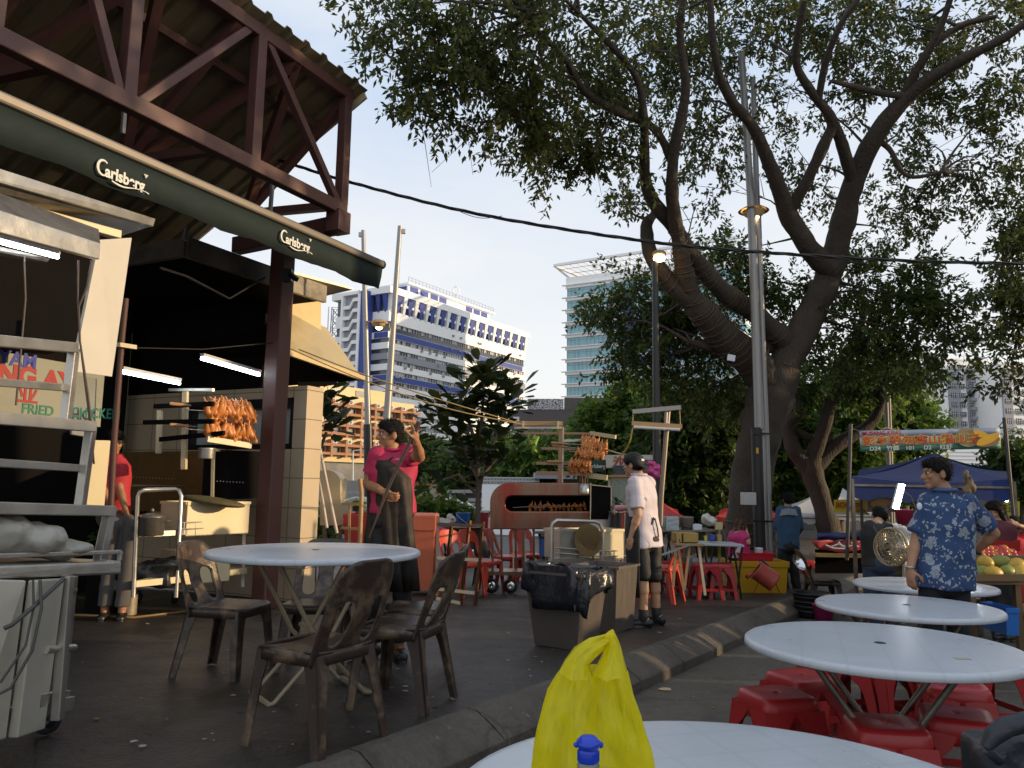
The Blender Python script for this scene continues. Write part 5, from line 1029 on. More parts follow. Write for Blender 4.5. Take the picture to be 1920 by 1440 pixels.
for i, (px, yy, Yz_) in enumerate(((662, 845, 60), (872, 860, 44), (1002, 842, 40))):
    t = thing('street_lamp', ('thin pale street lamp in front of the yellow office block', 'thin pale street lamp between the two far street trees', 'thin pale street lamp in front of the dark podium')[i], 'street lamp', at(px, 940, Yz_)); a, b = at(px, 945, Yz_), at(px, yy, Yz_); a.z = -.7
    pole(t, a, b, .07, .05, FRAMEW); mb = MB(); mb.bar(b, b + V((.6, 0, .08)), .12, .07); mb.build('lamp_head', FRAMEW, t)
# ------------------------------------------------------------ plastic chairs, stools and round tables
def sheet(name, inside, mapf, u0, u1, v0, v1, nu, nv, th, mat, parent):     # sheet with curved outline and holes; inside(u,v) < 0 is solid
    du, dv = (u1 - u0) / nu, (v1 - v0) / nv; keep = {}
    for i in range(nu):
        for j in range(nv):
            if inside(u0 + (i + .5) * du, v0 + (j + .5) * dv) < 0: keep[(i, j)] = 1
    cnt = {}
    for (i, j) in keep:
        for q in ((i, j), (i + 1, j), (i + 1, j + 1), (i, j + 1)): cnt[q] = cnt.get(q, 0) + 1
    idx = {}; mb = MB(); vs = []
    for (i, j), c in cnt.items():
        u, v = u0 + i * du, v0 + j * dv
        if c < 4:
            for _ in range(4):
                f = inside(u, v); e = 1e-3; gx = (inside(u + e, v) - f) / e; gy = (inside(u, v + e) - f) / e; g2 = gx * gx + gy * gy
                if g2 > 1e-6:
                    k = max(-1, min(1, 1)); su, sv = -f * gx / g2, -f * gy / g2; l_ = math.hypot(su / du, sv / dv)
                    if l_ > .9: su, sv = su * .9 / l_, sv * .9 / l_
                    u += su; v += sv
        idx[(i, j)] = len(vs); vs.append(V(mapf(u, v)))
    mb.add(vs, [(idx[(i, j)], idx[(i + 1, j)], idx[(i + 1, j + 1)], idx[(i, j + 1)]) for (i, j) in keep], 0, True)
    o = mb.build(name, mat, parent); m = o.modifiers.new('th', 'SOLIDIFY'); m.thickness = th; m.offset = 0
    return o
def rbox(u, v, cx, cy, hx, hy, r):
    x, y = abs(u - cx) - hx + r, abs(v - cy) - hy + r; return math.hypot(max(x, 0), max(y, 0)) + min(max(x, y), 0) - r
def chair(name, lab, mat, grp):      # seat faces -Y (towards the viewer); back at +Y; origin on the floor
    t = thing(name, lab, 'chair', (0, 0, 0), grp)
    SH, H = .44, .85
    def seat_in(u, v): return rbox(u, v, 0, 0, .205 + .02 * (-v), .20, .06)
    def seat_map(u, v): return (u, v, SH - .018 * (1 - (u / .22) ** 2) * (1 if v < .1 else .6) - .03 * max(0, -v - .14) / .06 * .5 + .006)
    sheet('seat', seat_in, seat_map, -.24, .24, -.22, .22, 20, 18, .012, mat, t)
    mb = MB(); ring = []
    for k in range(40):
        a = 2 * math.pi * k / 40; c, s_ = math.cos(a), math.sin(a); u = .207 * math.copysign(abs(c) ** .45, c); v = .198 * math.copysign(abs(s_) ** .45, s_); ring.append((u, v))
    mb.loft([[V((u, v, SH + .004)) for u, v in ring], [V((u * 1.035, v * 1.035, SH - .012)) for u, v in ring], [V((u * 1.04, v * 1.04, SH - .055)) for u, v in ring]], 0, True, caps=False)
    o = mb.build('seat_skirt', mat, t); m = o.modifiers.new('th', 'SOLIDIFY'); m.thickness = .007
    def back_in(u, v):
        wtop = .215 - .012 * (v - SH) / .37; a = rbox(u, v, 0, (SH + H) / 2 - .03, wtop, (H - SH) / 2 + .03, .13 if v > .6 else .02)
        h1 = rbox(u, v, .105 + .0, .565, .048 + .022 * (v - .5), .105, .045); h2 = rbox(u, v, -.105, .565, .048 + .022 * (v - .5), .105, .045)
        return max(a, -h1, -h2)
    def back_map(u, v): return (u, .19 + .11 * (v - SH) / .37 + .05 * (1 - (u / .22) ** 2) * min(1, max(0, (v - SH) / .15)) - .012, v)
    sheet('backrest', back_in, back_map, -.24, .24, .36, .87, 30, 32, .012, mat, t)
    for sx in (-1, 1):
        for fy in (-1, 1):
            mb = MB(); x0, y0 = sx * .195, (-.185 if fy < 0 else .19); x1, y1 = sx * .235, (-.215 if fy < 0 else .265)
            a, b = V((x0, y0, SH - .01)), V((x1, y1, 0))
            def pr(f, w_):   # channel: a wide plate across and a plate along the side
                p = a.lerp(b, f); k = -fy * (.055 if True else 0)
                return p, w_
            rings1, rings2 = [], []
            for f, w_ in ((0, .10), (.12, .078), (.3, .062), (1, .046)):
                p = a.lerp(b, f); ix = -sx
                rings1.append([p, p + V((ix * w_, 0, 0)), p + V((ix * w_, -fy * .009, 0)), p + V((0, -fy * .009, 0))])
                rings2.append([p, p + V((0, -fy * w_, 0)), p + V((ix * .009, -fy * w_, 0)), p + V((ix * .009, 0, 0))])
            mb.loft(rings1, 0, False); mb.loft(rings2, 0, False); mb.build('leg', mat, t)
    return t
def stool(name, lab, mat, grp, low=False):
    t = thing(name, lab, 'stool', (0, 0, 0), grp); H = .46
    def ringp(h, k=10):
        r = []
        for q in range(32):
            a = 2 * math.pi * q / 32; c, s_ = math.cos(a), math.sin(a); r.append(V((h * math.copysign(abs(c) ** .38, c), h * math.copysign(abs(s_) ** .38, s_), 0)))
        return r
    mb = MB(); rg = []
    for h, z in ((.012, H + .001), (.02, H + .003), (.10, H + .004), (.132, H + .001), (.142, H - .012), (.147, H - .04), (.150, H - .095)): rg.append([p + Z * z for p in ringp(h)])
    mb.loft(rg, 0, True, caps=False); mb.add([(0, 0, H - .03)] + rg[0], [(0, i + 1, (i + 1) % 32 + 1) for i in range(32)])
    o = mb.build('seat', mat, t); m = o.modifiers.new('th', 'SOLIDIFY'); m.thickness = .006; m.offset = -1
    for sx in (-1, 1):
        for sy in (-1, 1):
            mb = MB(); r1, r2 = [], []
            for z, w_ in ((H - .05, .15), (H - .11, .12), (H - .15, .082), (H - .20, .066), (H - .3, .058), (0, .05)):
                h = .148 + (H - .06 - z) * .115; p = V((sx * h, sy * h, z)); w2 = min(w_, h)
                p.x = sx * (h - .0); r1.append([p, p + V((-sx * w2, 0, 0)), p + V((-sx * w2, -sy * .007, 0)), p + V((0, -sy * .007, 0))])
                r2.append([p, p + V((0, -sy * w2, 0)), p + V((-sx * .007, -sy * w2, 0)), p + V((-sx * .007, 0, 0))])
            mb.loft(r1, 0, False); mb.loft(r2, 0, False); mb.build('leg', mat, t, bevel=.006)
    mb = MB(); h = .148 + (H - .06 - .13) * .115 - .01
    for a, b in (((-h, -h), (h, -h)), ((h, -h), (h, h)), ((h, h), (-h, h)), ((-h, h), (-h, -h))): mb.bar((a[0], a[1], .13), (b[0], b[1], .13), .008, .035, up=Z)
    mb.build('stretcher', mat, t); return t
TABM = M('table_plastic', (.50, .535, .575), .30, 0, .07, 3, .0006, 20, dirt=.22, dirtcol=(.30, .29, .27))
tn = TABM.node_tree; tcn = tn.nodes.new('ShaderNodeTexCoord'); br = tn.nodes.new('ShaderNodeTexBrick'); br.inputs['Scale'].default_value = 1; br.inputs['Brick Width'].default_value = .16; br.inputs['Row Height'].default_value = .16; br.offset = 0; br.inputs['Mortar Size'].default_value = .012; br.inputs['Mortar Smooth'].default_value = 1
tn.links.new(tcn.outputs['Object'], br.inputs['Vector']); pb_ = tn.nodes['Principled BSDF']; src = pb_.inputs['Base Color'].links[0].from_socket; mxn = tn.nodes.new('ShaderNodeMix'); mxn.data_type = 'RGBA'; mm = tn.nodes.new('ShaderNodeMath'); mm.operation = 'MULTIPLY'; mm.inputs[1].default_value = .3; tn.links.new(br.outputs['Fac'], mm.inputs[0]); tn.links.new(mm.outputs[0], mxn.inputs[0]); tn.links.new(src, mxn.inputs[6]); mxn.inputs[7].default_value = (.36, .39, .44, 1); tn.links.new(mxn.outputs[2], pb_.inputs['Base Color'])
def table(loc, lab, rad=.55, rz=0, h=.73, legmat=DARKSTEEL, legs=True):
    t = thing('round_table', lab, 'table', (0, 0, 0), 'round white tables')
    mb = MB(); mb.lathe((0, 0, h), [(.0, .0), (rad * .5, .001), (rad - .03, .0), (rad - .012, -.002), (rad - .002, -.01), (rad, -.03), (rad - .006, -.034), (rad - .012, -.03), (rad - .014, -.012), (0, -.012)], 72); mb.build('tabletop', TABM, t)
    mb = MB(); mb.lathe((0, 0, h + .001), [(0, .0015), (.022, .0015), (.025, 0)], 16); mb.build('parasol_hole', BLACK, t)
    if legs:
        for s_ in (-1, 1):
            y = s_ * .2; mb = MB(); mb.tube([(-.30, y, h - .03), (-.05, y, .34), (.26, y, .02), (.30, y, .012)], .014, 8); mb.build('leg', legmat, t)
            mb = MB(); mb.tube([(.30, y * .8, h - .03), (.05, y * .8, .34), (-.26, y * .8, .02), (-.30, y * .8, .012)], .014, 8); mb.build('leg', legmat, t)
        for x, z, yy in ((-.29, .015, .16), (.29, .015, .2), (-.28, h - .035, .2), (.28, h - .035, .16), (0, .37, .2)): mb = MB(); mb.bar((x, -yy, z), (x, yy, z), .022); mb.build('cross_bar', legmat, t)
    for x, y in ((.2, .34), (-.33, .1), (.31, -.2)): pass
    t.location = loc; t.rotation_euler = (0, 0, rz); return t
BEIGE = M('beige_tube', (.36, .29, .19), .45, .2)
tl_c = at(592, 1031, 4.75); TBL = V((tl_c.x, 4.75, WALK + gz(4.75)))
table(TBL, 'round white table on the walkway ringed by brown chairs', .63, R(35), tl_c.z - TBL.z, BEIGE)
c1 = at(1650, 1197, 3.46); table(V((c1.x, 3.46, 0)), 'large round white table ringed by red stools', .565, R(-20))
c2 = at(1699, 1121, 5.15); table(V((c2.x, 5.15, gz(5.15) - .01)), 'round white table in front of the man in the floral shirt', .555, R(10))
c3 = at(1731, 1080, 6.75); table(V((c3.x, 6.75, gz(6.75))), 'farthest round white table partly behind the man in the floral shirt', .56, R(50))
tf = at(1330, 1440, 1.62); table(V((.49, 1.675, 0)), 'nearest round white table with the yellow bag and the blue capped bottle', .63, R(15))
mb = MB(); p = at(1803, 1213, 3.16); p.z = .7315; mb.poly([p + V(q) for q in ((-.03, -.015, 0), (.028, -.02, 0), (.03, .014, 0), (-.026, .02, 0))], .001, Z); tag(mb.build('sticker', M('worn_sticker', (.42, .36, .29), .7, 0, .3, 40)), 'small worn sticker on the large white table by the red stools', 'sticker')
# brown chairs
GRPC = 'worn brown plastic chairs'
ch = chair('plastic_chair', 'worn brown plastic chair nearest the viewer, its back to the camera by the left table', BROWN_PL, GRPC)
def face(d): return math.atan2(d[0], -d[1])      # turn a chair's -Y front towards d
def put(o, px, py, off, d): q = gnd(px, py, off); o.location = q; o.rotation_euler = (0, 0, math.atan2(d[0], -d[1])); return o
pc_ = lambda o, px, Y, d, w=WALK: (setattr(o, 'location', V((at(px, 1200, Y).x, Y, gz(Y) + w))), setattr(o, 'rotation_euler', (0, 0, math.atan2(d[0], -d[1]))))
pc_(ch, 594, 3.82, (-.86, .5))
def ch2(px, py, off, d, lab, src=None, grp=GRPC): o = dup(src or ch, (0, 0, 0), 0, lab, grp); return put(o, px, py, off, d)
pc_(dup(ch, (0, 0, 0)), 0, 9, (0, 1)) if False else pc_(ch2(738, 1258, WALK, (-.93, .3), 'worn brown plastic chair at the right of the left table, back to the camera'), 752, 4.55, (-.95, .28))
pc_(ch2(412, 1218, WALK, (.95, -.1), 'worn brown plastic chair at the left end of the left table beside the trolley'), 428, 5.3, (.95, -.2))
pc_(ch2(592, 1152, WALK, (.0, -1), 'worn brown plastic chair behind the left table, only its curved back showing above'), 592, 5.55, (.05, -1))
pc_(ch2(775, 1200, WALK, (-.95, -.15), 'worn brown plastic chair at the right rear of the left table near the steel rack'), 776, 5.35, (-.95, -.1))
ch2(1660, 1178, 0, (.35, 1), 'worn brown plastic chair between the two far round tables')
ch2(1800, 1190, 0, (-.3, 1), 'worn brown plastic chair tucked at the right under the table before the floral shirt man')
ch2(1545, 1150, 0, (.9, -.1), 'worn brown plastic chair seen through the dark basket, left of the floral shirt table')
ch2(1868, 1188, 0, (-.9, .35), 'sunlit yellowed brown chair at the right end of the floral shirt table')
ch2(1690, 1128, 0, (0, -1), 'worn brown plastic chair behind the farthest round table')
# red chairs
GRPR = 'red plastic chairs around the grill'
rc = chair('plastic_chair', 'red plastic chair left of the grill, nearest the steel rack', ORED, GRPR); put(rc, 868, 1118, WALK, (.8, -.7))
ch2(905, 1112, WALK, (.85, -.6), 'red plastic chair second from the steel rack beside the grill', rc, GRPR)
ch2(985, 1090, WALK, (.3, -.9), 'red plastic chair seen between the legs of the grill', rc, GRPR)
ch2(950, 1098, WALK, (.9, -.3), 'red plastic chair directly behind the left legs of the grill', rc, GRPR)
ch2(1238, 1128, WALK, (-.9, .5), 'red plastic chair just behind the man in the white shirt', rc, GRPR)
ch2(1190, 1120, WALK, (-.8, -.4), 'red plastic chair hidden mostly behind the man in the white shirt and the trolley', rc, GRPR)
# red stools
GRPS = 'red plastic stools'
st = stool('plastic_stool', 'front left red stool of the large white table, gold light on its top', RED_PL, GRPS)
def ps(px, py, z, Y, rz, lab, grp=GRPS, src=st, first=False):
    p = gnd(px, py, .462 + (WALK if z else 0)); Y = p.y; o = src if first else dup(src, (0, 0, 0), 0, lab, grp); o.location = V((p.x, Y, gz(Y) + (WALK if z else 0))); o.rotation_euler = (0, 0, R(rz)); return o
ps(1456, 1298, 0, 3.12, 14, '', first=True)
ps(1502, 1264, 0, 3.45, 20, 'red plastic stool behind the one with gold light on its top')
ps(1660, 1354, 0, 2.9, -8, 'red plastic stool at the front centre of the large white table')
ps(1792, 1336, 0, 2.98, -25, 'dark topped red stool at the front right of the large white table')
ps(1790, 1280, 0, 3.32, -18, 'red plastic stool at the right of the large white table, behind the dark topped one')
ps(1842, 1222, 0, 4.1, 10, 'red plastic stool whose legs show past the right rim of the large white table')
ps(1560, 1225, 0, 4.25, 5, 'red plastic stool far under the left side of the large white table')
ps(1640, 1225, 0, 4.3, 35, 'red plastic stool far under the middle of the large white table')
ps(1740, 1225, 0, 4.3, 12, 'red plastic stool far under the right side of the large white table')
ps(1600, 1222, 0, 4.05, -20, 'orange red stool beneath the steel legs of the large white table')
# ------------------------------------------------------------ foreground things on the nearest table
tz = .732
def bagmat(name, col, tr, rough=.32):
    m = M(name, col, rough, 0, .15, 7, .012, 9, aniso=(1.6, 1, .6)); t = m.node_tree; n = t.nodes; l = t.links; p = n['Principled BSDF']; ts = n.new('ShaderNodeBsdfTranslucent'); ts.inputs[0].default_value = (*[min(1, c * 1.15) for c in col], 1); ms = n.new('ShaderNodeMixShader'); ms.inputs[0].default_value = tr
    tp = n.new('ShaderNodeBsdfTransparent'); tp.inputs[0].default_value = (*[min(1, c * 1.1 + .1) for c in col], 1); m2 = n.new('ShaderNodeMixShader'); m2.inputs[0].default_value = .2
    l.new(p.outputs[0], ms.inputs[1]); l.new(ts.outputs[0], ms.inputs[2]); l.new(ms.outputs[0], m2.inputs[1]); l.new(tp.outputs[0], m2.inputs[2]); l.new(m2.outputs[0], n['Material Output'].inputs[0]); return m
YBAG = bagmat('yellow_bag_film', (.93, .80, .04), .58, .3)
yb_ = thing('carrier_bag', 'yellow plastic carrier bag tied upright on the nearest white table', 'bag', V((at(1110, 1440, 1.32).x, 1.32, tz)))
cx = at(1112, 1440, 1.32).x
def prof_px(py, xl, xr): a, b = at(xl, py, 1.32), at(xr, py, 1.32); return a.x, b.x, a.z
rows = [(1560, 985, 1240, 0), (1500, 990, 1230, 0), (1440, 998, 1224, 0), (1405, 1001, 1218, 0), (1370, 1006, 1206, 0), (1335, 1015, 1195, 0), (1300, 1028, 1184, 0), (1268, 1042, 1177, 0), (1256, 1048, 1174, 0)]
rings = []
for py, xl, xr, _ in rows:
    a, b, z = prof_px(py, xl, xr); r_ = (b - a) / 2; c_ = (a + b) / 2; zz = max(z, tz + .003); k = []
    for j in range(64):
        th = 2 * math.pi * j / 64; fold = 1 + .10 * math.sin(th * 7 + zz * 14) + .07 * math.sin(th * 11 - zz * 23) + .05 * math.sin(th * 4 - zz * 45) + .04 * abs(math.sin(th * 9.5 + zz * 60))
        k.append(V((c_ + math.cos(th) * r_ * (1 + (fold - 1) * .35), 1.32 + math.sin(th) * r_ * .62 * fold + .012 * math.sin(zz * 70 + math.cos(th) * 9), zz)))
    rings.append(k)
mb = MB(); mb.loft(rings, 0, True, caps=False); mb.add(rings[0], [tuple(range(64))])
o = mb.build('bag', YBAG, yb_)
def strap(pts_l, pts_r, dy0, nm):      # a handle: two pixel edges from the shoulder up to the knot
    mb = MB(); rg = []
    n_ = len(pts_l)
    for i in range(n_):
        f = i / (n_ - 1); y = 1.32 + dy0 * (1 - f) + .0; a, b = at(*pts_l[i], y - .03 * (1 - f)), at(*pts_r[i], y - .03 * (1 - f)); rr = []
        for k in range(9):
            g_ = k / 8; p = a.lerp(b, g_); p.y += -.045 * math.sin(g_ * math.pi) * (1 - f * .6) + .008 * math.sin(g_ * 14 + i); rr.append(p)
        for k in range(9):
            g_ = 1 - k / 8; p = a.lerp(b, g_); p.y += .045 * math.sin(g_ * math.pi) * (1 - f * .6) + .006 * math.sin(g_ * 11 + i); rr.append(p)
        rg.append(rr)
    mb.loft(rg, 0, True, caps=False); return mb.build(nm, YBAG, yb_)
strap([(1046, 1262), (1060, 1238), (1078, 1214), (1105, 1196), (1134, 1188)], [(1112, 1266), (1104, 1247), (1118, 1231), (1133, 1217), (1143, 1206)], -.0, 'handle')
strap([(1106, 1266), (1120, 1248), (1128, 1232), (1135, 1214), (1136, 1192)], [(1176, 1260), (1171, 1240), (1166, 1221), (1160, 1203), (1153, 1187)], .0, 'handle')
mb = MB(); mb.cap(at(1139, 1206, 1.31), at(1148, 1186, 1.31), .009, .006, sq=.6); mb.ell(at(1144, 1199, 1.31), (.011, .009, .012)); remesh(mb, 'knot', YBAG, yb_, .004, 2, .004, 60)
fd = MB(); p0 = V((cx, 1.33, tz + .01)); fd.ell(p0 + V((.02, 0, .06)), (.065, .04, .06)); fd.ell(p0 + V((-.03, .0, .12)), (.05, .035, .06)); tag(fd.build('food_packet', M('pale_packet', (.55, .52, .40), .5)), 'pale packet showing faintly inside the yellow carrier bag', 'packet')
bp = V((at(1103, 1440, 1.2).x, 1.2, tz)); bt = thing('water_bottle', 'clear bottle with a bright blue cap standing before the yellow bag', 'bottle', bp)
zc_ = at(1103, 1428, 1.2).z; zt_ = at(1103, 1378, 1.2).z; hc = zt_ - zc_
CAPB = M('blue_cap', (.012, .055, .55), .28, 0, .05)
mb = MB(); mb.lathe(V((bp.x, bp.y, zc_)), [(.0152, 0), (.0158, .002), (.0158, hc * .42), (.0145, hc * .46), (.0145, hc * .52), (.0178, hc * .58), (.0185, hc * .68), (.0168, hc * .8), (.011, hc * .95), (0, hc)], 36)
for i in range(30): a = i * .2094; mb.bar(V((bp.x + math.cos(a) * .0158, bp.y + math.sin(a) * .0158, zc_ + .002)), V((bp.x + math.cos(a) * .0158, bp.y + math.sin(a) * .0158, zc_ + hc * .4)), .0012)
mb.ell(V((bp.x - .018, bp.y, zc_ + hc * .62)), (.004, .005, .004)); mb.ell(V((bp.x + .018, bp.y, zc_ + hc * .64)), (.0045, .005, .005)); mb.build('cap', CAPB, bt)
mb = MB(); mb.lathe(V((bp.x, bp.y, zc_)), [(.0135, .001), (.0165, -.004), (.0165, -.008), (.0145, -.012), (.0155, -.02), (.024, -.045), (.031, -.075), (.032, -.10), (.032, tz - zc_ + .004), (.0, tz - zc_ + .002)], 32); mb.build('body', M('cloudy_bottle', (.38, .38, .36), .15, 0, .05, trans=.55), bt)
# dark bag at the lower right corner
LEATH = M('dark_leather', (.018, .020, .028), .4, 0, .3, 7, .004, 40)
bk_ = thing('backpack', 'dark leather backpack at the lower right corner of the view', 'bag', V((at(1930, 1440, 1.9).x, 1.9, 0)))
q = at(1925, 1430, 1.9); mb = MB(); mb.box((q.x + .02, q.y, q.z - .16), (.22, .26, .40)); mb.ell((q.x + .0, q.y, q.z + .0), (.115, .13, .07)); remesh(mb, 'body', LEATH, bk_, .012, 10, .006, 12)
mb = MB(); mb.tube([at(1848, 1402, 1.85), at(1862, 1380, 1.85), at(1888, 1362, 1.85), at(1930, 1352, 1.85)], [.012, .022, .024, .024], 8); mb.tube([at(1850, 1404, 1.85), at(1872, 1424, 1.85), at(1900, 1418, 1.85)], [.012, .014, .016], 8); mb.build('strap', LEATH, bk_)
# ------------------------------------------------------------ steel waste bins on the walkway
BINM = M('bin_steel', (.18, .155, .135), .38, .6, .1, 5, .0005, 60, dirt=.2, dirtcol=(.10, .08, .06), aniso=(6, 6, .6))
def wbin(lab, px, py, yaw, top=(.27, .24), bot=(.2, .18), h=.60):
    q = gnd(px, py, WALK); t = thing('waste_bin', lab, 'bin', q); Rm = Matrix.Rotation(yaw, 3, 'Z')
    def rg(hx, hy, z): return [Rm @ V((x, y, 0)) + q + Z * z for x, y in ((-hx, -hy), (hx, -hy), (hx, hy), (-hx, hy))]
    mb = MB(); mb.loft([rg(*bot, .01), rg(*top, h), rg(top[0] - .02, top[1] - .02, h), rg(bot[0] - .02, bot[1] - .02, .03)], 0, False); mb.build('body', BINM, t, bevel=.006)
    mb = MB(); r_ = rg(top[0] + .004, top[1] + .004, h)
    for i in range(4): mb.bar(r_[i], r_[(i + 1) % 4], .03, .02)
    mb.build('rim', BINM, t); return t, q, Rm, top, h
t1, q1, Rm1, tp1, hb1 = wbin('dark steel waste bin with a black liner bag folded over its rim', 1062, 1210, R(-33))
LINER = M('black_liner', (.016, .018, .024), .24, 0, .25, 9, .012, 13)
mb = MB(); n_ = 72; rg = []
rnd.seed(13); ph = [rnd.uniform(0, 6) for _ in range(6)]
for lv, (k, dz) in enumerate(((.86, -.25), (.96, .0), (1.02, .035), (1.09, .02), (1.12, -.05), (1.13, -.12), (1.10, -.16))):
    r_ = []
    for j in range(n_):
        a = 2 * math.pi * j / n_; c, s_ = math.cos(a), math.sin(a); x = tp1[0] * math.copysign(abs(c) ** .35, c); y = tp1[1] * math.copysign(abs(s_) ** .35, s_)
        w_ = .024 * math.sin(a * 7 + ph[0] + lv * .7) + .014 * math.sin(a * 15 + ph[1] + lv) + .01 * math.sin(a * 27 + lv * 2); drop = (.45 + .55 * math.sin(a * 2 + 3.6) + .25 * math.sin(a * 5 + ph[2])) if lv > 3 else 0
        up_ = .05 * max(0, math.sin(a - 2.4)) * (lv in (1, 2, 3)) + .012 * math.sin(a * 11 + ph[3])
        r_.append(q1 + Rm1 @ V((x * k + c * w_ * (lv > 1), y * k + s_ * w_ * (lv > 1), hb1 + dz + up_ - max(-.3, drop) * .05 * (lv - 3) / 1.0 if lv > 3 else hb1 + dz + up_)))
    rg.append(r_)
mb.loft(rg, 0, True, caps=False); o = mb.build('liner_bag', LINER, t1); m_ = o.modifiers.new('t', 'SOLIDIFY'); m_.thickness = .004
wbin('second steel waste bin without a liner, right behind the lined one', 1138, 1180, R(-33), (.22, .24), (.18, .2), .60)
# ------------------------------------------------------------ barbecue cart in the middle
COP = M('red_reflection_steel', (.21, .13, .09), .28, .9, .35, 2.4, .003, 6, dirt=.75, dirtcol=(.28, .025, .018), aniso=(2.2, 1, .35))  # red dirtcol streaks paint in reflections of the red chairs
YC = gnd(940, 1114, WALK).y
bq = thing('barbecue_cart', 'long brown steel barbecue cart on wheels with a slot full of roasting wings', 'barbecue', gnd(1010, 1114, WALK))
def c_in(u, v):
    a = rbox(u, v, 10.14, 9.55, .95, .50, .02)
    if u < 9.56 and v < 9.42: a = max(a, math.hypot(u - 9.56, v - 9.42) - .37)
    a = max(a, v - 9.925)
    return max(a, -(rbox(u, v, 10.6, 9.445, 1.13, .14, .13)))
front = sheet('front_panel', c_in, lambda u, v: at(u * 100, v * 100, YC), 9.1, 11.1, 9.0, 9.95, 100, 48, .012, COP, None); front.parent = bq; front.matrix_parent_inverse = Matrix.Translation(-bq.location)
def cpt(x, y, d=0): return at(x, y, YC) + V((0, d, 0))
out_ = [(919, 992), (919, 942)] + [(956 + 37 * math.cos(a), 942 + 37 * math.sin(a)) for a in [math.pi + k * math.pi / 16 for k in range(1, 8)]] + [(956, 905), (1109, 905)]
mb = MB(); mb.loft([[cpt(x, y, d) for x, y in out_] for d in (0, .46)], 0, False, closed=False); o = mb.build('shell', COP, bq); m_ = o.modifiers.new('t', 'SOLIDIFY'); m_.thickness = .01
mb = MB(); mb.poly([cpt(x, y, .44) for x, y in out_ + [(1109, 992)]], .01, V((0, 1, 0))); mb.build('back_panel', SOOT_SHADE, bq)
mb = MB(); mb.hexa([cpt(925, 966, .02), cpt(1107, 966, .02), cpt(1107, 966, .42), cpt(925, 966, .42), cpt(925, 959, .02), cpt(1107, 959, .02), cpt(1107, 959, .42), cpt(925, 959, .42)]); mb.build('coal_tray', SOOT_SHADE, bq)
mb = MB(); mb.hexa([cpt(1108, 973, -.05), cpt(1145, 974, -.05), cpt(1145, 974, .4), cpt(1108, 973, .4), cpt(1108, 909, -.05), cpt(1145, 913, -.05), cpt(1145, 913, .4), cpt(1108, 909, .4)]); mb.build('end_door', SOOT_SHADE, bq)
mb = MB(); mb.bar(cpt(1107, 906, -.06), cpt(1106, 975, -.06), .014); mb.bar(cpt(1107, 909, -.06), cpt(1145, 913, -.06), .014); mb.bar(cpt(1145, 913, -.06), cpt(1145, 974, -.06), .012); mb.build('edge_strip', PAINTSTEEL, bq)
mb = MB(); mb.hexa([cpt(1106, 998, -.03), cpt(1146, 998, -.03), cpt(1146, 998, .3), cpt(1106, 998, .3), cpt(1106, 974, -.03), cpt(1146, 974, -.03), cpt(1146, 974, .3), cpt(1106, 974, .3)]); mb.build('ash_box', STEEL, bq)
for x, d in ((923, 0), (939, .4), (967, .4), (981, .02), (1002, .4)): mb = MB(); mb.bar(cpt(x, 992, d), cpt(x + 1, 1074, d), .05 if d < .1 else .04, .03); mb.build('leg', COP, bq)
for x in (962, 985): mb = MB(); mb.bar(cpt(x, 992, .2), cpt(x + 1, 1072, .2), .018); mb.build('leg', PAINTSTEEL, bq)
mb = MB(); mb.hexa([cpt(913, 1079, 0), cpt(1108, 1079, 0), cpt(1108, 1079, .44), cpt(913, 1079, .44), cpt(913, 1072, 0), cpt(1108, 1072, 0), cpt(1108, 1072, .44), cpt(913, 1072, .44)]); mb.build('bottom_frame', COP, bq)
for x in (921, 957, 1090):
    q = cpt(x, 1098, .05); q.z = gz(YC) + WALK + .1; mb = MB(); mb.lathe(q, [(.075, -.02), (.095, -.02), (.10, -.01), (.10, .012), (.095, .022), (.075, .022)], 28, axis=V((.25, 1, 0))); w_ = mb.build('wheel', RUBBER, bq)
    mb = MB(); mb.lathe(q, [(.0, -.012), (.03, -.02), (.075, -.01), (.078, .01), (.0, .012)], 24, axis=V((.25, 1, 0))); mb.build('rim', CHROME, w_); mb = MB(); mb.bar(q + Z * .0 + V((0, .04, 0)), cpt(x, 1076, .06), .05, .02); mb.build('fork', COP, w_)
# skewers roasting in the slot
k = 0
for x0, x1, n in ((992, 1022, 4), (1030, 1058, 4), (1060, 1098, 5)):
    skewer(cpt(x0 - 30, 952, .12), cpt(x1, 949, .14), n, 'roasting wing skewer in the barbecue slot, %s' % ('leftmost', 'middle one', 'rightmost, beside the black door')[k], 'wing skewers in the barbecue slot', .55, 1, False, tilt=1.2); k += 1
# tall rack rising from the cart
kr = thing('grill_rack', 'tall steel rack with shelf bars rising above the barbecue cart', 'rack', cpt(1050, 905, .1))
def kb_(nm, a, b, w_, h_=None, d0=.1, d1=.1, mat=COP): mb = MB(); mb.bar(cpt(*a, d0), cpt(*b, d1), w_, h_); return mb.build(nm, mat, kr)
kb_('post', (1050, 905), (1052, 795), .075, .05); kb_('post', (1055, 905), (1057, 800), .02, .02, .08, .08, PAINTSTEEL); kb_('post', (979, 800), (979, 790), .03, .03, .1, .1, PAINTSTEEL)
for (x0, x1, y, w_) in ((982, 1110, 811, .03), (1004, 1100, 840, .035), (1006, 1100, 868, .04), (1006, 1100, 887, .055)): kb_('shelf_bar', (x0, y), (x1, y + 1), w_, w_)
kb_('end_plate', (1108, 811), (1149, 822), .03, .05, .1, -.3, PAINTSTEEL); kb_('end_plate', (1060, 824), (1110, 822), .03, .035, .3, .3, STEEL); kb_('end_plate', (1100, 891), (1135, 896), .02, .07, .05, -.2, PAINTSTEEL)
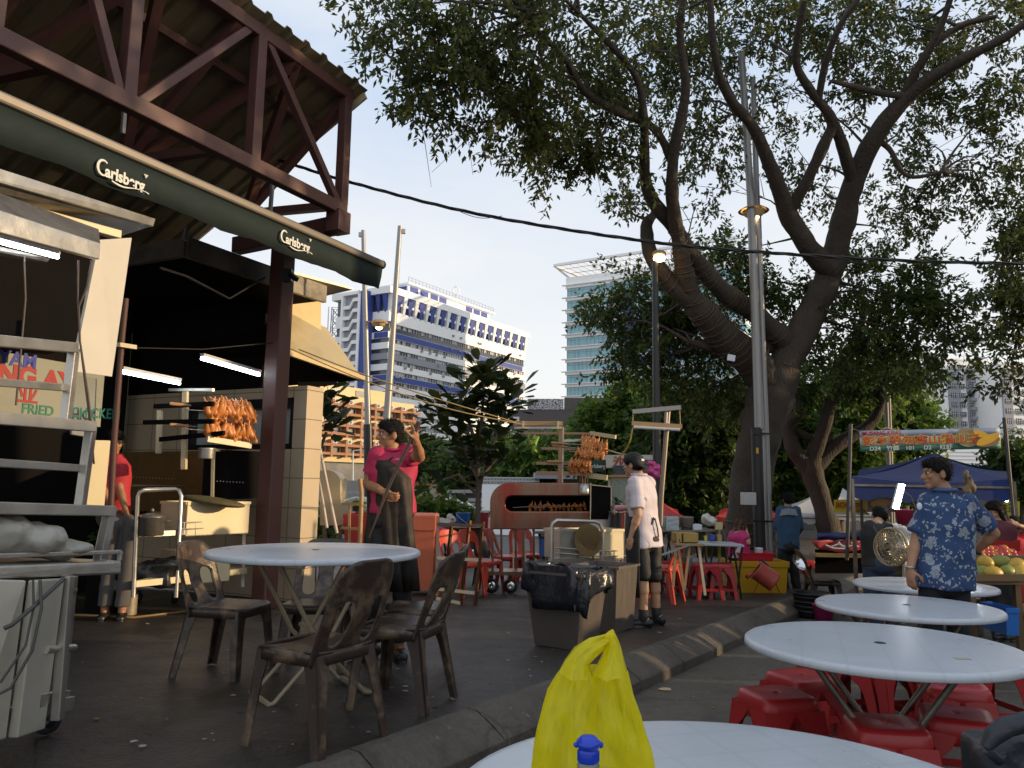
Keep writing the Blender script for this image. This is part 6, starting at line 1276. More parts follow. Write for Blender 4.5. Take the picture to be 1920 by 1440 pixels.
kb_('lamp_beam', (963, 794), (1055, 794), .05, .06, 0, 0, WOOD); kb_('lamp_tube', (964, 802), (1054, 802), .03, .03, 0, 0, M('unlit_tube', (.55, .48, .42), .4)); kb_('lamp_beam', (1046, 790), (1046, 805), .03, .03, -.04, -.04, PAINTSTEEL); kb_('lamp_beam', (981, 790), (981, 803), .03, .03, -.04, -.04, PAINTSTEEL)
for k, (x0, y0, x1, y1, n, f0, dd) in enumerate(((1060, 832, 1134, 838, 11, .45, 0), (1062, 838, 1136, 846, 11, .48, .06), (1066, 846, 1128, 855, 11, .25, -.05), (1052, 866, 1104, 868, 10, .35, 0), (1056, 875, 1104, 878, 10, .25, .05), (1066, 822, 1120, 830, 9, .5, .1))):
    skewer(cpt(x0, y0, dd), cpt(x1, y1, dd - .1), n, 'roast wing skewer on the tall rack over the barbecue cart, %s' % ('second from top', 'third from top', 'fourth from top', 'second lowest', 'lowest', 'topmost')[k], 'wing skewers on the tall rack', f0, 1, k in (0, 3, 1))
c = cpt(1095, 926, -.02); t_can = thing('utensil_can', 'shiny can of chopsticks hooked on the end of the barbecue cart', 'can', c); mb = MB(); mb.lathe(c, [(.078, 0), (.08, .01), (.08, .14), (.075, .14), (.075, .01)], 24); mb.build('can', STEEL, t_can)
for i, (dx, m_) in enumerate(((-.03, RED_PL), (-.01, WOOD), (.015, WOOD), (.04, DARKSTEEL))): mb = MB(); mb.tube([c + V((dx, 0, .02)), c + V((dx * 1.6 - .01, 0, .24 + .01 * i))], .008, 6); mb.build('utensil', m_, t_can)
gl = thing('leaf_bunch', 'bunch of green leaves tied to the tall grill rack', 'leaves', cpt(1005, 838, 0)); mb = MB(); rnd.seed(4)
for i in range(13):
    a = rnd.uniform(0, 6.28); p = cpt(1000 + rnd.uniform(-12, 10), 832 + rnd.uniform(-10, 10), rnd.uniform(-.05, .05)); d = V((math.cos(a) * .5, math.sin(a) * .3, rnd.uniform(-1, .3))).normalized(); l_ = rnd.uniform(.08, .17); s_ = d.cross(V((0, 1, .1))).normalized() * l_ * .22
    mb.add([p, p + d * l_ * .5 + s_, p + d * l_, p + d * l_ * .5 - s_], [(0, 1, 2, 3)])
mb.build('leaves', LEAF2, gl, fix=False); mb = MB(); mb.tube([cpt(1010, 818, 0), cpt(1003, 830, 0), cpt(1001, 845, 0), cpt(1008, 849, 0)], [.015, .03, .035, .01], 8); mb.build('gourd', M('lime_skin', (.25, .45, .05), .4), gl)
# trolley with leaf fan in front of the cart
ty, ty2 = 8.55, 8.75
t2 = thing('service_trolley', 'steel trolley with guard rail and handle loop before the barbecue cart', 'trolley', gnd(1170, 1133, WALK))
mb = MB(); pipe(mb, [at(1034, 1135, ty), at(1035, 990, ty), at(1037, 981, ty), at(1044, 976, ty), at(1115, 978, ty2), at(1125, 982, ty2), at(1129, 992, ty2), at(1127, 1140, ty2)], .022, 10); mb.build('handle_loop', STEEL, t2)
for yy in (1060, 1106):
    a, b = at(1030, yy - 3, ty), at(1128, yy + 2, ty2 - .05); c_, d_ = at(1174, yy - 2, 9.3), at(1080, yy - 8, 9.4); zz = a.z; mb = MB(); mb.poly([flat(q, zz) for q in (a, b, c_, d_)], .055, Z); mb.build('shelf', STEEL, t2)
mb = MB(); mb.bar(at(1171, 1062, 9.2), at(1165, 1132, 9.2), .04); mb.build('leg', PAINTSTEEL, t2)
mb = MB()
for yy in (1033, 1043): mb.tube([at(1128, yy, 8.72), at(1175, yy - 1, 9.25)], .008, 5); mb.tube([at(1040, yy - 6, ty), at(1128, yy, 8.72)], .008, 5)
for i in range(7): mb.tube([at(1128 + i * 7.8, 1033, 8.72 + i * .088), at(1128 + i * 7.8, 1056, 8.72 + i * .088)], .007, 5)
mb.build('guard_rail', STEEL, t2)
for px in (1036, 1124, 1166):
    q = gnd(px, 1138, WALK); mb = MB(); mb.lathe(q + Z * .05, [(.03, -.015), (.05, -.012), (.05, .012), (.03, .015)], 16, axis=V((1, .3, 0))); mb.build('caster', RUBBER, t2)
boxthing('food_bin', 'cream steel food bin on the trolley before the barbecue cart', 'bin', at(1085, 1052, 8.75), at(1170, 1050, 9.1), .4, at(1120, 996, 8.9).z - at(1120, 1051, 8.9).z, PAINTSTEEL, rim=1)
boxthing('food_bin', 'duller steel food bin on the trolley behind the leaf fan', 'bin', at(1050, 1050, 8.6), at(1082, 1050, 8.7), .35, at(1060, 996, 8.7).z - at(1060, 1050, 8.7).z, STEEL, rim=1)
mb = MB(); fc = at(1104, 1012, 8.62); pts = []
for k in range(24):
    a = 2 * math.pi * k / 24; x, z = math.cos(a), math.sin(a); pts.append(fc + V((x * .155, .02 + .03 * z, z * .165 * (1.0 if z > 0 else 1.1))))
mb.poly(pts, .012, V((0, 1, .15))); 
for k in range(13): a = R(20 + k * 11.6); mb.tube([fc + V((.05, -.0, -.19)), fc + V((math.cos(a) * .145, .012, math.sin(a) * .15))], .003, 4)
mb.tube([fc + V((.04, 0, -.16)), fc + V((.07, 0, -.28))], .012, 6); tag(mb.build('leaf_fan', M('dry_palm', (.16, .10, .035), .75, 0, .3, 12, .003, 40)), 'round dry palm leaf fan propped against the trolley bins', 'fan')
# ------------------------------------------------------------ light stand beside the man in the white shirt
ls = thing('light_stand', 'leaning steel pole carrying two unlit tube lamp fittings', 'light stand', gnd(1232, 1150, WALK)); YL = gnd(1232, 1150, WALK).y
mb = MB(); mb.tube([at(1232, 1150, YL), at(1240, 930, YL), at(1253, 769, YL)], .028, 12); mb.build('pole', M('dull_stand', (.26, .21, .16), .4, .7, .15, 4), ls); mb = MB(); mb.tube([at(1248, 800, YL - .03), at(1249, 772, YL - .03)], .02, 8); mb.build('pole', GALV, ls)
mb = MB(); mb.bar(at(1186, 772, YL - .05), at(1276, 764, YL - .05), .05, .05); mb.build('upper_fitting', GALV, ls); mb = MB(); mb.bar(at(1185, 794, YL - .05), at(1278, 800, YL - .05), .06, .05); mb.build('lower_fitting', WOOD, ls); mb = MB(); mb.tube([at(1188, 801, YL - .08), at(1275, 806, YL - .08)], .018, 8); mb.build('lamp_tube', FRAMEW, ls)
for x0, y0, x1, y1 in ((1187, 774, 1186, 795), (1274, 766, 1276, 800)): mb = MB(); mb.tube([at(x0, y0, YL - .05), at(x1, y1, YL - .05)], .006, 5); mb.build('hook_wire', YW, ls)
sag('cord', 'yellow cord hanging from the lamp fitting of the light stand', [at(1187, 800, YL - .05), at(1180, 830, YL), at(1168, 850, YL + .4), at(1150, 866, YL + .6)], .009, M('yellow_cord', (.5, .36, .06), .5))
sag('cord', 'pale cord tied from the grill rack towards the cap of the man', [cpt(1137, 843, 0), at(1160, 850, 9.8), at(1190, 856, 9.6)], .012, YW)
# ------------------------------------------------------------ noodle stall behind
ns = thing('hawker_cart', 'white hawker cart with red lettering and a glass case behind the barbecue', 'stall', gnd(1185, 1090, 0)); YN = 11.6
mb = MB(); mb.hexa([at(1137, 877, YN), at(1229, 879, YN), at(1229, 879, YN) + V((0, .6, 0)), at(1137, 877, YN) + V((0, .6, 0)), at(1137, 853, YN), at(1229, 853, YN), at(1229, 853, YN) + V((0, .6, 0)), at(1137, 853, YN) + V((0, .6, 0))]); mb.build('sign_box', M('off_white_board', (.55, .52, .45), .6, 0, .1, 3, dirt=.2), ns)
q = at(1150, 867, YN - .012); txt('沙爹', .165, INKR, ns, q, (1, 0, 0), (0, 0, 1), bold=.03)
mb = MB(); mb.hexa([at(1104, 884, YN + .1), at(1136, 884, YN + .1), at(1136, 884, YN + .15), at(1104, 884, YN + .15), at(1104, 862, YN + .1), at(1136, 862, YN + .1), at(1136, 862, YN + .15), at(1104, 862, YN + .15)]); gp = mb.build('green_panel', M('dark_green_panel', (.02, .06, .045), .6), ns)
txt('Carlsberg', .085, LOGOW, ns, at(1101, 874, YN + .08), (1, 0, 0), (0, 0, 1), bold=.02, sx=.8)
mb = MB(); mb.bar(at(1125, 893, YN), at(1232, 893, YN), .6, .03, up=Z); mb.build('shelf', WOOD, ns)
mb = MB()
for x in (1142, 1203, 1228): mb.bar(at(x, 893, YN - .2), at(x, 1000, YN - .2), .03)
mb.bar(at(1142, 897, YN - .2), at(1228, 897, YN - .2), .03); mb.build('frame', PAINTSTEEL, ns)
GL = M('case_glass', (.30, .36, .28), .1, 0, .3, 4, spec=.9, alpha=.55); mb = MB(); mb.hexa([at(1143, 962, YN - .2), at(1203, 962, YN - .2), at(1203, 962, YN - .18), at(1143, 962, YN - .18), at(1143, 898, YN - .2), at(1203, 898, YN - .2), at(1203, 898, YN - .18), at(1143, 898, YN - .18)]); mb.build('glass_pane', GL, ns)
mb = MB(); mb.hexa([at(1125, 1080, YN), at(1232, 1080, YN), at(1232, 1080, YN) + V((0, .6, 0)), at(1125, 1080, YN) + V((0, .6, 0)), at(1125, 985, YN), at(1232, 985, YN), at(1232, 985, YN) + V((0, .6, 0)), at(1125, 985, YN) + V((0, .6, 0))]); mb.build('counter', STEEL, ns)
gv_ = thing('greens', 'heap of bright green vegetables inside the glass case', 'vegetables', at(1165, 950, YN)); crown('leaves', gv_, [pb(1165, 948, 22, 9, YN, 60)], LEAF2, (.1, .06), 10, .12, 0, 61)
for k, (x, y) in enumerate(((1160, 887), (1172, 887))):
    mb = MB(); p = at(x, 892, YN - .1)
    for i in range(7): mb.lathe(p + Z * (i * .022), [(.03, 0), (.09, .014), (.095, .018), (.085, .012), (0, .004)], 20)
    tag(mb.build('plate_stack', M('pale_blue_plate', (.38, .42, .50), .4)), ('stack of pale plates at the left on the hawker cart shelf', 'stack of pale plates at the right, nearer the cap of the man')[k], 'plates')
mb = MB(); p = at(1213, 890, YN - .1)
for i in range(4): mb.lathe(p + Z * i * .055, [(.08, 0), (.095, .05), (.1, .052), (.09, .05)], 16)
tag(mb.build('bowl_stack', M('grey_bowl', (.25, .24, .2), .5)), 'stack of grey bowls behind the cap of the man in white', 'bowls')
mb = MB(); mb.ell(at(1227, 883, YN - .3), (.1, .09, .11)); mb.ell(at(1223, 872, YN - .3), (.06, .06, .06)); o_ = thing('pink_bag', 'crumpled pink plastic bag tied at the corner of the hawker cart', 'bag', at(1227, 888, YN - .3)); remesh(mb, 'bag', M('pink_film', (.6, .08, .28), .35, 0, .1, 9, .01, 14), o_, .014, 2, .05, 16)
p = at(1160, 992, 10.6); pt2 = thing('steel_pot', 'tall shiny steel pot with a dark lid knob between cart and man', 'pot', p); mb = MB(); mb.lathe(p, [(0, 0), (.13, 0), (.14, .01), (.14, .22), (.145, .225)], 24); mb.build('body', CHROME, pt2); mb = MB(); mb.lathe(p + Z * .225, [(.145, 0), (.1, .03), (.08, .09), (.04, .1), (0, .1)], 24); mb.build('lid', STEEL, pt2); mb = MB(); mb.lathe(p + Z * .325, [(.05, 0), (.055, .01), (.02, .05), (0, .05)], 16); mb.build('knob', BLACK, pt2)
# ------------------------------------------------------------ tables, stand and bins left of the cart
def ftable(lab, a, b, depth, zleg, topmat, th=.03, grp='folding tables'):
    a, b = V(a), V(b); t = thing('folding_table', lab, 'table', (a + b) / 2, grp); mb = MB(); d = V((0, depth, 0)); mb.hexa([a, b, b + d, a + d, a + Z * th, b + Z * th, b + d + Z * th, a + d + Z * th]); mb.build('tabletop', topmat, t, bevel=.006)
    for f in (.12, .78):
        p, q = a.lerp(b, f), a.lerp(b, min(.98, f + .2))
        for u_, v_ in ((p, q), (q, p)):
            for y in (.06, depth - .06): mb = MB(); g_ = V((v_.x, v_.y + y, gz(v_.y) + zleg)); mb.tube([u_ + V((0, y, 0)), g_], .013, 6); mb.build('leg', BLACK, t)
    return t
ftable('white folding table behind the barbecue cart legs', at(1000, 1001, 11.0), at(1105, 999, 11.0), .7, 0, TABM)
mb = MB(); a, b = at(1012, 1006, 11.2), at(1062, 1006, 11.2); mb.bar(a - Z * .14, b - Z * .14, .5, .26, up=Z); tag(mb.build('crate', M('navy_crate', (.02, .08, .3), .5), bevel=.02), 'blue crate under the white folding table behind the cart', 'crate')
ps(1016, 1052, 0, 10, 10, 'red plastic stool left of the trolley behind the cart', 'red stools behind the cart'); ps(1052, 1054, 0, 10, 24, 'red plastic stool hidden half behind the trolley handle', 'red stools behind the cart'); ps(984, 1058, 0, 10, 5, 'red plastic stool between the barbecue legs and the red chairs', 'red stools behind the cart')
sd_ = thing('steel_stand', 'bare steel stand of thin posts and bars left of the barbecue', 'stand', gnd(865, 1133, WALK)); YS = gnd(880, 1134, WALK).y
for a, b in (((864, 1133), (881, 976)), ((891, 1134), (906, 978)), ((831, 1125), (847, 981)), ((818, 1118), (821, 968))): mb = MB(); mb.bar(at(*a, YS), at(*b, YS + .1), .035, .03); mb.build('post', COP, sd_)
for a, b in (((821, 982), (881, 986)), ((881, 986), (908, 984)), ((819, 1046), (897, 1050)), ((818, 1104), (890, 1112)), ((818, 1122), (864, 1131))): mb = MB(); mb.bar(at(*a, YS), at(*b, YS), .025, .035); mb.build('crossbar', PAINTSTEEL if a[1] > 1000 else COP, sd_)
ftable('small table under the blue bucket beside the red bins', at(812, 990, 12), at(905, 990, 12), .6, 0, TABM)
p = at(868, 987, 12.1); bk2 = thing('bucket', 'bright blue bucket with a white wire handle on the table', 'bucket', p); mb = MB(); mb.lathe(p, [(0, 0), (.085, 0), (.115, .2), (.12, .205), (.11, .2)], 24); mb.build('body', BLUE_PL, bk2); mb = MB(); mb.tube([p + V((-.1, -.06, .19)), p + V((-.03, -.13, .12)), p + V((.06, -.13, .06)), p + V((.11, -.05, .04))], .006, 5); mb.build('handle', FRAMEW, bk2)
WB = M('white_film', (.62, .60, .56), .4, 0, .1, 8, .01, 16)
def bundle(nm, lab, cat, parts, mat, vox=.015, wob=.04):
    t = thing(nm, lab, cat, parts[0][0]); mb = MB()
    for c_, r_ in parts: mb.ell(c_, r_)
    remesh(mb, nm + '_skin', mat, t, vox, 2, wob, 13); return t
bundle('plastic_bag', 'white plastic bag on the table left of the blue bucket', 'bag', [(at(832, 980, 12), (.14, .1, .07)), (at(846, 974, 12), (.08, .08, .08))], WB)
bundle('plastic_bag', 'magenta plastic bag slumped on the table beside the red bins', 'bag', [(at(826, 1000, 11.5), (.16, .1, .09)), (at(845, 1004, 11.5), (.1, .08, .06))], M('magenta_film', (.5, .05, .2), .4, 0, .1, 8, .01, 16))
def tub(nm, lab, cat, px0, px1, pyt, pyb, Y, dep, mat, lid=False):
    a, b = at(px0, pyb, Y), at(px1, pyb, Y); zt_ = at(px0, pyt, Y).z; h = zt_ - a.z; t = thing(nm, lab, cat, (a + b) / 2); mb = MB(); cx_, cy_ = (a.x + b.x) / 2, Y + dep / 2; hx = (b.x - a.x) / 2
    def rg(k, z, j=0): return [V((cx_ + sx * (hx * k - j), cy_ + sy * (dep / 2 * k - j), z)) for sx, sy in ((-1, -1), (1, -1), (1, 1), (-1, 1))]
    mb.loft([rg(.92, a.z), rg(.985, a.z + h * .82), rg(1.03, a.z + h * .82), rg(1.04, zt_), rg(.98, zt_), rg(.9, a.z + .03)], 0, False, caps=False); mb.add(rg(.92, a.z), [(0, 1, 2, 3)]); mb.add(rg(.9, a.z + .03), [(0, 1, 2, 3)]); mb.build('body', mat, t, bevel=.012)
    if lid: mb = MB(); mb.loft([rg(1.05, zt_ - .01), rg(1.05, zt_ + .03), rg(.9, zt_ + .045)], 0, False); mb.build('lid', mat, t, bevel=.008)
    return t
tub('storage_bin', 'large red plastic storage bin left of the man in the apron', 'bin', 640, 738, 968, 1100, 11.0, .6, M('bin_red', (.45, .035, .03), .45, 0, .15, 4), True)
tub('storage_bin', 'faded orange red storage bin right of the man in the apron', 'bin', 762, 812, 970, 1107, 10.4, .6, M('bin_orange', (.55, .13, .06), .45, 0, .15, 4), True)
# crash helmet on the red bin
HM = M('helmet_white', (.62, .62, .55), .3, 0, .05); hl = thing('crash_helmet', 'white motorcycle helmet with green and yellow stripes on the red bin', 'helmet', at(678, 950, 11.2))
c = at(680, 948, 11.2); mb = MB(); mb.ell(c, (.15, .17, .13)); mb.cap(c + V((.08, -.06, -.05)), c + V((.17, -.1, -.07)), .07, .04); remesh(mb, 'shell', HM, hl, .01, 6); mb = MB(); mb.bar(c + V((-.06, -.1, .12)), c + V((-.25, -.17, .07)), .16, .015, up=Z); mb.build('peak', HM, hl)
for i, (m_, dz) in enumerate(((M('stripe_green', (.02, .25, .05), .4), .05), (M('stripe_yellow', (.6, .5, .03), .4), .0))): mb = MB(); mb.tube([c + V((-.13 * .9, -.125 + .01, dz)), c + V((-.03, -.172, dz + .015)), c + V((.08, -.155, dz - .01))], .014, 6); mb.build('stripe', m_, hl)
mb = MB(); mb.bar(c + V((-.11, -.155, -.04)), c + V((.03, -.18, -.035)), .02, .07, up=Z); mb.build('visor', BLACK, hl)
# steel domed cabinet, sticks and pole stand
dm = thing('steel_oven', 'rounded steel oven box behind the leaning sticks by the tiled wall', 'oven', gnd(615, 1010, WALK)); Yd = 11.6
def dpt(x, y, d): return at(x, y, Yd) + V((0, d, 0))
dpf = [(600, 985), (600, 893)] + [(610 + 29 * math.cos(a) + 0, 905 + 24 * math.sin(a)) for a in [-math.pi * .62 + k * .2 for k in range(9)]] + [(640, 985)]
mb = MB(); mb.loft([[dpt(x, y, d) for x, y in dpf] for d in (0, .5)], 0, False); mb.build('body', PAINTSTEEL, dm, bevel=.01)
for x in (606, 634): mb = MB(); mb.bar(dpt(x, 985, .1), dpt(x, 1030, .1), .06); mb.build('leg', DARKSTEEL, dm)
for i, (a, b) in enumerate((((590, 842), (613, 990)), ((597, 828), (632, 1000)))): mb = MB(); mb.tube([at(*a, 10.6), at(*b, 10.3)], .02, 8); tag(mb.build('stick', M('pale_stick', (.60, .52, .45), .5)), ('left of two pale sticks leaning on the tiled wall', 'right of two pale sticks leaning on the tiled wall')[i], 'stick')
mb = MB(); mb.tube([at(674, 1045, 9.8), at(678, 925, 9.8), at(675, 898, 9.8)], .028, 8); mb.bar(at(640, 990, 10), at(676, 992, 9.8), .03); mb.bar(at(655, 945, 10), at(655, 1040, 10), .03); mb.bar(at(642, 945, 10), at(676, 944, 9.8), .03); tag(mb.build('pole_stand', WOOD), 'tan pole stand in front of the large red bin', 'stand')
# pickup truck
pk = thing('pickup_truck', 'dark red pickup truck with silver roll bars parked behind the red chairs', 'truck', V((at(830, 985, 17).x, 17, gz(17)))); Yp = 17
CARR = M('car_paint_red', (.16, .012, .02), .2, .1, .06, 2, spec=.9); WIN = M('car_glass', (.03, .035, .04), .08, spec=.9)
def kpt(x, y, d=0): return at(x, y, Yp) + V((0, d, 0))
zg = gz(17); prof = [(700, 1005), (700, 968), (752, 962), (772, 942), (785, 939), (822, 940), (832, 958), (915, 962), (915, 1005)]
mb = MB(); mb.loft([[kpt(x, y, d) for x, y in prof] for d in (0, .1, 1.6, 1.7)], 0, False); mb.build('body', CARR, pk, bevel=.04)
for w_ in ([(775, 957), (786, 943), (800, 943), (800, 957)], [(804, 957), (804, 943), (821, 943), (829, 957)]): mb = MB(); mb.poly([kpt(x, y, -.012) for x, y in w_], .008, V((0, 1, 0))); mb.build('window', WIN, pk)
for d in (.12, 1.55): mb = MB(); mb.tube([kpt(828, 962, d), kpt(830, 945, d), kpt(834, 939, d), kpt(852, 939, d), kpt(862, 943, d), kpt(905, 975, d)], .05, 8); mb.tube([kpt(846, 962, d), kpt(845, 941, d)], .04, 8); mb.build('roll_bar', CHROME, pk)
mb = MB(); mb.box(kpt(872, 966, .8), (1.0, 1.5, .12)); mb.build('bed_liner', BLACK, pk)
for x in (735, 888):
    for d in (-.02, 1.5): q = kpt(x, 990, d); q.z = zg + .33; mb = MB(); mb.lathe(q, [(.2, 0), (.32, .0), (.34, .03), (.34, .18), (.3, .2), (0, .2)], 24, axis=V((0, 1, 0))); w_ = mb.build('wheel', RUBBER, pk); mb = MB(); mb.lathe(q, [(0, -.01), (.18, -.012), (.2, .01)], 20, axis=V((0, 1, 0))); mb.build('rim', CHROME, w_)
mb = MB(); mb.lathe(at(856, 975, 12.9), [(.0, 0), (.15, 0), (.15, .0)], 8)
# raised road with a parked car
em = MB(); zr_ = at(800, 903, 47).z; em.hexa([V((-22, 47, -.7)), V((6, 47, -.7)), V((6, 75, -.7)), V((-22, 75, -.7)), V((-22, 47, zr_)), V((6, 47, zr_)), V((6, 75, zr_)), V((-22, 75, zr_))]); struct(em.build('raised_road', CONC))
cr_ = thing('parked_car', 'small dark blue car parked on the raised road far behind the apron man', 'car', V((at(795, 900, 50).x, 50, zr_)))
x0 = at(795, 900, 50).x; pf = [(-1.9, .3), (-1.9, .75), (-1.3, .85), (-.7, 1.35), (.6, 1.35), (1.2, .85), (1.95, .72), (1.95, .3)]
mb = MB(); mb.loft([[V((x0 + x, 50 + d, zr_ + z)) for x, z in pf] for d in (0, .1, 1.5, 1.6)], 0, False); mb.build('body', M('car_paint_blue', (.02, .03, .09), .2, .1, .05, 2), cr_, bevel=.05)
mb = MB(); mb.poly([V((x0 + x, 49.99, zr_ + z)) for x, z in ((-1.1, .88), (-.65, 1.28), (.55, 1.28), (1.0, .88))], .01, V((0, 1, 0))); mb.build('window', WIN, cr_)
for x in (-1.2, 1.25): mb = MB(); mb.lathe(V((x0 + x, 49.97, zr_ + .31)), [(0, 0), (.3, 0), (.31, .05), (.31, .2)], 20, axis=V((0, 1, 0))); mb.build('wheel', RUBBER, cr_)
# ------------------------------------------------------------ market on the right
def canopy_tent(lab, pts, peak, drop, mat, cat='tent', name='market_tent', legs=True, grp=None, legh=None):
    pts = [V(p) for p in pts]; peak = V(peak); c_ = sum(pts, V()) / 4; t = thing(name, lab, cat, V((c_.x, c_.y, gz(c_.y))), grp); mb = MB(); n_ = 10
    for i in range(4):
        a, b = pts[i], pts[(i + 1) % 4]; rg = []
        for k in range(n_ + 1):
            f = k / n_; r_ = []
            for j in range(9):
                e = a.lerp(b, j / 8) - Z * (.06 * math.sin(math.pi * j / 8)); p = e.lerp(peak, f) - Z * (.16 * math.sin(math.pi * f) * (peak.z - a.z)); r_.append(p)
            rg.append(r_)
        mb.loft(rg, 0, True, closed=False)
    mb.build('roof_cloth', mat, t, fix=False)
    if drop:
        mb = MB()
        for i in range(4):
            a, b = pts[i], pts[(i + 1) % 4]; mb.loft([[a.lerp(b, j / 12) - Z * (.06 * math.sin(math.pi * j / 12)) for j in range(13)], [a.lerp(b, j / 12) - Z * (drop + .03 * math.sin(j * 1.9) + .03 * math.sin(math.pi * j / 12)) for j in range(13)]], 0, True, closed=False)
        mb.build('valance', mat, t, fix=False)
    if legs:
        for p in pts: mb = MB(); mb.bar(V((p.x, p.y, gz(p.y) if legh is None else legh)), p - Z * .03, .035); mb.build('leg', DARKSTEEL, t)
        for i in range(4): mb = MB(); mb.bar(pts[i] - Z * .1, pts[(i + 1) % 4] - Z * .1, .025); mb.build('rail', DARKSTEEL, t)
    return t
def fabric(name, col, tr=.3):
    m = M(name, col, .75, 0, .1, 3, .003, 8); n = m.node_tree.nodes; l = m.node_tree.links; p = n['Principled BSDF']; ts = n.new('ShaderNodeBsdfTranslucent'); ts.inputs[0].default_value = (*col, 1); ms = n.new('ShaderNodeMixShader'); ms.inputs[0].default_value = tr; l.new(p.outputs[0], ms.inputs[1]); l.new(ts.outputs[0], ms.inputs[2]); l.new(ms.outputs[0], n['Material Output'].inputs[0]); return m
NAVYC = fabric('navy_canopy', (.012, .03, .13), .15); REDC = fabric('red_canopy', (.60, .05, .04), .35); WHC = fabric('white_canopy', (.72, .72, .74), .35)
canopy_tent('navy blue peaked canopy over the fruit stall under the banner', [at(1597, 893, 9.0), at(1900, 898, 9.0), at(1890, 884, 11.8), at(1612, 880, 11.8)], at(1748, 850, 10.4), .24, NAVYC)
canopy_tent('red canopy behind the light stand at the left of the big trunk', [at(1215, 966, 14.2), at(1284, 968, 14.2), at(1270, 955, 17), at(1215, 953, 17)], at(1236, 936, 15.6), .13, REDC)
canopy_tent('red canopy partly hidden behind the thick trunk of the shade tree', [at(1341, 968, 15), at(1462, 968, 15), at(1450, 958, 18), at(1350, 956, 18)], at(1408, 925, 16.5), .16, REDC)
canopy_tent('white peaked tent behind the man in the blue striped shirt', [at(1452, 962, 17), at(1560, 964, 17), at(1555, 952, 20), at(1462, 950, 20)], at(1548, 914, 18.5), .18, WHC)
canopy_tent('white peaked tent farther right behind the crooked trunk and the yellow sign', [at(1556, 960, 19), at(1660, 962, 19), at(1650, 950, 22), at(1560, 950, 22)], at(1580, 915, 20), .18, WHC)
# fruit banner between two thin poles
YBn = 9.3; bn = thing('banner', 'fruit stall banner with red and gold characters and an open durian', 'banner', at(1743, 830, YBn))
c00, c10, c11, c01 = at(1613, 847, YBn), at(1876, 841, YBn), at(1873, 800, YBn), at(1611, 808, YBn)
bu = (c10 - c00); bw = bu.length; bu.normalize(); bvv = (c01 - c00); bh = bvv.length; bvv.normalize()
def bnp(x, y, d=.004): return c00 + bu * (x * bw) + bvv * (y * bh) - V((0, d, 0))
SKYB, CREAM, GREENB = M('banner_sky', (.30, .36, .46), .6, 0, .15, 2.5), M('banner_cream', (.52, .50, .42), .6, 0, .1, 2), M('banner_green', (.05, .17, .11), .6, 0, .1, 2)
mb = MB(); n_ = 30
for (y0, y1, mt) in ((.27, .68, 1), (.68, 1, 0), (0, .27, 2)):
    mb.loft([[bnp(i / n_, y, .012 * math.sin(i * .5)) for i in range(n_ + 1)] for y in (y0, y1)], mt, True, closed=False)
bo = mb.build('sheet', [SKYB, CREAM, GREENB], bn, fix=False); m_ = bo.modifiers.new('t', 'SOLIDIFY'); m_.thickness = .004; m_.offset = 1
GOLD, BRED, BWH = M('banner_gold', (.80, .52, .05), .6), M('banner_red', (.50, .05, .02), .6), M('banner_white', (.6, .62, .6), .6)
txt('MUSANG KING', .062, M('banner_crimson', (.42, .015, .05), .6), bn, bnp(.012, .87, .022), bu, bvv, bold=.028, sx=1.12, ext=.001)
for m_, b_, d_ in ((GOLD, .05, .020), (BRED, .010, .026)): txt('彭亨劳勿高山猫山王', .118, m_, bn, bnp(.012, .485, d_), bu, bvv, bold=b_, sx=1.34, ext=.001)
for s_, x in (('D24', .06), ('竹脚', .18), ('101', .315), ('D2', .445), ('红虾', .56)): txt(s_, .068, BWH, bn, bnp(x, .12, .022), bu, bvv, bold=.012, ext=.001, sx=1.15)
DUR = M('durian_print', (.30, .25, .13), .7, 0, .5, 40); YF = M('durian_flesh', (.75, .42, .03), .6, 0, .15, 12); HUSK = M('durian_husk', (.33, .16, .05), .6, 0, .3, 20)
def pr_ell(cx_, cy_, rx, ry, rot, mat, d, nm):
    mb = MB(); pts = []
    for k in range(28):
        a = 2 * math.pi * k / 28; x, y = math.cos(a) * rx, math.sin(a) * ry; pts.append(bnp(cx_ + (x * math.cos(rot) - y * math.sin(rot)) / bw, cy_ + (x * math.sin(rot) + y * math.cos(rot)) / bh, d))
    mb.poly(pts, .002, V((0, 1, 0))); mb.build(nm, mat, bn)
pr_ell(.765, .57, .15, .115, -.1, DUR, .018, 'durian_print'); pr_ell(.895, .40, .17, .075, .1, HUSK, .021, 'durian_print'); pr_ell(.868, .68, .115, .04, -.45, YF, .024, 'durian_print'); pr_ell(.905, .45, .15, .05, .38, YF, .027, 'durian_print')
for i, (a, b) in enumerate((((1588, 1050), (1595, 795)), ((1908, 1060), (1883, 783)))):
    mb = MB(); mb.tube([at(*a, 9.0), at(*b, 9.0)], .022, 8); tag(mb.build('pole', M('dark_pole2', (.05, .045, .04), .5)), ('thin dark pole left of the fruit banner', 'thin dark leaning pole right of the fruit banner')[i], 'pole')
for i, (a, b) in enumerate((((1594, 803), (1611, 808)), ((1884, 786), (1873, 800)))): mb = MB(); mb.tube([at(*a, 9.0), at(*b, YBn)], .005, 4); tag(mb.build('tie_cord', BLACK), ('cord tying the left corner of the banner to its pole', 'cord tying the right corner of the banner to its pole')[i], 'cord')
tube_lamp(at(1693, 908, 8.6), at(1681, 955, 8.6), 'slanting white tube lamp nearest the pink bucket', 'tube lamps of the fruit stall', .022, True, V((0, 1, 0)))
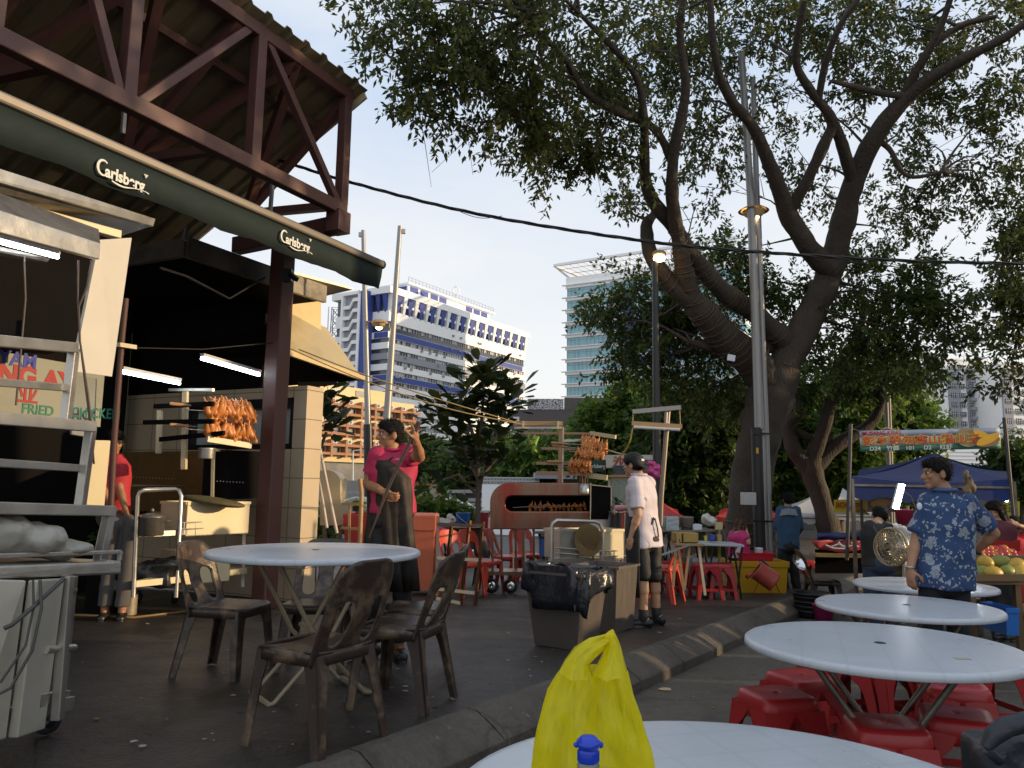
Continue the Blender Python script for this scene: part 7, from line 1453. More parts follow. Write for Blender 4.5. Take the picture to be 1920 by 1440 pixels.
for i, (x, y0, y1) in enumerate(((1728, 916, 936), (1817, 916, 938), (1826, 916, 940), (1863, 914, 936), (1889, 918, 940))):
    tube_lamp(at(x, y0, 9.6), at(x - (4 if i == 4 else -1), y1, 9.6), 'upright white tube lamp, %s' % ('just left of the floral shirt', 'left one of the pair right of his head', 'right one of the pair right of his head', 'above the long haired woman', 'rightmost by the yellow sign')[i], 'tube lamps of the fruit stall', .026, True, V((0, 1, 0)))
# hanging dried bundle and pink bucket
bundle('hanging_bundle', 'knobbly pale bundle hanging under the navy canopy by his head', 'bundle', [(at(1815, 903, 8.8), (.04, .04, .08)), (at(1821, 916, 8.8), (.05, .04, .05)), (at(1812, 890, 8.8), (.025, .025, .05)), (at(1812, 918, 8.8), (.035, .04, .05))], M('straw', (.17, .12, .065), .8, 0, .4, 18, .01, 30), .012, .05)
p = at(1700, 983, 8.4); bk3 = thing('bucket', 'dark pink bucket hanging below the slanting tube lamp', 'bucket', p); mb = MB(); mb.lathe(p, [(0, 0), (.09, 0), (.115, .15), (.12, .155), (.11, .15)], 20); mb.build('body', M('crimson_plastic', (.30, .02, .06), .4), bk3); mb = MB(); mb.tube([p + V((-.11, 0, .15)), p + V((-.05, 0, .3)), p + V((0, 0, .34)), p + V((.06, 0, .3)), p + V((.11, 0, .15))], .006, 5); mb.build('handle', DARKSTEEL, bk3)
# signs
bs = thing('sign', 'yellow and red stall sign in front of the white tents', 'sign', at(1595, 950, 12)); 
def plate(t, nm, x0, y0, x1, y1, Y, mat, th=.03): mb = MB(); mb.hexa([at(x0, y1, Y), at(x1, y1, Y), at(x1, y1, Y) + V((0, th, 0)), at(x0, y1, Y) + V((0, th, 0)), at(x0, y0, Y), at(x1, y0, Y), at(x1, y0, Y) + V((0, th, 0)), at(x0, y0, Y) + V((0, th, 0))]); return mb.build(nm, mat, t)
plate(bs, 'board', 1565, 937, 1627, 962, 12, M('sign_yellow', (.55, .42, .03), .5, 0, .3, 3)); txt('BONSER', .105, M('sign_red', (.42, .05, .01), .5), bs, at(1567, 947, 11.985), (1, 0, 0), Z, bold=.03, sx=1.0); txt('CORNER', .05, M('sign_red', (.5,) * 3), bs, at(1599, 957.5, 11.985), (1, 0, 0), Z, bold=.02)
mb = MB(); mb.bar(at(1563, 963, 11.98), at(1630, 964, 11.98), .03); mb.build('frame', FRAMEW, bs)
pp = thing('picture_panel', 'brown framed picture panel between the yellow sign and the tube lamp', 'panel', at(1655, 945, 10)); plate(pp, 'panel', 1626, 926, 1684, 960, 10, M('panel_brown', (.20, .13, .08), .5, 0, .2, 3)); mb = MB(); q = at(1652, 943, 9.985)
mb.poly([q + V((math.cos(a) * .14, 0, math.sin(a) * .05 + .02 * math.cos(a))) for a in [k * .314 for k in range(20)]], .003, V((0, 1, 0))); mb.build('picture', M('panel_orange', (.42, .22, .06), .5, 0, .3, 10), pp)
ys = thing('sign', 'yellow handwritten board behind the long haired woman', 'sign', at(1894, 952, 10.4)); plate(ys, 'board', 1876, 940, 1912, 967, 10.4, M('sign_yellow2', (.55, .46, .03), .5, 0, .15, 4)); mb = MB()
for i in range(9): x, y = 1884 + (i % 3) * 8, 946 + (i // 3) * 6; mb.bar(at(x, y, 10.385), at(x + 4, y + (1 if i % 2 else 3), 10.385), .012)
mb.build('handwriting', BLACK, ys)
p_ = thing('poster', 'green and white poster at the back of the fruit stall', 'poster', at(1712, 935, 10.6)); plate(p_, 'sheet', 1700, 922, 1730, 948, 10.6, M('poster_green', (.20, .26, .08), .6, 0, .4, 9)); plate(p_, 'print', 1709, 925, 1727, 940, 10.59, M('poster_white', (.5, .5, .48), .6, 0, .3, 12), .008)
# covered stall with navy cloth and red banner, white chair, fan
cs = thing('covered_stall', 'low stall covered with navy cloth and a red printed sheet', 'stall', gnd(1570, 1075, 0)); Yk = 10.2
mb = MB()
for (y0, y1, d0) in ((999, 1012, 0),): 
    rg = []
    for f in range(5): rg.append([at(1532 + i * 9.6, y0 + (y1 - y0) * f / 4 + 1.5 * math.sin(i * 1.3 + f), Yk + .1 - .05 * math.sin(f / 4 * math.pi)) for i in range(11)])
    mb.loft(rg, 0, True, closed=False)
mb.hexa([at(1532, 1012, Yk + .1), at(1628, 1012, Yk + .1), at(1628, 1012, Yk + .9), at(1532, 1012, Yk + .9), at(1532, 999, Yk + .1), at(1628, 999, Yk + .1), at(1628, 999, Yk + .9), at(1532, 999, Yk + .9)]); mb.build('navy_cloth', NAVYC, cs, fix=False)
mb = MB(); rg = []
for f in range(6): rg.append([at(1520 + 2 * f + i * (11.0 - .2 * f), 1013 + 18 * f / 5 * (.75 + .5 * math.sin(i * .33)) + 1.2 * math.sin(i * 1.7), Yk + .06 - .06 * math.sin(f * .5 + i)) for i in range(11)])
mb.loft(rg, 0, True, closed=False); o = mb.build('red_sheet', M('red_sheet', (.42, .04, .06), .6, 0, .15, 4), cs, fix=False); m_ = o.modifiers.new('t', 'SOLIDIFY'); m_.thickness = .006
mb = MB()
for pts in ([(1556, 1026), (1572, 1020), (1588, 1026), (1604, 1020)], [(1572, 1016), (1578, 1024), (1590, 1028)], [(1548, 1022), (1562, 1028), (1585, 1029)], [(1596, 1018), (1610, 1026)]): mb.tube([at(x, y, Yk - .03) for x, y in pts], .012, 5)
mb.build('white_print', BWH, cs); mb = MB(); mb.hexa([at(1528, 1075, Yk + .12), at(1626, 1075, Yk + .12), at(1626, 1075, Yk + .8), at(1528, 1075, Yk + .8), at(1528, 1030, Yk + .12), at(1626, 1030, Yk + .12), at(1626, 1030, Yk + .8), at(1528, 1030, Yk + .8)]); mb.build('counter', SOOT_SHADE, cs); mb = MB(); mb.bar(at(1524, 1040, Yk), at(1622, 1042, Yk), .2, .04, up=Z); mb.build('ledge', M('tan_ledge', (.25, .18, .06), .6), cs)
WCH = M('white_chair_plastic', (.60, .62, .64), .4); wc = chair('plastic_chair', 'white plastic chair beside the man in black', WCH, 'plastic chairs far right'); put(wc, 1606, 1090, 0, (.9, .5))
pf = thing('stand_fan', 'round silver caged stand fan beside the man in black', 'fan', gnd(1690, 1110, 0)); fc = at(1672, 1026, 7.6); ax = V((-.93, -.42, .05)).normalized(); d_, x_, y_ = basis(ax)
mb = MB()
for r_ in (.05, .095, .14, .175): mb.tube([fc + (x_ * math.cos(a) + y_ * math.sin(a)) * r_ + ax * (.06 - r_ * .12) for a in [k * .2094 for k in range(30)]], .005, 5, closed=True)
for k in range(30): a = k * .2094; e = x_ * math.cos(a) + y_ * math.sin(a); mb.tube([fc + e * .04 + ax * .06, fc + e * .11 + ax * .05, fc + e * .18, fc + e * .11 - ax * .06, fc + e * .05 - ax * .08], .0035, 4)
mb.tube([fc + (x_ * math.cos(a) + y_ * math.sin(a)) * .18 for a in [k * .2094 for k in range(30)]], .014, 6, closed=True); mb.build('cage', M('fan_cage', (.42, .36, .24), .3, .8), pf)
for k in range(3): a = k * 2.09; e = x_ * math.cos(a) + y_ * math.sin(a); s_ = ax.cross(e); mb = MB(); mb.add([fc + e * .03 - s_ * .02, fc + e * .15 - s_ * .06 + ax * .015, fc + e * .16 + s_ * .03 - ax * .015, fc + e * .03 + s_ * .02], [(0, 1, 2, 3)]); mb.build('blade', M('fan_blade', (.3, .27, .2), .4), pf)
mb = MB(); mb.cap(fc - ax * .08, fc - ax * .24, .075, .06); mb.build('motor', STEEL, pf); mb = MB(); mb.tube([fc - ax * .16, fc - ax * .16 - Z * .2, V((fc.x + .1, fc.y + .1, gz(7.7)))], .02, 8); mb.lathe(V((fc.x + .1, fc.y + .1, gz(7.7))), [(.22, 0), (.22, .02), (.05, .05), (.02, .06)], 20); mb.build('stand', STEEL, pf)
# fruit stall shelves
fs = thing('fruit_stall', 'tiered wooden fruit shelf under the navy canopy', 'stall', gnd(1880, 1150, 0)); YF_ = 7.2
for (x0, x1, y, Y, dep) in ((1818, 1925, 1083, 7.0, .55), (1810, 1925, 1047, 7.6, .6)): a, b = at(x0, y, Y), at(x1, y, Y); mb = MB(); mb.hexa([a - Z * .06, b - Z * .06, b + V((0, dep, -.06)), a + V((0, dep, -.06)), a, b, b + V((0, dep, 0)), a + V((0, dep, 0))]); mb.bar(a, b, .03, .06); mb.build('shelf', M('shelf_wood', (.12, .075, .035), .6, 0, .2, 4), fs)
for x in (1820, 1905): mb = MB(); q = at(x, 1085, 7.1); mb.bar(q, V((q.x, q.y, gz(7.1))), .05); mb.build('leg', M('shelf_wood', (.1,) * 3), fs)
rnd.seed(8)
MAN = [M('green_papaya', (.20, .22, .04), .45, 0, .35, 9), M('ripe_papaya', (.48, .30, .03), .45, 0, .3, 9)]
def fruits(nm, lab, cat, grp, lst, mats, r, sq):
    for i, (x, y, Y) in enumerate(lst):
        mb = MB(); Rm_ = Matrix.Rotation(rnd.uniform(-.4, .4), 3, 'Y') @ Matrix.Rotation(rnd.uniform(0, 3), 3, 'Z'); q = rnd.uniform(.92, 1.1)
        v, f = sphere_pts(16, 10); vs = []
        for p in v: k = 1 + .10 * p.x; vs.append(at(x, y, Y) + Rm_ @ V((p.x * r * sq * q, p.y * r * k * q, p.z * r * k * q)))
        mb.add(vs, f, 0, True); o = mb.build(nm, mats[i % len(mats)]); tag(o, lab, cat, grp)
fruits('papaya', 'large green and yellow papaya piled on the front of the fruit shelf', 'fruit', 'papayas on the fruit shelf', [(1838, 1074, 7.1), (1862, 1075, 7.05), (1890, 1074, 7.1), (1848, 1056, 7.25), (1876, 1054, 7.3), (1904, 1060, 7.25), (1822, 1066, 7.3), (1912, 1076, 7.1)], MAN, .068, 1.45)
ap = [(1833 + (i % 9) * 8.4 + rnd.uniform(-2, 2), 1041 - (i // 9) * 6 + rnd.uniform(-1, 1), 7.7 + (i // 9) * .06) for i in range(27)]
ap = [q for q in ap if not (q[1] < 1031 and (q[0] < 1846 or q[0] > 1890))]
fruits('apple', 'red and orange apple in the heaped row at the back of the fruit shelf', 'fruit', 'apples on the fruit shelf', ap, [M('apple_red', (.42, .03, .025), .35, 0, .3, 14), M('apple_orange', (.60, .20, .02), .4, 0, .2, 12), M('apple_red', (.4,) * 3)], .036, 1)
fruits('orange', 'orange lying beside the floral shirt at the left of the fruit shelf', 'fruit', 'oranges on the fruit shelf', [(1718 + i * 7, 1050 - (i % 3) * 5, 7.9) for i in range(6)], [M('orange_skin', (.55, .16, .02), .45, 0, .15, 14)], .04, 1)
mb = MB(); rg = []
for f in range(4): rg.append([at(1836 + i * 7, 1014 + f * 6 + 1.5 * math.sin(i + f), 8.0 + .1 * f) for i in range(12)])
mb.loft(rg, 0, True, closed=False); o = mb.build('red_cloth', REDC, None, fix=False); tag(o, 'red cloth draped behind the heaped apples', 'cloth')
tub('crate', 'blue plastic crate on the ground under the fruit shelf', 'crate', 1889, 1914, 1140, 1192, 6.6, .35, BLUE_PL)
bundle('plastic_bag', 'white plastic bags bunched between the man in black and the floral shirt', 'bag', [(at(1695, 1015, 8.6), (.14, .1, .15)), (at(1712, 1030, 8.5), (.1, .1, .12)), (at(1680, 1000, 8.7), (.1, .08, .1))], WB, .02, .07)
# dark basket, pink basket, tubs, blower
BASK = M('black_basket', (.012, .012, .012), .5, 0, .3, 9); q = gnd(1522, 1158, 0); mb = MB(); mb.lathe(q, [(0, 0), (.17, 0), (.2, .05), (.225, .3), (.245, .305), (.245, .325), (.215, .32), (.19, .06), (0, .03)], 32)
for z in (.08, .14, .2, .26): mb.lathe(q + Z * z, [(.2 + z * .09, 0), (.212 + z * .09, .012), (.2 + z * .09, .024)], 32)
tag(mb.build('laundry_basket', BASK), 'big round black basket beside the kerb left of the white tables', 'basket')
mb = MB(); q = gnd(1545, 1165, 0); mb.lathe(q, [(0, 0), (.1, 0), (.13, .2), (.14, .205), (.125, .2)], 24)
tag(mb.build('pink_basket', M('pink_basket', (.35, .02, .12), .45, 0, .5, 60)), 'dark pink basket under the table edge behind the black basket', 'basket')
tub('storage_tub', 'big yellow plastic tub on the walkway beside the kerb', 'tub', 1371, 1480, 1052, 1112, gnd(1425, 1112, WALK).y, .55, YELLOW_PL)
YT = gnd(1425, 1112, WALK).y + .12
tub('storage_tub', 'bright red tub resting on the yellow tub', 'tub', 1386, 1452, 1036, 1055, YT, .4, M('tub_red', (.55, .02, .04), .4, 0, .1, 4))
can(at(1423, 1036, YT + .2), .06, .07, 'small white pot standing on the bright red tub', WHITE_PL, 'pot', 'pot')
YB2 = gnd(1440, 1118, WALK).y; dr = thing('blower', 'faded red drum blower tipped on wire legs before the yellow tub', 'blower', gnd(1440, 1118, WALK)); a, b = at(1418, 1068, YB2), at(1452, 1092, YB2 - .05); ax = (b - a).normalized()
mb = MB(); mb.lathe(a, [(.11, 0), (.135, .0), (.14, .01), (.135, .03), (.135, .27), (.14, .285), (.135, .295), (.125, .29), (.125, .05), (.0, .05)], 28, axis=ax); mb.build('drum', M('blower_red', (.42, .07, .05), .45, 0, .12, 6, dirt=.15), dr)
mb = MB(); mb.tube([a + Z * .14 + ax * .05, a + Z * .19 + ax * .08, a + Z * .17 + ax * .2, a + Z * .12 + ax * .22], .014, 8); mb.build('handle', BLACK, dr)
for x0, x1 in ((1426, 1411), (1428, 1450), (1450, 1464)): mb = MB(); mb.tube([at(x0, 1084, YB2 - .13), gnd(x1, 1117, WALK) + Z * .01], .007, 6); mb.build('wire_leg', ORED, dr)
mb = MB(); mb.cap(a + V((-.1, -.05, -.06)), a + V((-.16, -.06, -.1)), .03, .03, True); mb.build('spout', ORED, dr)
mb = MB(); p = at(1492, 1058, 8.6); mb.lathe(p, [(0, 0), (.05, .01), (.09, .04), (.095, .045)], 20, axis=V((.5, -.6, .5))); tag(mb.build('steel_dish', CHROME), 'shiny steel dish glinting at the corner of the yellow tub', 'dish')
# goods tables beside the trunk
YG = 11.2
ftable('white folding table with cups in front of the big trunk', at(1312, 1023, YG - .6), at(1396, 1026, YG - .6), .6, .0, TABM, grp='folding tables')
gs = thing('trestle', 'wooden trestle with bright steel legs carrying two boxes', 'trestle', gnd(1300, 1115, WALK)); Yt = 9.7
for a, b in (((1270, 1010), (1282, 1108)), ((1293, 1022), (1283, 1105)), ((1309, 1018), (1322, 1116)), ((1268, 1018), (1262, 1100))): mb = MB(); mb.bar(at(*a, Yt), at(*b, Yt), .03, .03); mb.build('leg', WOOD if a[0] != 1309 else PAINTSTEEL, gs)
mb = MB(); mb.bar(at(1262, 1019, Yt + .1), at(1314, 1020, Yt + .1), .35, .025, up=Z); mb.build('top', WOOD, gs)
CARD = M('wooden_box', (.42, .29, .09), .7, 0, .15, 6)
for i, (x0, x1) in enumerate(((1267, 1279), (1281, 1310))): b_ = boxthing('box', ('small tan box with a dark slot at the left on the trestle', 'wider tan box at the right on the trestle')[i], 'box', at(x0, 1018, Yt), at(x1, 1018, Yt), .25, at(x0, 999, Yt).z - at(x0, 1018, Yt).z, CARD)
mb = MB(); mb.box(at(1272, 1013, Yt - .004), (.035, .01, .03)); mb.build('slot', BLACK, [o for o in C.objects if o.name == 'box'][0])
mb = MB(); mb.bar(at(1236, 1042, 9.2), at(1295, 1021, 9.2), .04, .02); tag(mb.build('metal_bar', GALV), 'grey metal bar sloping across behind the red chair', 'bar')
ftable('dark goods table behind the trestle carrying bags and a bucket', at(1240, 998, YG + .3), at(1345, 998, YG + .3), .7, 0, DARKSTEEL, grp='folding tables')
SILV = M('silver_foil', (.42, .48, .50), .35, .4, .2, 9, .01, 20)
boxthing('cooler_bag', 'silver foil cooler bag on the goods table', 'bag', at(1248, 996, YG + .35), at(1274, 996, YG + .35), .2, .21, SILV, .02)
p = at(1288, 996, YG + .5); pb_b = thing('bucket', 'grey lidded bucket with a drooping handle on the goods table', 'bucket', p); mb = MB(); mb.lathe(p, [(0, 0), (.085, 0), (.1, .19), (.105, .195), (.1, .215), (0, .22)], 24); mb.build('body', M('taupe_plastic', (.22, .19, .16), .5), pb_b); mb = MB(); mb.tube([p + V((-.1, -.02, .12)), p + V((-.06, -.1, .06)), p + V((.04, -.105, .05)), p + V((.1, -.03, .12))], .006, 5); mb.build('handle', BLACK, pb_b)
boxthing('crate', 'low white crate with dark openings on the goods table', 'crate', at(1299, 996, YG + .4), at(1317, 996, YG + .4), .2, .1, WHITE_PL)
bundle('plastic_bag', 'white sack with black grips behind the low white crate', 'bag', [(at(1331, 976, YG + .8), (.12, .1, .08)), (at(1324, 970, YG + .8), (.06, .06, .06))], WB)
pc = thing('notice', 'small yellow notice board beside the red canopy', 'notice', at(1349, 986, YG)); plate(pc, 'card', 1342, 979, 1355, 993, YG + .2, M('notice_yellow', (.52, .46, .24), .6)); mb = MB(); mb.tube([at(1349, 993, YG + .22), at(1349, 1040, YG + .22)], .015, 6); mb.build('stick', WOOD, pc)
boxthing('carton', 'small blue carton on the folding table by the seated woman', 'carton', at(1331, 1015, YG - .4), at(1342, 1015, YG - .4), .1, .09, M('blue_carton', (.05, .07, .3), .6))
can(at(1349, 1015, YG - .4), .035, .09, 'tan paper cup beside the small blue carton', WOOD, 'paper_cup', 'cup')
mb = MB(); rg = []
for f in range(5): rg.append([at(1318 + i * 4, 1008 + f * 9 + math.sin(i * 2), YG + .1 - .03 * math.sin(i * 1.4 + f)) for i in range(11)])
mb.loft(rg, 0, True, closed=False); o = mb.build('green_cloth', fabric('olive_cloth', (.05, .06, .015), .2), None, fix=False); tag(o, 'dark olive cloth hanging behind the folding table', 'cloth')
for i, x in enumerate((1321, 1347)):
    mb = MB(); mb.poly([at(x, 1004, YG), at(x + 5, 1004, YG), at(x + 5, 1046, YG), at(x + 2, 1052, YG), at(x - 1, 1046, YG)], .006, V((0, 1, 0))); tag(mb.build('ribbon', M('yellow_ribbon', (.55, .48, .05), .6)), ('left yellow ribbon over the olive cloth', 'right yellow ribbon over the olive cloth')[i], 'ribbon')
G5 = 'red stools by the trestle'
ps(1322, 1056, 1, 0, 8, 'red plastic stool at the left behind the bright trestle leg', G5); ps(1352, 1056, 1, 0, -6, 'red plastic stool nearest the yellow tub, sun on its corner', G5); ps(1262, 1052, 1, 0, 15, 'red stool behind the man in the white shirt', G5); ps(1512, 1050, 0, 0, 10, 'red stool in front of the covered stall', G5); ps(1490, 1062, 0, 0, 30, 'red stool half hidden by the yellow tub and steel dish', G5)
tub('storage_box', 'grey white storage box behind the red stools', 'box', 1300, 1345, 1046, 1092, 10.9, .4, M('pale_grey_plastic', (.40, .42, .46), .5))
mb = MB(); q = gnd(1262, 1100, WALK); mb.box(q + Z * .17, (.22, .2, .34)); pt_ = thing('paint_tin', 'pale square tin with a red and blue label behind the chair', 'tin', q); mb.build('body', M('pale_tin', (.33, .30, .25), .5, 0, .2, 6), pt_, bevel=.015); mb = MB(); mb.box(q + V((.04, -.104, .2)), (.09, .006, .14)); mb.build('label', M('tin_label', (.45, .03, .06), .5, 0, .1, 4, dirt=.9, dirtcol=(.06, .04, .35)), pt_)
# backdrop of far market buildings and steps behind the trees
fb_ = thing('market_hall', 'long low grey market hall far behind the tents', 'building', at(1400, 950, 34)); P, Rm = frame2(V((2, 34, 0)), R(90)); mb = MB(); blk(mb, P, 0, 40, 0, 6, -.7, 1.7); mb.build('wall', M('hall_grey', (.16, .155, .15), .8, 0, .3, .6), fb_)
mb = MB(); blk(mb, P, -1, 41, -1.5, 7, 1.7, 1.95); mb.build('roof', GREY_W, fb_)
for k in range(14): mb = MB(); blk(mb, P, 1 + k * 2.8, 2.8 + k * 2.8, -.05, .05, -.3, 1.3); mb.build('shutter', (GLASSD, CONC, SOOT_SHADE)[k % 3], fb_)
# ------------------------------------------------------------ people
def hand(mb, w, d, n, curl=.5, s=1.0, thumb=1, spread=.0):
    d = V(d).normalized(); n = V(n); n = (n - d * n.dot(d)).normalized(); x = d.cross(n)
    mb.ell(w + d * .048 * s, (.041 * s, .052 * s, .019 * s), Matrix((x, d, n)).transposed())
    mb.cap(w - d * .02 * s, w + d * .03 * s, .027 * s, .028 * s, sq=.75)
    for i, (o, l) in enumerate(((-.030, .82), (-.0105, 1.0), (.0105, .95), (.030, .74))):
        p = w + (d * .088 + x * o * thumb * -1) * s; a = curl * .5 + spread * i * .1; r_ = .0098
        for k, (ln, da) in enumerate(((.040, curl), (.027, curl * 1.1), (.021, curl * .8))):
            e = d * math.cos(a) + n * math.sin(a) + x * (o * 1.5 * (1 - curl) * thumb * -1); q = p + e * ln * l * s; mb.cap(p, q, r_ * s, (r_ - .0013) * s, nu=8, nv=6); p = q; r_ -= .0013; a += da
    p = w + (d * .022 + x * .030 * thumb) * s
    for ln, v_ in ((.042, d * .6 + x * .65 * thumb + n * .4), (.032, d * .85 + x * .2 * thumb + n * (.35 + curl * .5)), (.024, d * .8 + n * (.5 + curl * .6) - x * .2 * thumb)):
        q = p + v_.normalized() * ln * s; mb.cap(p, q, .0125 * s, .0105 * s, nu=8, nv=6); p = q
def headm(mb, c, f, u, s=1.0):
    f = V(f).normalized(); u = V(u); u = (u - f * u.dot(f)).normalized(); r = f.cross(u); Rm_ = Matrix((r, f, u)).transposed()
    mb.ell(c + u * .018 * s - f * .008 * s, (.074 * s, .093 * s, .094 * s), Rm_); mb.ell(c + f * .018 * s - u * .032 * s, (.062 * s, .068 * s, .075 * s), Rm_)
    mb.cap(c - u * .055 * s + f * .018 * s, c - u * .088 * s + f * .066 * s, .048 * s, .026 * s)
    mb.cap(c + f * .080 * s + u * .012 * s, c + f * .103 * s - u * .024 * s, .010 * s, .0145 * s, nu=10); mb.ell(c + f * .086 * s - u * .028 * s, (.02 * s, .012 * s, .009 * s), Rm_)
    mb.ell(c + f * .083 * s - u * .054 * s, (.024 * s, .012 * s, .010 * s), Rm_); mb.ell(c + f * .076 * s + u * .03 * s, (.05 * s, .014 * s, .010 * s), Rm_)
    for sx in (-1, 1): mb.ell(c + r * sx * .076 * s - u * .012 * s - f * .012 * s, (.011 * s, .022 * s, .033 * s), Rm_); mb.ell(c + r * sx * .04 * s + f * .062 * s - u * .02 * s, (.022 * s, .02 * s, .018 * s), Rm_)
    return f, r, u
def eyes(o, parent, c, f, r, u, s=1.0):
    mb = MB(); me = o.data; off = wloc(parent)
    for sx in (-1, 1):
        p = c + (r * sx * .031 + f * .079 + u * .006) * s; mb.ell(p - f * .004 * s, .0095 * s, nu=10, nv=6, mat=1); mb.ell(p + f * .0015 * s, .0082 * s, nu=8, nv=6, mat=2)
        mb.cap(p + (r * sx * -.014 + u * .022 + f * .006) * s, p + (r * sx * .018 + u * .021 - f * .002) * s, .0032 * s, .002 * s, nu=6, nv=4, mat=2)
    bm = bmesh.new(); bm.from_mesh(me); t = mb.mesh('t', me.materials[:] , off); bm.from_mesh(t); bm.to_mesh(me); bm.free()
def person(label, loc, J, skin, shirt=None, trouser=None, hairm=HAIR, shoe=None, k=1.0, vox=.009, hands=None, sleeve=.62, hem=None, legcut=None, hair='short', torso=None, cat='person', sh_w=1.0, socks=None):
    t = thing('person', label, cat, loc); c, f0 = J['head'], J['face']; up = J.get('hup', Z)
    mb = MB(); hipc = (J['hipL'] + J['hipR']) / 2; nk = J['neck']; shc = (J['shL'] + J['shR']) / 2
    rt = (J['shR'] - J['shL']).normalized(); ax = (nk - hipc).normalized(); fr = ax.cross(rt).normalized() * -1; Rt = Matrix((rt, fr, ax)).transposed()
    mb.ell(hipc, (.155 * k, .11 * k, .13 * k), Rt); mb.ell(hipc.lerp(nk, .35), (.135 * k, .095 * k, .15 * k), Rt); mb.ell(hipc.lerp(nk, .68), (.15 * k, .105 * k, .16 * k), Rt)
    mb.cap(J['shL'].lerp(J['shR'], .12), J['shL'].lerp(J['shR'], .88), .062 * k, .062 * k); mb.cap(shc, nk.lerp(c, .25), .075 * k, .057 * k); mb.cap(nk, c - Z * .03 * k, .058 * k, .053 * k)
    for s_ in 'LR':
        mb.cap(J['sh' + s_], J['el' + s_], .052 * k, .041 * k); mb.cap(J['el' + s_], J['el' + s_].lerp(J['wr' + s_], .35), .041 * k, .043 * k); mb.cap(J['el' + s_].lerp(J['wr' + s_], .35), J['wr' + s_], .043 * k, .027 * k)
        mb.cap(J['hip' + s_], J['kn' + s_], .088 * k, .056 * k); a = J['kn' + s_].lerp(J['an' + s_], .35); mb.cap(J['kn' + s_], a, .054 * k, .058 * k); mb.cap(a, J['an' + s_], .056 * k, .038 * k)
        tv = (J['to' + s_] - J['an' + s_]); mb.cap(J['an' + s_] - Z * .03 * k - tv.normalized() * .03, J['to' + s_], .038 * k, .03 * k)
        hd = (hands or {}).get(s_); ad = (J['wr' + s_] - J['el' + s_]).normalized()
        hd = hd or (ad, V((0, 0, 1)).cross(ad) * (1 if s_ == 'R' else -1) + V((.01, .02, 0)), .35)
        hand(mb, J['wr' + s_], hd[0], hd[1], hd[2], k, 1 if s_ == 'L' else -1)
    f, r, u = headm(mb, c, f0, up, k)
    body = remesh(mb, 'body', [skin, EYEW, BLACK], t, min(vox, .0062) if vox < .0095 else vox, 3); eyes(body, t, c, f, r, u, k)
    if hair:
        mb = MB(); Rm_ = Matrix((r, f, u)).transposed()
        mb.ell(c + u * .046 * k - f * .012 * k, (.081 * k, .094 * k, .074 * k), Rm_); mb.ell(c - f * .038 * k + u * .014 * k, (.079 * k, .066 * k, .09 * k), Rm_); mb.ell(c + u * .075 * k + f * .03 * k, (.06 * k, .06 * k, .035 * k), Rm_)
        for sx in (-1, 1): mb.ell(c + r * sx * .071 * k + u * .028 * k + f * .01 * k, (.012 * k, .03 * k, .035 * k), Rm_)
        if hair == 'long':
            mb.cap(c - f * .045 * k + u * .02, c - f * .06 * k - u * .30 * k, .078 * k, .075 * k, sq=.8); mb.cap(c + r * .06 * k, c + r * .06 * k - u * .2 * k, .035 * k, .03 * k); mb.cap(c - r * .06 * k, c - r * .06 * k - u * .2 * k, .035 * k, .03 * k)
        ho = remesh(mb, 'hair', hairm, t, .008, 2, .006 if hair == 'short' else .006, 60 if hair == 'short' else 30)
        hm_ = ho.data; st_ = MB(); rh = random.Random(int(c.x * 100)); off = wloc(t)
        for v in hm_.vertices:
            if rh.random() < .5 and (v.co + off - c).dot(u) > -.06 * k:
                nn_ = (v.normal + V((rh.uniform(-.8, .8), rh.uniform(-.8, .8), rh.uniform(-.7, .4)))).normalized(); p = v.co + off; q = nn_.orthogonal().normalized() * .0022
                st_.add([p - q, p + q, p + nn_ * rh.uniform(.012, .03) * k], [(0, 1, 2)])
        bm = bmesh.new(); bm.from_mesh(hm_); bm.from_mesh(st_.mesh('t', [hairm], off)); bm.to_mesh(hm_); bm.free()
    if shirt:
        h0 = hem if hem is not None else .0; base = hipc + ax * h0; prof = torso or ((0, .178, .128), (.2, .168, .12), (.45, .172, .122), (.68, .186, .128), (.82, .178, .118), (.92, .125, .088), (1.0, .068, .064))
        mb = MB(); rg = []
        for q, a, b in prof:
            ctr = base.lerp(nk + ax * .01, q); rv = ((J['hipR'] - J['hipL']).normalized()).lerp(rt, min(1, q * 1.3)).normalized(); fv = ax.cross(rv).normalized()
            rg.append([ctr + (rv * math.copysign(abs(math.cos(t_)) ** .85, math.cos(t_)) * a * k * sh_w + fv * math.copysign(abs(math.sin(t_)) ** .85, math.sin(t_)) * b * k) for t_ in [j * 2 * math.pi / 28 for j in range(28)]])
        mb.loft(rg, 0, True)
        for s_ in 'LR':
            e = J['sh' + s_].lerp(J['el' + s_], sleeve) if sleeve <= 1 else J['el' + s_]; mb.cap(J['sh' + s_].lerp(nk, .18), e, .086 * k, .072 * k, flat=True)
            if sleeve > 1: mb.cap(J['el' + s_], J['el' + s_].lerp(J['wr' + s_], sleeve - 1), .062 * k, .045 * k, flat=True)
        remesh(mb, 'shirt', shirt, t, vox * 1.1, 2, (.02 if vox < .01 else .008) * k, 8)
    if trouser:
        mb = MB(); mb.ell(hipc + ax * .02, (.172 * k, .128 * k, .13 * k), Rt); mb.ell(hipc - ax * .03 * k, (.178 * k, .138 * k, .125 * k), Rt)
        for s_ in 'LR':
            e = J['kn' + s_].lerp(J['an' + s_], legcut if legcut is not None else .93); mb.cap(J['hip' + s_], J['kn' + s_], .102 * k, .078 * k); mb.cap(J['kn' + s_], e, .078 * k, (.07 if legcut is None else .078) * k, flat=True)
        remesh(mb, 'trousers', trouser, t, vox * 1.1, 3, .01 * k, 10)
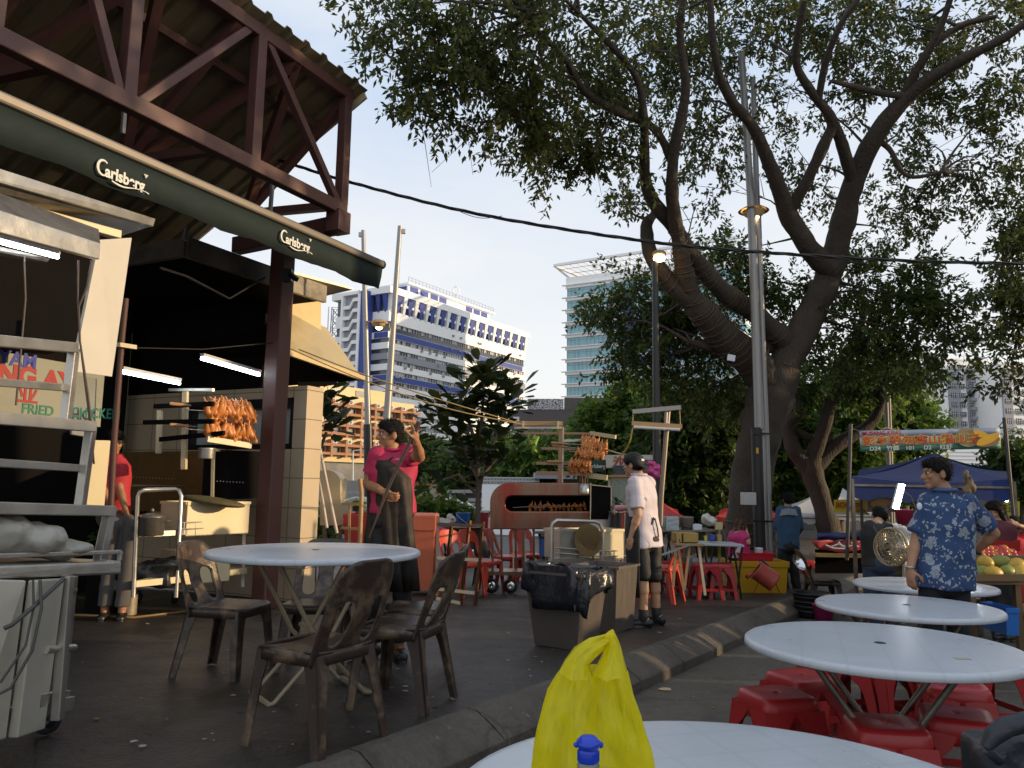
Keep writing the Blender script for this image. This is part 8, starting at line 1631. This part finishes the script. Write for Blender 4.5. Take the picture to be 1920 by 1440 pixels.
    if shoe:
        for s_ in 'LR':
            a, b = J['an' + s_], J['to' + s_]; d = (b - a); d.z = 0; d.normalize(); mb = MB(); z0 = b.z - .028; hb = V((a.x, a.y, z0 + .045)) - d * .045; mb.cap(hb, V((b.x, b.y, z0 + .035)) + d * .0, .05 * k, .042 * k); mb.cap(V((a.x, a.y, z0 + .05)), a - Z * .0, .05 * k, .045 * k, flat=True); mb.ell(V((b.x, b.y, z0 + .04)), (.046, .046, .04))
            mb.loft([[V((a.x, a.y, z0 + h)) + d * (.07 + math.cos(q) * .145) * 1 + V((-d.y, d.x, 0)) * math.sin(q) * .05 for q in [j * .314 for j in range(20)]] for h in (-.012, .014)], 0, True)
            remesh(mb, 'shoe', shoe, t, .008, 2)
    if socks:
        for s_ in 'LR': mb = MB(); a = J['an' + s_]; q = a.lerp(J['kn' + s_], .22); mb.cap(a - Z * .02, q, .048 * k, .052 * k, flat=True); mb.build('sock', socks, t)
    return t, dict(f=f, r=r, u=u, rt=rt, fr=fr, ax=ax, hip=hipc)
def feet(J, t_, xL, xR, Y, z, dirL, dirR, dL=0, dR=0):
    for s_, x, d, dy in (('L', xL, dirL, dL), ('R', xR, dirR, dR)):
        p = at(x, 900, Y + dy); J['an' + s_] = V((p.x, Y + dy, z + .085)); J['to' + s_] = V((p.x, Y + dy, z + .03)) + V(d).normalized() * .15
def panel(parent, nm, rows, mat, th=.006):      # cloth panel hung through rows of points
    mb = MB(); mb.loft(rows, 0, True, closed=False); o = mb.build(nm, mat, parent, fix=False); m = o.modifiers.new('t', 'SOLIDIFY'); m.thickness = th; return o
MAG = M('magenta_polo', (.42, .018, .07), .7, 0, .12, 6, .004, 14); BLKC = M('black_cloth', (.013, .012, .012), .7, 0, .3, 6, .005, 12); APR = M('greasy_apron', (.017, .014, .012), .62, 0, .4, 5, .012, 7, dirt=.8, dirtcol=(.085, .055, .03), spec=.3)
# man in the black apron holding a long skewer fork
Y0 = 5.9; zf = WALK + gz(Y0); a_ = lambda x, y, d=0: at(x, y, Y0 + d)
J = dict(head=a_(732, 815, -.02), face=(-.93, -.36, -.06), neck=a_(736, 846), shR=a_(703, 861, -.04), shL=a_(766, 853, .03), elR=a_(690, 907, .0), wrR=a_(716, 921, -.24), elL=a_(787, 857, -.19), wrL=a_(779, 825, -.40), hipR=a_(716, 962), hipL=a_(752, 962))
J['knR'] = a_(712, 1052, -.05); J['knL'] = a_(758, 1052, -.03); feet(J, None, 758, 708, Y0, zf, (.3, -1, 0), (-.4, -1, 0))
pA, pB = a_(784, 795, -.45), a_(727, 917, -.31); pD = (pB - pA).normalized()
p1, b1 = person('man in a magenta polo shirt and black apron, looking left, holding a long skewer pole', V((at(735, 900, Y0).x, Y0, zf)), J, SKIN, MAG, BLKC, shoe=BLACK, vox=.008, sh_w=1.02, hem=.0,
    hands={'L': (V((.0, -.35, 1)), V((-.8, .1, .25)), .95), 'R': (V((.75, -.25, -.35)), V((.25, .7, .3)), .95)})
def ringpts(bd, base, top, q, a, b, t0, t1, n=14, k=1.0, ext=0):
    ctr = base.lerp(top, q); rv = bd['rt']; fv = bd['fr']
    return [ctr + rv * math.cos(t) * a * k + fv * math.sin(t) * b * k for t in [t0 + (t1 - t0) * j / (n - 1) for j in range(n)]]
hb = b1['hip']; fdir = b1['fr'] if b1['fr'].y < 0 else -b1['fr']; b1['fr'] = fdir
rows = []
b1['fr'] = V((-.42, -.9, 0)).normalized(); b1['rt'] = V((-.9, .42, 0)).normalized()
for q, a, b, t0, t1, fo in ((.84, .085, .152, .85, 2.2, 0), (.74, .13, .158, .6, 2.5, 0), (.56, .185, .15, .1, 2.95, .004), (.30, .19, .142, -.25, 3.1, .006), (.0, .19, .138, -.3, 3.2, .010), (-.25, .195, .135, -.3, 3.25, .016), (-.55, .20, .13, -.3, 3.3, .022), (-.9, .205, .125, -.25, 3.3, .028), (-1.2, .21, .12, -.2, 3.3, .03)):
    r_ = ringpts(b1, hb, J['neck'], q, a, b, t0, t1, 40); ctr = hb.lerp(J['neck'], q); rows.append([p + (p - ctr).normalized() * fo * (math.sin(i * .62 + q * 2) + .6 * math.sin(i * 1.37 + 1)) for i, p in enumerate(r_)])
panel(p1, 'apron', rows, APR)
mb = MB(); mb.tube([rows[0][0], J['neck'] + V((-.07, .0, .0)), J['neck'] + V((0, .08, .02)), J['neck'] + V((.07, 0, .0)), rows[0][-1]], .008, 6); mb.build('neck_strap', BLACK, p1)
mb = MB(); nr = []
for k_ in range(13): a = 2 * math.pi * k_ / 12; nr.append(J['neck'] + V((math.cos(a) * .072, math.sin(a) * .07, .018 + .012 * math.sin(a))))
mb.tube(nr, .014, 6); mb.build('collar', MAG, p1)
txt('...', .05, LOGOW, p1, a_(741, 858, -.17), (1, -.1, .1), Z, name='chest_print', bold=.02)
pole_ = thing('skewer_pole', 'long metal skewer pole held slantwise by the man in the apron', 'skewer', pB)
for o_ in (-.006, .006): s_ = pD.cross(V((0, 1, 0))).normalized() * o_; mb = MB(); mb.tube([pA + s_, pB + s_, at(692, 1008, Y0 - .22) + s_ * .3], [.008, .007, .003], 6); mb.build('prong', M('tarnished_steel', (.20, .14, .10), .4, .6), pole_)
mb = MB(); mb.tube([pA - pD * .02, pA + pD * .1], .019, 8); mb.build('handle', M('dark_wood_handle', (.10, .05, .04), .5), pole_)
# man in the white shirt at the barbecue
Y0 = 7.85; zf = WALK + gz(Y0); a_ = lambda x, y, d=0: at(x, y, Y0 + d)
J = dict(head=a_(1187, 872, .03), face=(-.80, .60, -.06), neck=a_(1198, 894, .0), shL=a_(1189, 911, -.12), shR=a_(1218, 909, .10), elL=a_(1196, 966, -.17), wrL=a_(1183, 1006, -.14), elR=a_(1195, 950, .22), wrR=a_(1171, 953, .33), hipL=a_(1199, 1008, -.06), hipR=a_(1222, 1006, .06))
J['knL'] = a_(1206, 1080, -.08); J['knR'] = a_(1227, 1080, .06); feet(J, None, 1205, 1229, Y0, zf, (-1, .15, 0), (-.9, .5, 0), -.1, .1)
WSH = M('white_shirt', (.60, .53, .56), .75, 0, .06, 6, .005, 13)
p2, b2_ = person('man in a white short sleeved shirt and black cap seen from behind at the barbecue', V((at(1212, 900, Y0).x, Y0, zf)), J, SKIN2, WSH, BLKC, shoe=BLACK, vox=.0085, legcut=.05, hem=-.1, sleeve=.78, socks=BLKC, sh_w=1.05,
    torso=((0, .185, .14), (.2, .178, .132), (.42, .165, .12), (.68, .186, .13), (.84, .175, .118), (.93, .12, .088), (1.0, .07, .066)), hands={'L': (V((-.15, .1, -1)), V((.5, .8, .1)), .5), 'R': (V((-1, .25, -.1)), V((.1, .2, -1)), 1.0)})
f, r, u = b2_['f'], b2_['r'], b2_['u']; c = J['head']; Rm_ = Matrix((r, f, u)).transposed()
mb = MB(); mb.ell(c + u * .05 - f * .008, (.088, .104, .08), Rm_); mb.ell(c + u * .02 - f * .05, (.084, .065, .075), Rm_); cp = remesh(mb, 'cap', BLKC, p2, .008, 4)
mb = MB(); pts = [c - f * .085 - u * .005 + r * .075 * math.cos(a) - f * .09 * math.sin(a) - u * .055 * math.sin(a) for a in [k * math.pi / 10 for k in range(11)]]; mb.poly(pts, .008, u + f * -.3); mb.build('peak', BLKC, cp); mb = MB(); q = c - f * .112 + u * .045; mb.box(q, (.06, .006, .02), Matrix((r, -f, u)).transposed()); mb.build('badge', WHITE_PL, cp)
b2_['fr'] = V((-.75, .66, 0)); b2_['rt'] = V((.66, .75, 0)); hb = b2_['hip'] + V((-.02, .0, 0)); rows = []
for q, a, b, t0, t1 in ((.34, .185, .150, -.35, 3.5), (.1, .20, .165, -.45, 3.6), (-.25, .205, .175, -.4, 3.5), (-.6, .21, .18, -.3, 3.4), (-.95, .20, .18, -.2, 3.3)): rows.append(ringpts(b2_, hb, J['neck'], q, a, b, t0, t1, 18))
panel(p2, 'apron', rows, BLKC); mb = MB(); bk_p = hb.lerp(J['neck'], .30) - b2_['fr'] * .15
mb.tube([rows[0][0], bk_p, rows[0][-1]], .007, 6); mb.tube([bk_p, bk_p + V((.02, -.01, -.09)), bk_p + V((.03, -.0, -.17))], .007, 5); mb.tube([bk_p, bk_p + V((-.02, -.02, .02)), bk_p + V((-.04, -.02, -.05))], .007, 5); mb.build('apron_strings', BLACK, p2)
mb = MB(); nr = [J['neck'] + V((math.cos(a) * .075, math.sin(a) * .072, .02)) for a in [2 * math.pi * q / 12 for q in range(12)]]; mb.tube(nr, .015, 6, closed=True); mb.build('collar', WSH, p2)
mb = MB(); w_ = J['wrR']; mb.ell(w_ + V((-.045, .012, -.004)), (.062, .05, .034)); mb.build('glove', M('pink_glove', (.55, .22, .24), .6), p2)
sk_ = thing('skewer_pole', 'dark skewer handle pushed into the barbecue by the man in white', 'skewer', w_); mb = MB(); mb.tube([w_ + V((.02, -.0, .0)), w_ + V((-.08, .3, -.01)), cpt(1146, 949, .1)], .011, 8); mb.build('rod', BLACK, sk_)
# man in the floral shirt
fl_ = bpy.data.materials.new('floral_shirt'); fl_.use_nodes = True; n = fl_.node_tree.nodes; l = fl_.node_tree.links; pbs = n['Principled BSDF']; pbs.inputs['Roughness'].default_value = .8; tcn = n.new('ShaderNodeTexCoord')
nz = n.new('ShaderNodeTexNoise'); nz.inputs['Scale'].default_value = 26; nz.inputs['Detail'].default_value = 2; l.new(tcn.outputs['Object'], nz.inputs['Vector']); mxv = n.new('ShaderNodeMix'); mxv.data_type = 'VECTOR'; mxv.inputs[0].default_value = .07; l.new(tcn.outputs['Object'], mxv.inputs[4]); l.new(nz.outputs['Color'], mxv.inputs[5])
def vor(sc, feat='F1'): q = n.new('ShaderNodeTexVoronoi'); q.inputs['Scale'].default_value = sc; q.feature = feat; l.new(mxv.outputs[1], q.inputs['Vector']); return q
def rmp(src, stops):
    q = n.new('ShaderNodeValToRGB'); e = q.color_ramp.elements
    while len(e) < len(stops): e.new(.5)
    for i, (p, v) in enumerate(stops): e[i].position = p; e[i].color = (v, v, v, 1)
    l.new(src, q.inputs[0]); return q.outputs[0]
v1, v2, v3 = vor(10.5), vor(34), vor(75, 'DISTANCE_TO_EDGE')
big = rmp(v1.outputs['Distance'], [(0, 1), (.43, 1), (.46, 0)]); small = rmp(v2.outputs['Distance'], [(0, 1), (.36, 1), (.40, 0)]); veins = rmp(v3.outputs['Distance'], [(.02, .1), (.07, 1)])
gt = n.new('ShaderNodeMath'); gt.operation = 'GREATER_THAN'; gt.inputs[1].default_value = .5; sp_ = n.new('ShaderNodeSeparateColor'); l.new(v1.outputs['Color'], sp_.inputs[0]); l.new(sp_.outputs[0], gt.inputs[0])
def mth(op, a, b): q = n.new('ShaderNodeMath'); q.operation = op; l.new(a, q.inputs[0]); l.new(b, q.inputs[1]); return q.outputs[0]
gt2 = n.new('ShaderNodeMath'); gt2.operation = 'GREATER_THAN'; gt2.inputs[1].default_value = .45; sp2 = n.new('ShaderNodeSeparateColor'); l.new(v2.outputs['Color'], sp2.inputs[0]); l.new(sp2.outputs[1], gt2.inputs[0])
msk = mth('MAXIMUM', mth('MULTIPLY', mth('MULTIPLY', big, gt.outputs[0]), veins), mth('MULTIPLY', small, gt2.outputs[0])); mc = n.new('ShaderNodeMix'); mc.data_type = 'RGBA'; l.new(msk, mc.inputs[0]); mc.inputs[6].default_value = (.024, .058, .15, 1); mc.inputs[7].default_value = (.30, .33, .37, 1); l.new(mc.outputs[2], pbs.inputs['Base Color'])
Y0 = 5.75; zf = gz(Y0); a_ = lambda x, y, d=0: at(x, y, Y0 + d)
J = dict(head=a_(1756, 887, 0), face=(-.97, .12, -.10), neck=a_(1771, 924, .0), shL=a_(1735, 948, .02), shR=a_(1824, 951, -.02), elL=a_(1718, 1012, .03), wrL=a_(1707, 1066, -.03), elR=a_(1864, 1000, .02), wrR=a_(1826, 1036, .14), hipL=a_(1748, 1082), hipR=a_(1792, 1084))
J['knL'] = a_(1745, 1180, .02); J['knR'] = a_(1797, 1182, .02); feet(J, None, 1744, 1800, Y0, zf, (-.3, 1, 0), (.3, 1, 0))
p3, b3_ = person('man in a blue floral short sleeved shirt seen from behind, one hand on his hip', V((at(1770, 900, Y0).x, Y0, zf)), J, M('skin_medium', (.40, .21, .12), .5, 0, .1, 9, spec=.4), fl_, M('dark_jeans', (.014, .017, .026), .8, 0, .2, 8), shoe=BLACK, vox=.008, hem=-.075, sleeve=.80, sh_w=1.02,
    torso=((0, .205, .155), (.18, .205, .152), (.42, .192, .142), (.66, .20, .14), (.82, .188, .125), (.93, .115, .088), (1.0, .07, .066)), hands={'L': (V((-.05, -.05, -1)), V((.9, .4, 0)), .55), 'R': (V((-.75, .6, -.3)), V((-.3, -.9, 0)), .5)})
mb = MB(); nr = [J['neck'] + V((math.cos(a) * .076, math.sin(a) * .074, .022)) for a in [2 * math.pi * q / 12 for q in range(12)]]; mb.tube(nr, .016, 6, closed=True); mb.build('collar', M('blue_collar', (.06, .12, .25), .8), p3)
mb = MB(); q = J['wrL']; mb.tube([q + V((math.cos(a) * .033, math.sin(a) * .033, .012)) for a in [k * .628 for k in range(10)]], .007, 6, closed=True); mb.build('bracelet', STEEL, p3); mb = MB(); q = J['wrR'].lerp(J['elR'], .12); d, x, y = basis(J['elR'] - J['wrR']); mb.tube([q + (x * math.cos(a) + y * math.sin(a)) * .034 for a in [k * .628 for k in range(10)]], .012, 6, closed=True); mb.build('watch', BLACK, p3)
mb = MB(); mb.ell(a_(1724, 949, -.12), (.02, .008, .026)); mb.build('round_badge', WHITE_PL, p3)
# far figures
def simple(label, Y0, head, face, neck, shL, shR, elL, wrL, elR, wrR, hipL, hipR, knL, knR, ft, shirt, trouser, skin=SKIN2, hair='short', k=1.0, sleeve=.62, hem=0, hairm=HAIR, z=0, legcut=None, hup=Z, hands=None, **kw):
    a = lambda p: at(p[0], p[1], Y0 + (p[2] if len(p) > 2 else 0)); zf = gz(Y0) + z
    J = {n_: a(p) for n_, p in dict(head=head, neck=neck, shL=shL, shR=shR, elL=elL, wrL=wrL, elR=elR, wrR=wrR, hipL=hipL, hipR=hipR, knL=knL, knR=knR).items()}; J['face'] = face; J['hup'] = hup
    for s_, (x, d, dy) in zip('LR', ft): p = at(x, 900, Y0 + dy); J['an' + s_] = V((p.x, Y0 + dy, zf + .08)); J['to' + s_] = V((p.x, Y0 + dy, zf + .03)) + V(d).normalized() * .14
    hp = (J['hipL'] + J['hipR']) / 2; return person(label, V((hp.x, hp.y, zf)), J, skin, shirt, trouser, hairm, BLACK if kw.pop('shoes', True) else None, k, .012, hands, sleeve, hem, legcut, hair, **kw)
DENIM = M('blue_denim_shirt', (.035, .085, .16), .8, 0, .15, 6, .004, 12)
t_, b_ = simple('man in a blue shirt with a striped yoke, back turned, under the trees', 12.4, (1478, 937, 0), (.25, .95, -.1), (1477, 950), (1461, 960), (1496, 960), (1459, 990, .06), (1468, 1010, .2), (1500, 990, .06), (1490, 1010, .2), (1468, 1022), (1488, 1022), (1468, 1070), (1489, 1070), ((1466, (-.2, 1, 0), 0), (1490, (.2, 1, 0), 0)), DENIM, BLKC, sleeve=1.6, hem=-.06)
mb = MB(); 
for i in range(6): q = at(1463 + i * 1.0, 953 + i * 2.2, 12.25); mb.tube([at(1465 - i * .6, 956 + i * 2, 12.25), at(1478, 954 + i * 2, 12.22), at(1492 + i * .8, 956 + i * 2, 12.25)], .006, 4)
mb.build('yoke_stripes', FRAMEW, t_)
t_, b_ = simple('man in a black shirt with a sling strap bending over the stall, back turned', 8.5, (1652, 970, .12), (.35, .85, -.5), (1644, 983, .02), (1628, 992, 0), (1666, 994, 0), (1626, 1022, .1), (1640, 1040, .25), (1672, 1024, .1), (1664, 1040, .25), (1634, 1055), (1660, 1055), (1634, 1110), (1662, 1110), ((1633, (0, 1, 0), 0), (1664, (.1, 1, 0), 0)), BLKC, M('jeans', (.03, .045, .08), .8, 0, .2, 8), hem=-.04, sleeve=.7)
mb = MB(); mb.tube([at(1636, 986, 8.36), at(1648, 1005, 8.33), at(1658, 1030, 8.33), at(1662, 1040, 8.4)], .014, 6); mb.build('sling_strap', M('grey_strap', (.06, .06, .06), .6), t_)
PINK = M('pink_jersey', (.55, .03, .16), .7, 0, .12, 6)
t_, b_ = simple('woman in a bright pink jersey with reddish hair sitting at the folding table', 11.9, (1389, 985, .05), (.8, .5, -.25), (1384, 998, 0), (1373, 1006, .1), (1394, 1006, -.1), (1372, 1028, .15), (1392, 1036, .3), (1403, 1018, -.15), (1399, 995, .0), (1377, 1044, .06), (1394, 1044, -.06), (1410, 1042, .25), (1414, 1044, .1), ((1412, (1, .3, 0), .3), (1416, (1, .2, 0), .1)), PINK, BLKC, hair='long', hairm=M('auburn_hair', (.07, .025, .012), .5, 0, .3, 30), k=1.0, z=WALK, shoes=False)
mb = MB(); mb.poly([at(1372, 1046, 11.72), at(1384, 1046, 11.7), at(1391, 1022, 11.7), at(1388, 1018, 11.7)], .006, V((0, 1, 0))); mb.build('white_side_panel', BWH, t_)
t_, b_ = simple('woman with long straight black hair looking down at the fruit', 8.6, (1866, 958, 0), (-.85, -.2, -.45), (1872, 976), (1860, 990, .05), (1888, 990, 0), (1858, 1018, 0), (1846, 1030, -.2), (1892, 1018, 0), (1880, 1034, -.2), (1866, 1044), (1884, 1044), (1866, 1090), (1884, 1090), ((1865, (-.8, -.4, 0), 0), (1884, (-.8, -.4, 0), 0)), M('maroon_top', (.10, .02, .03), .8), BLKC, hair='long', k=.95)
REDT = M('red_tshirt', (.55, .02, .03), .75, 0, .1, 6, .004, 12)
t_, b_ = simple('girl in a red shirt with both hands raised behind her head at the right edge', 8.9, (1899, 984, 0), (.3, .9, -.1), (1901, 1003), (1887, 1012, 0), (1916, 1012, 0), (1876, 990, -.05), (1893, 984, -.12), (1930, 992, -.05), (1908, 985, -.12), (1892, 1072), (1912, 1072), (1891, 1122), (1913, 1122), ((1890, (0, 1, 0), 0), (1914, (0, 1, 0), 0)), REDT, M('red_shorts', (.45, .03, .025), .75), k=.86, sleeve=.5, legcut=.1, hem=-.05, hands={'L': (V((.9, .1, .1)), V((0, 1, 0)), .6), 'R': (V((-.9, .1, .1)), V((0, 1, 0)), .6)})
t_, b_ = simple('man in a red shirt sitting in the gloom of the stall beside the rusty pipe', 8.2, (216, 829, 0), (.55, -.75, -.3), (212, 852), (194, 866, 0), (222, 868, 0), (190, 910, -.1), (205, 945, -.25), (225, 918, -.08), (236, 958, -.28), (202, 968), (222, 968), (214, 985, -.42), (246, 985, -.42), ((216, (.3, -1, 0), -.42), (248, (.4, -1, 0), -.42)), M('dull_red_shirt', (.40, .02, .03), .75, 0, .1, 6), M('grey_trousers', (.09, .08, .075), .85, 0, .15, 7), z=WALK, skin=SKIN)
mb = MB(); q = at(212, 985, 8.35); mb.box(V((q.x, q.y, WALK + gz(8.3) + .2)), (.3, .3, .4)); tag(mb.build('wooden_crate', SOOT_SHADE), 'dark crate the seated man in the stall sits on', 'crate')
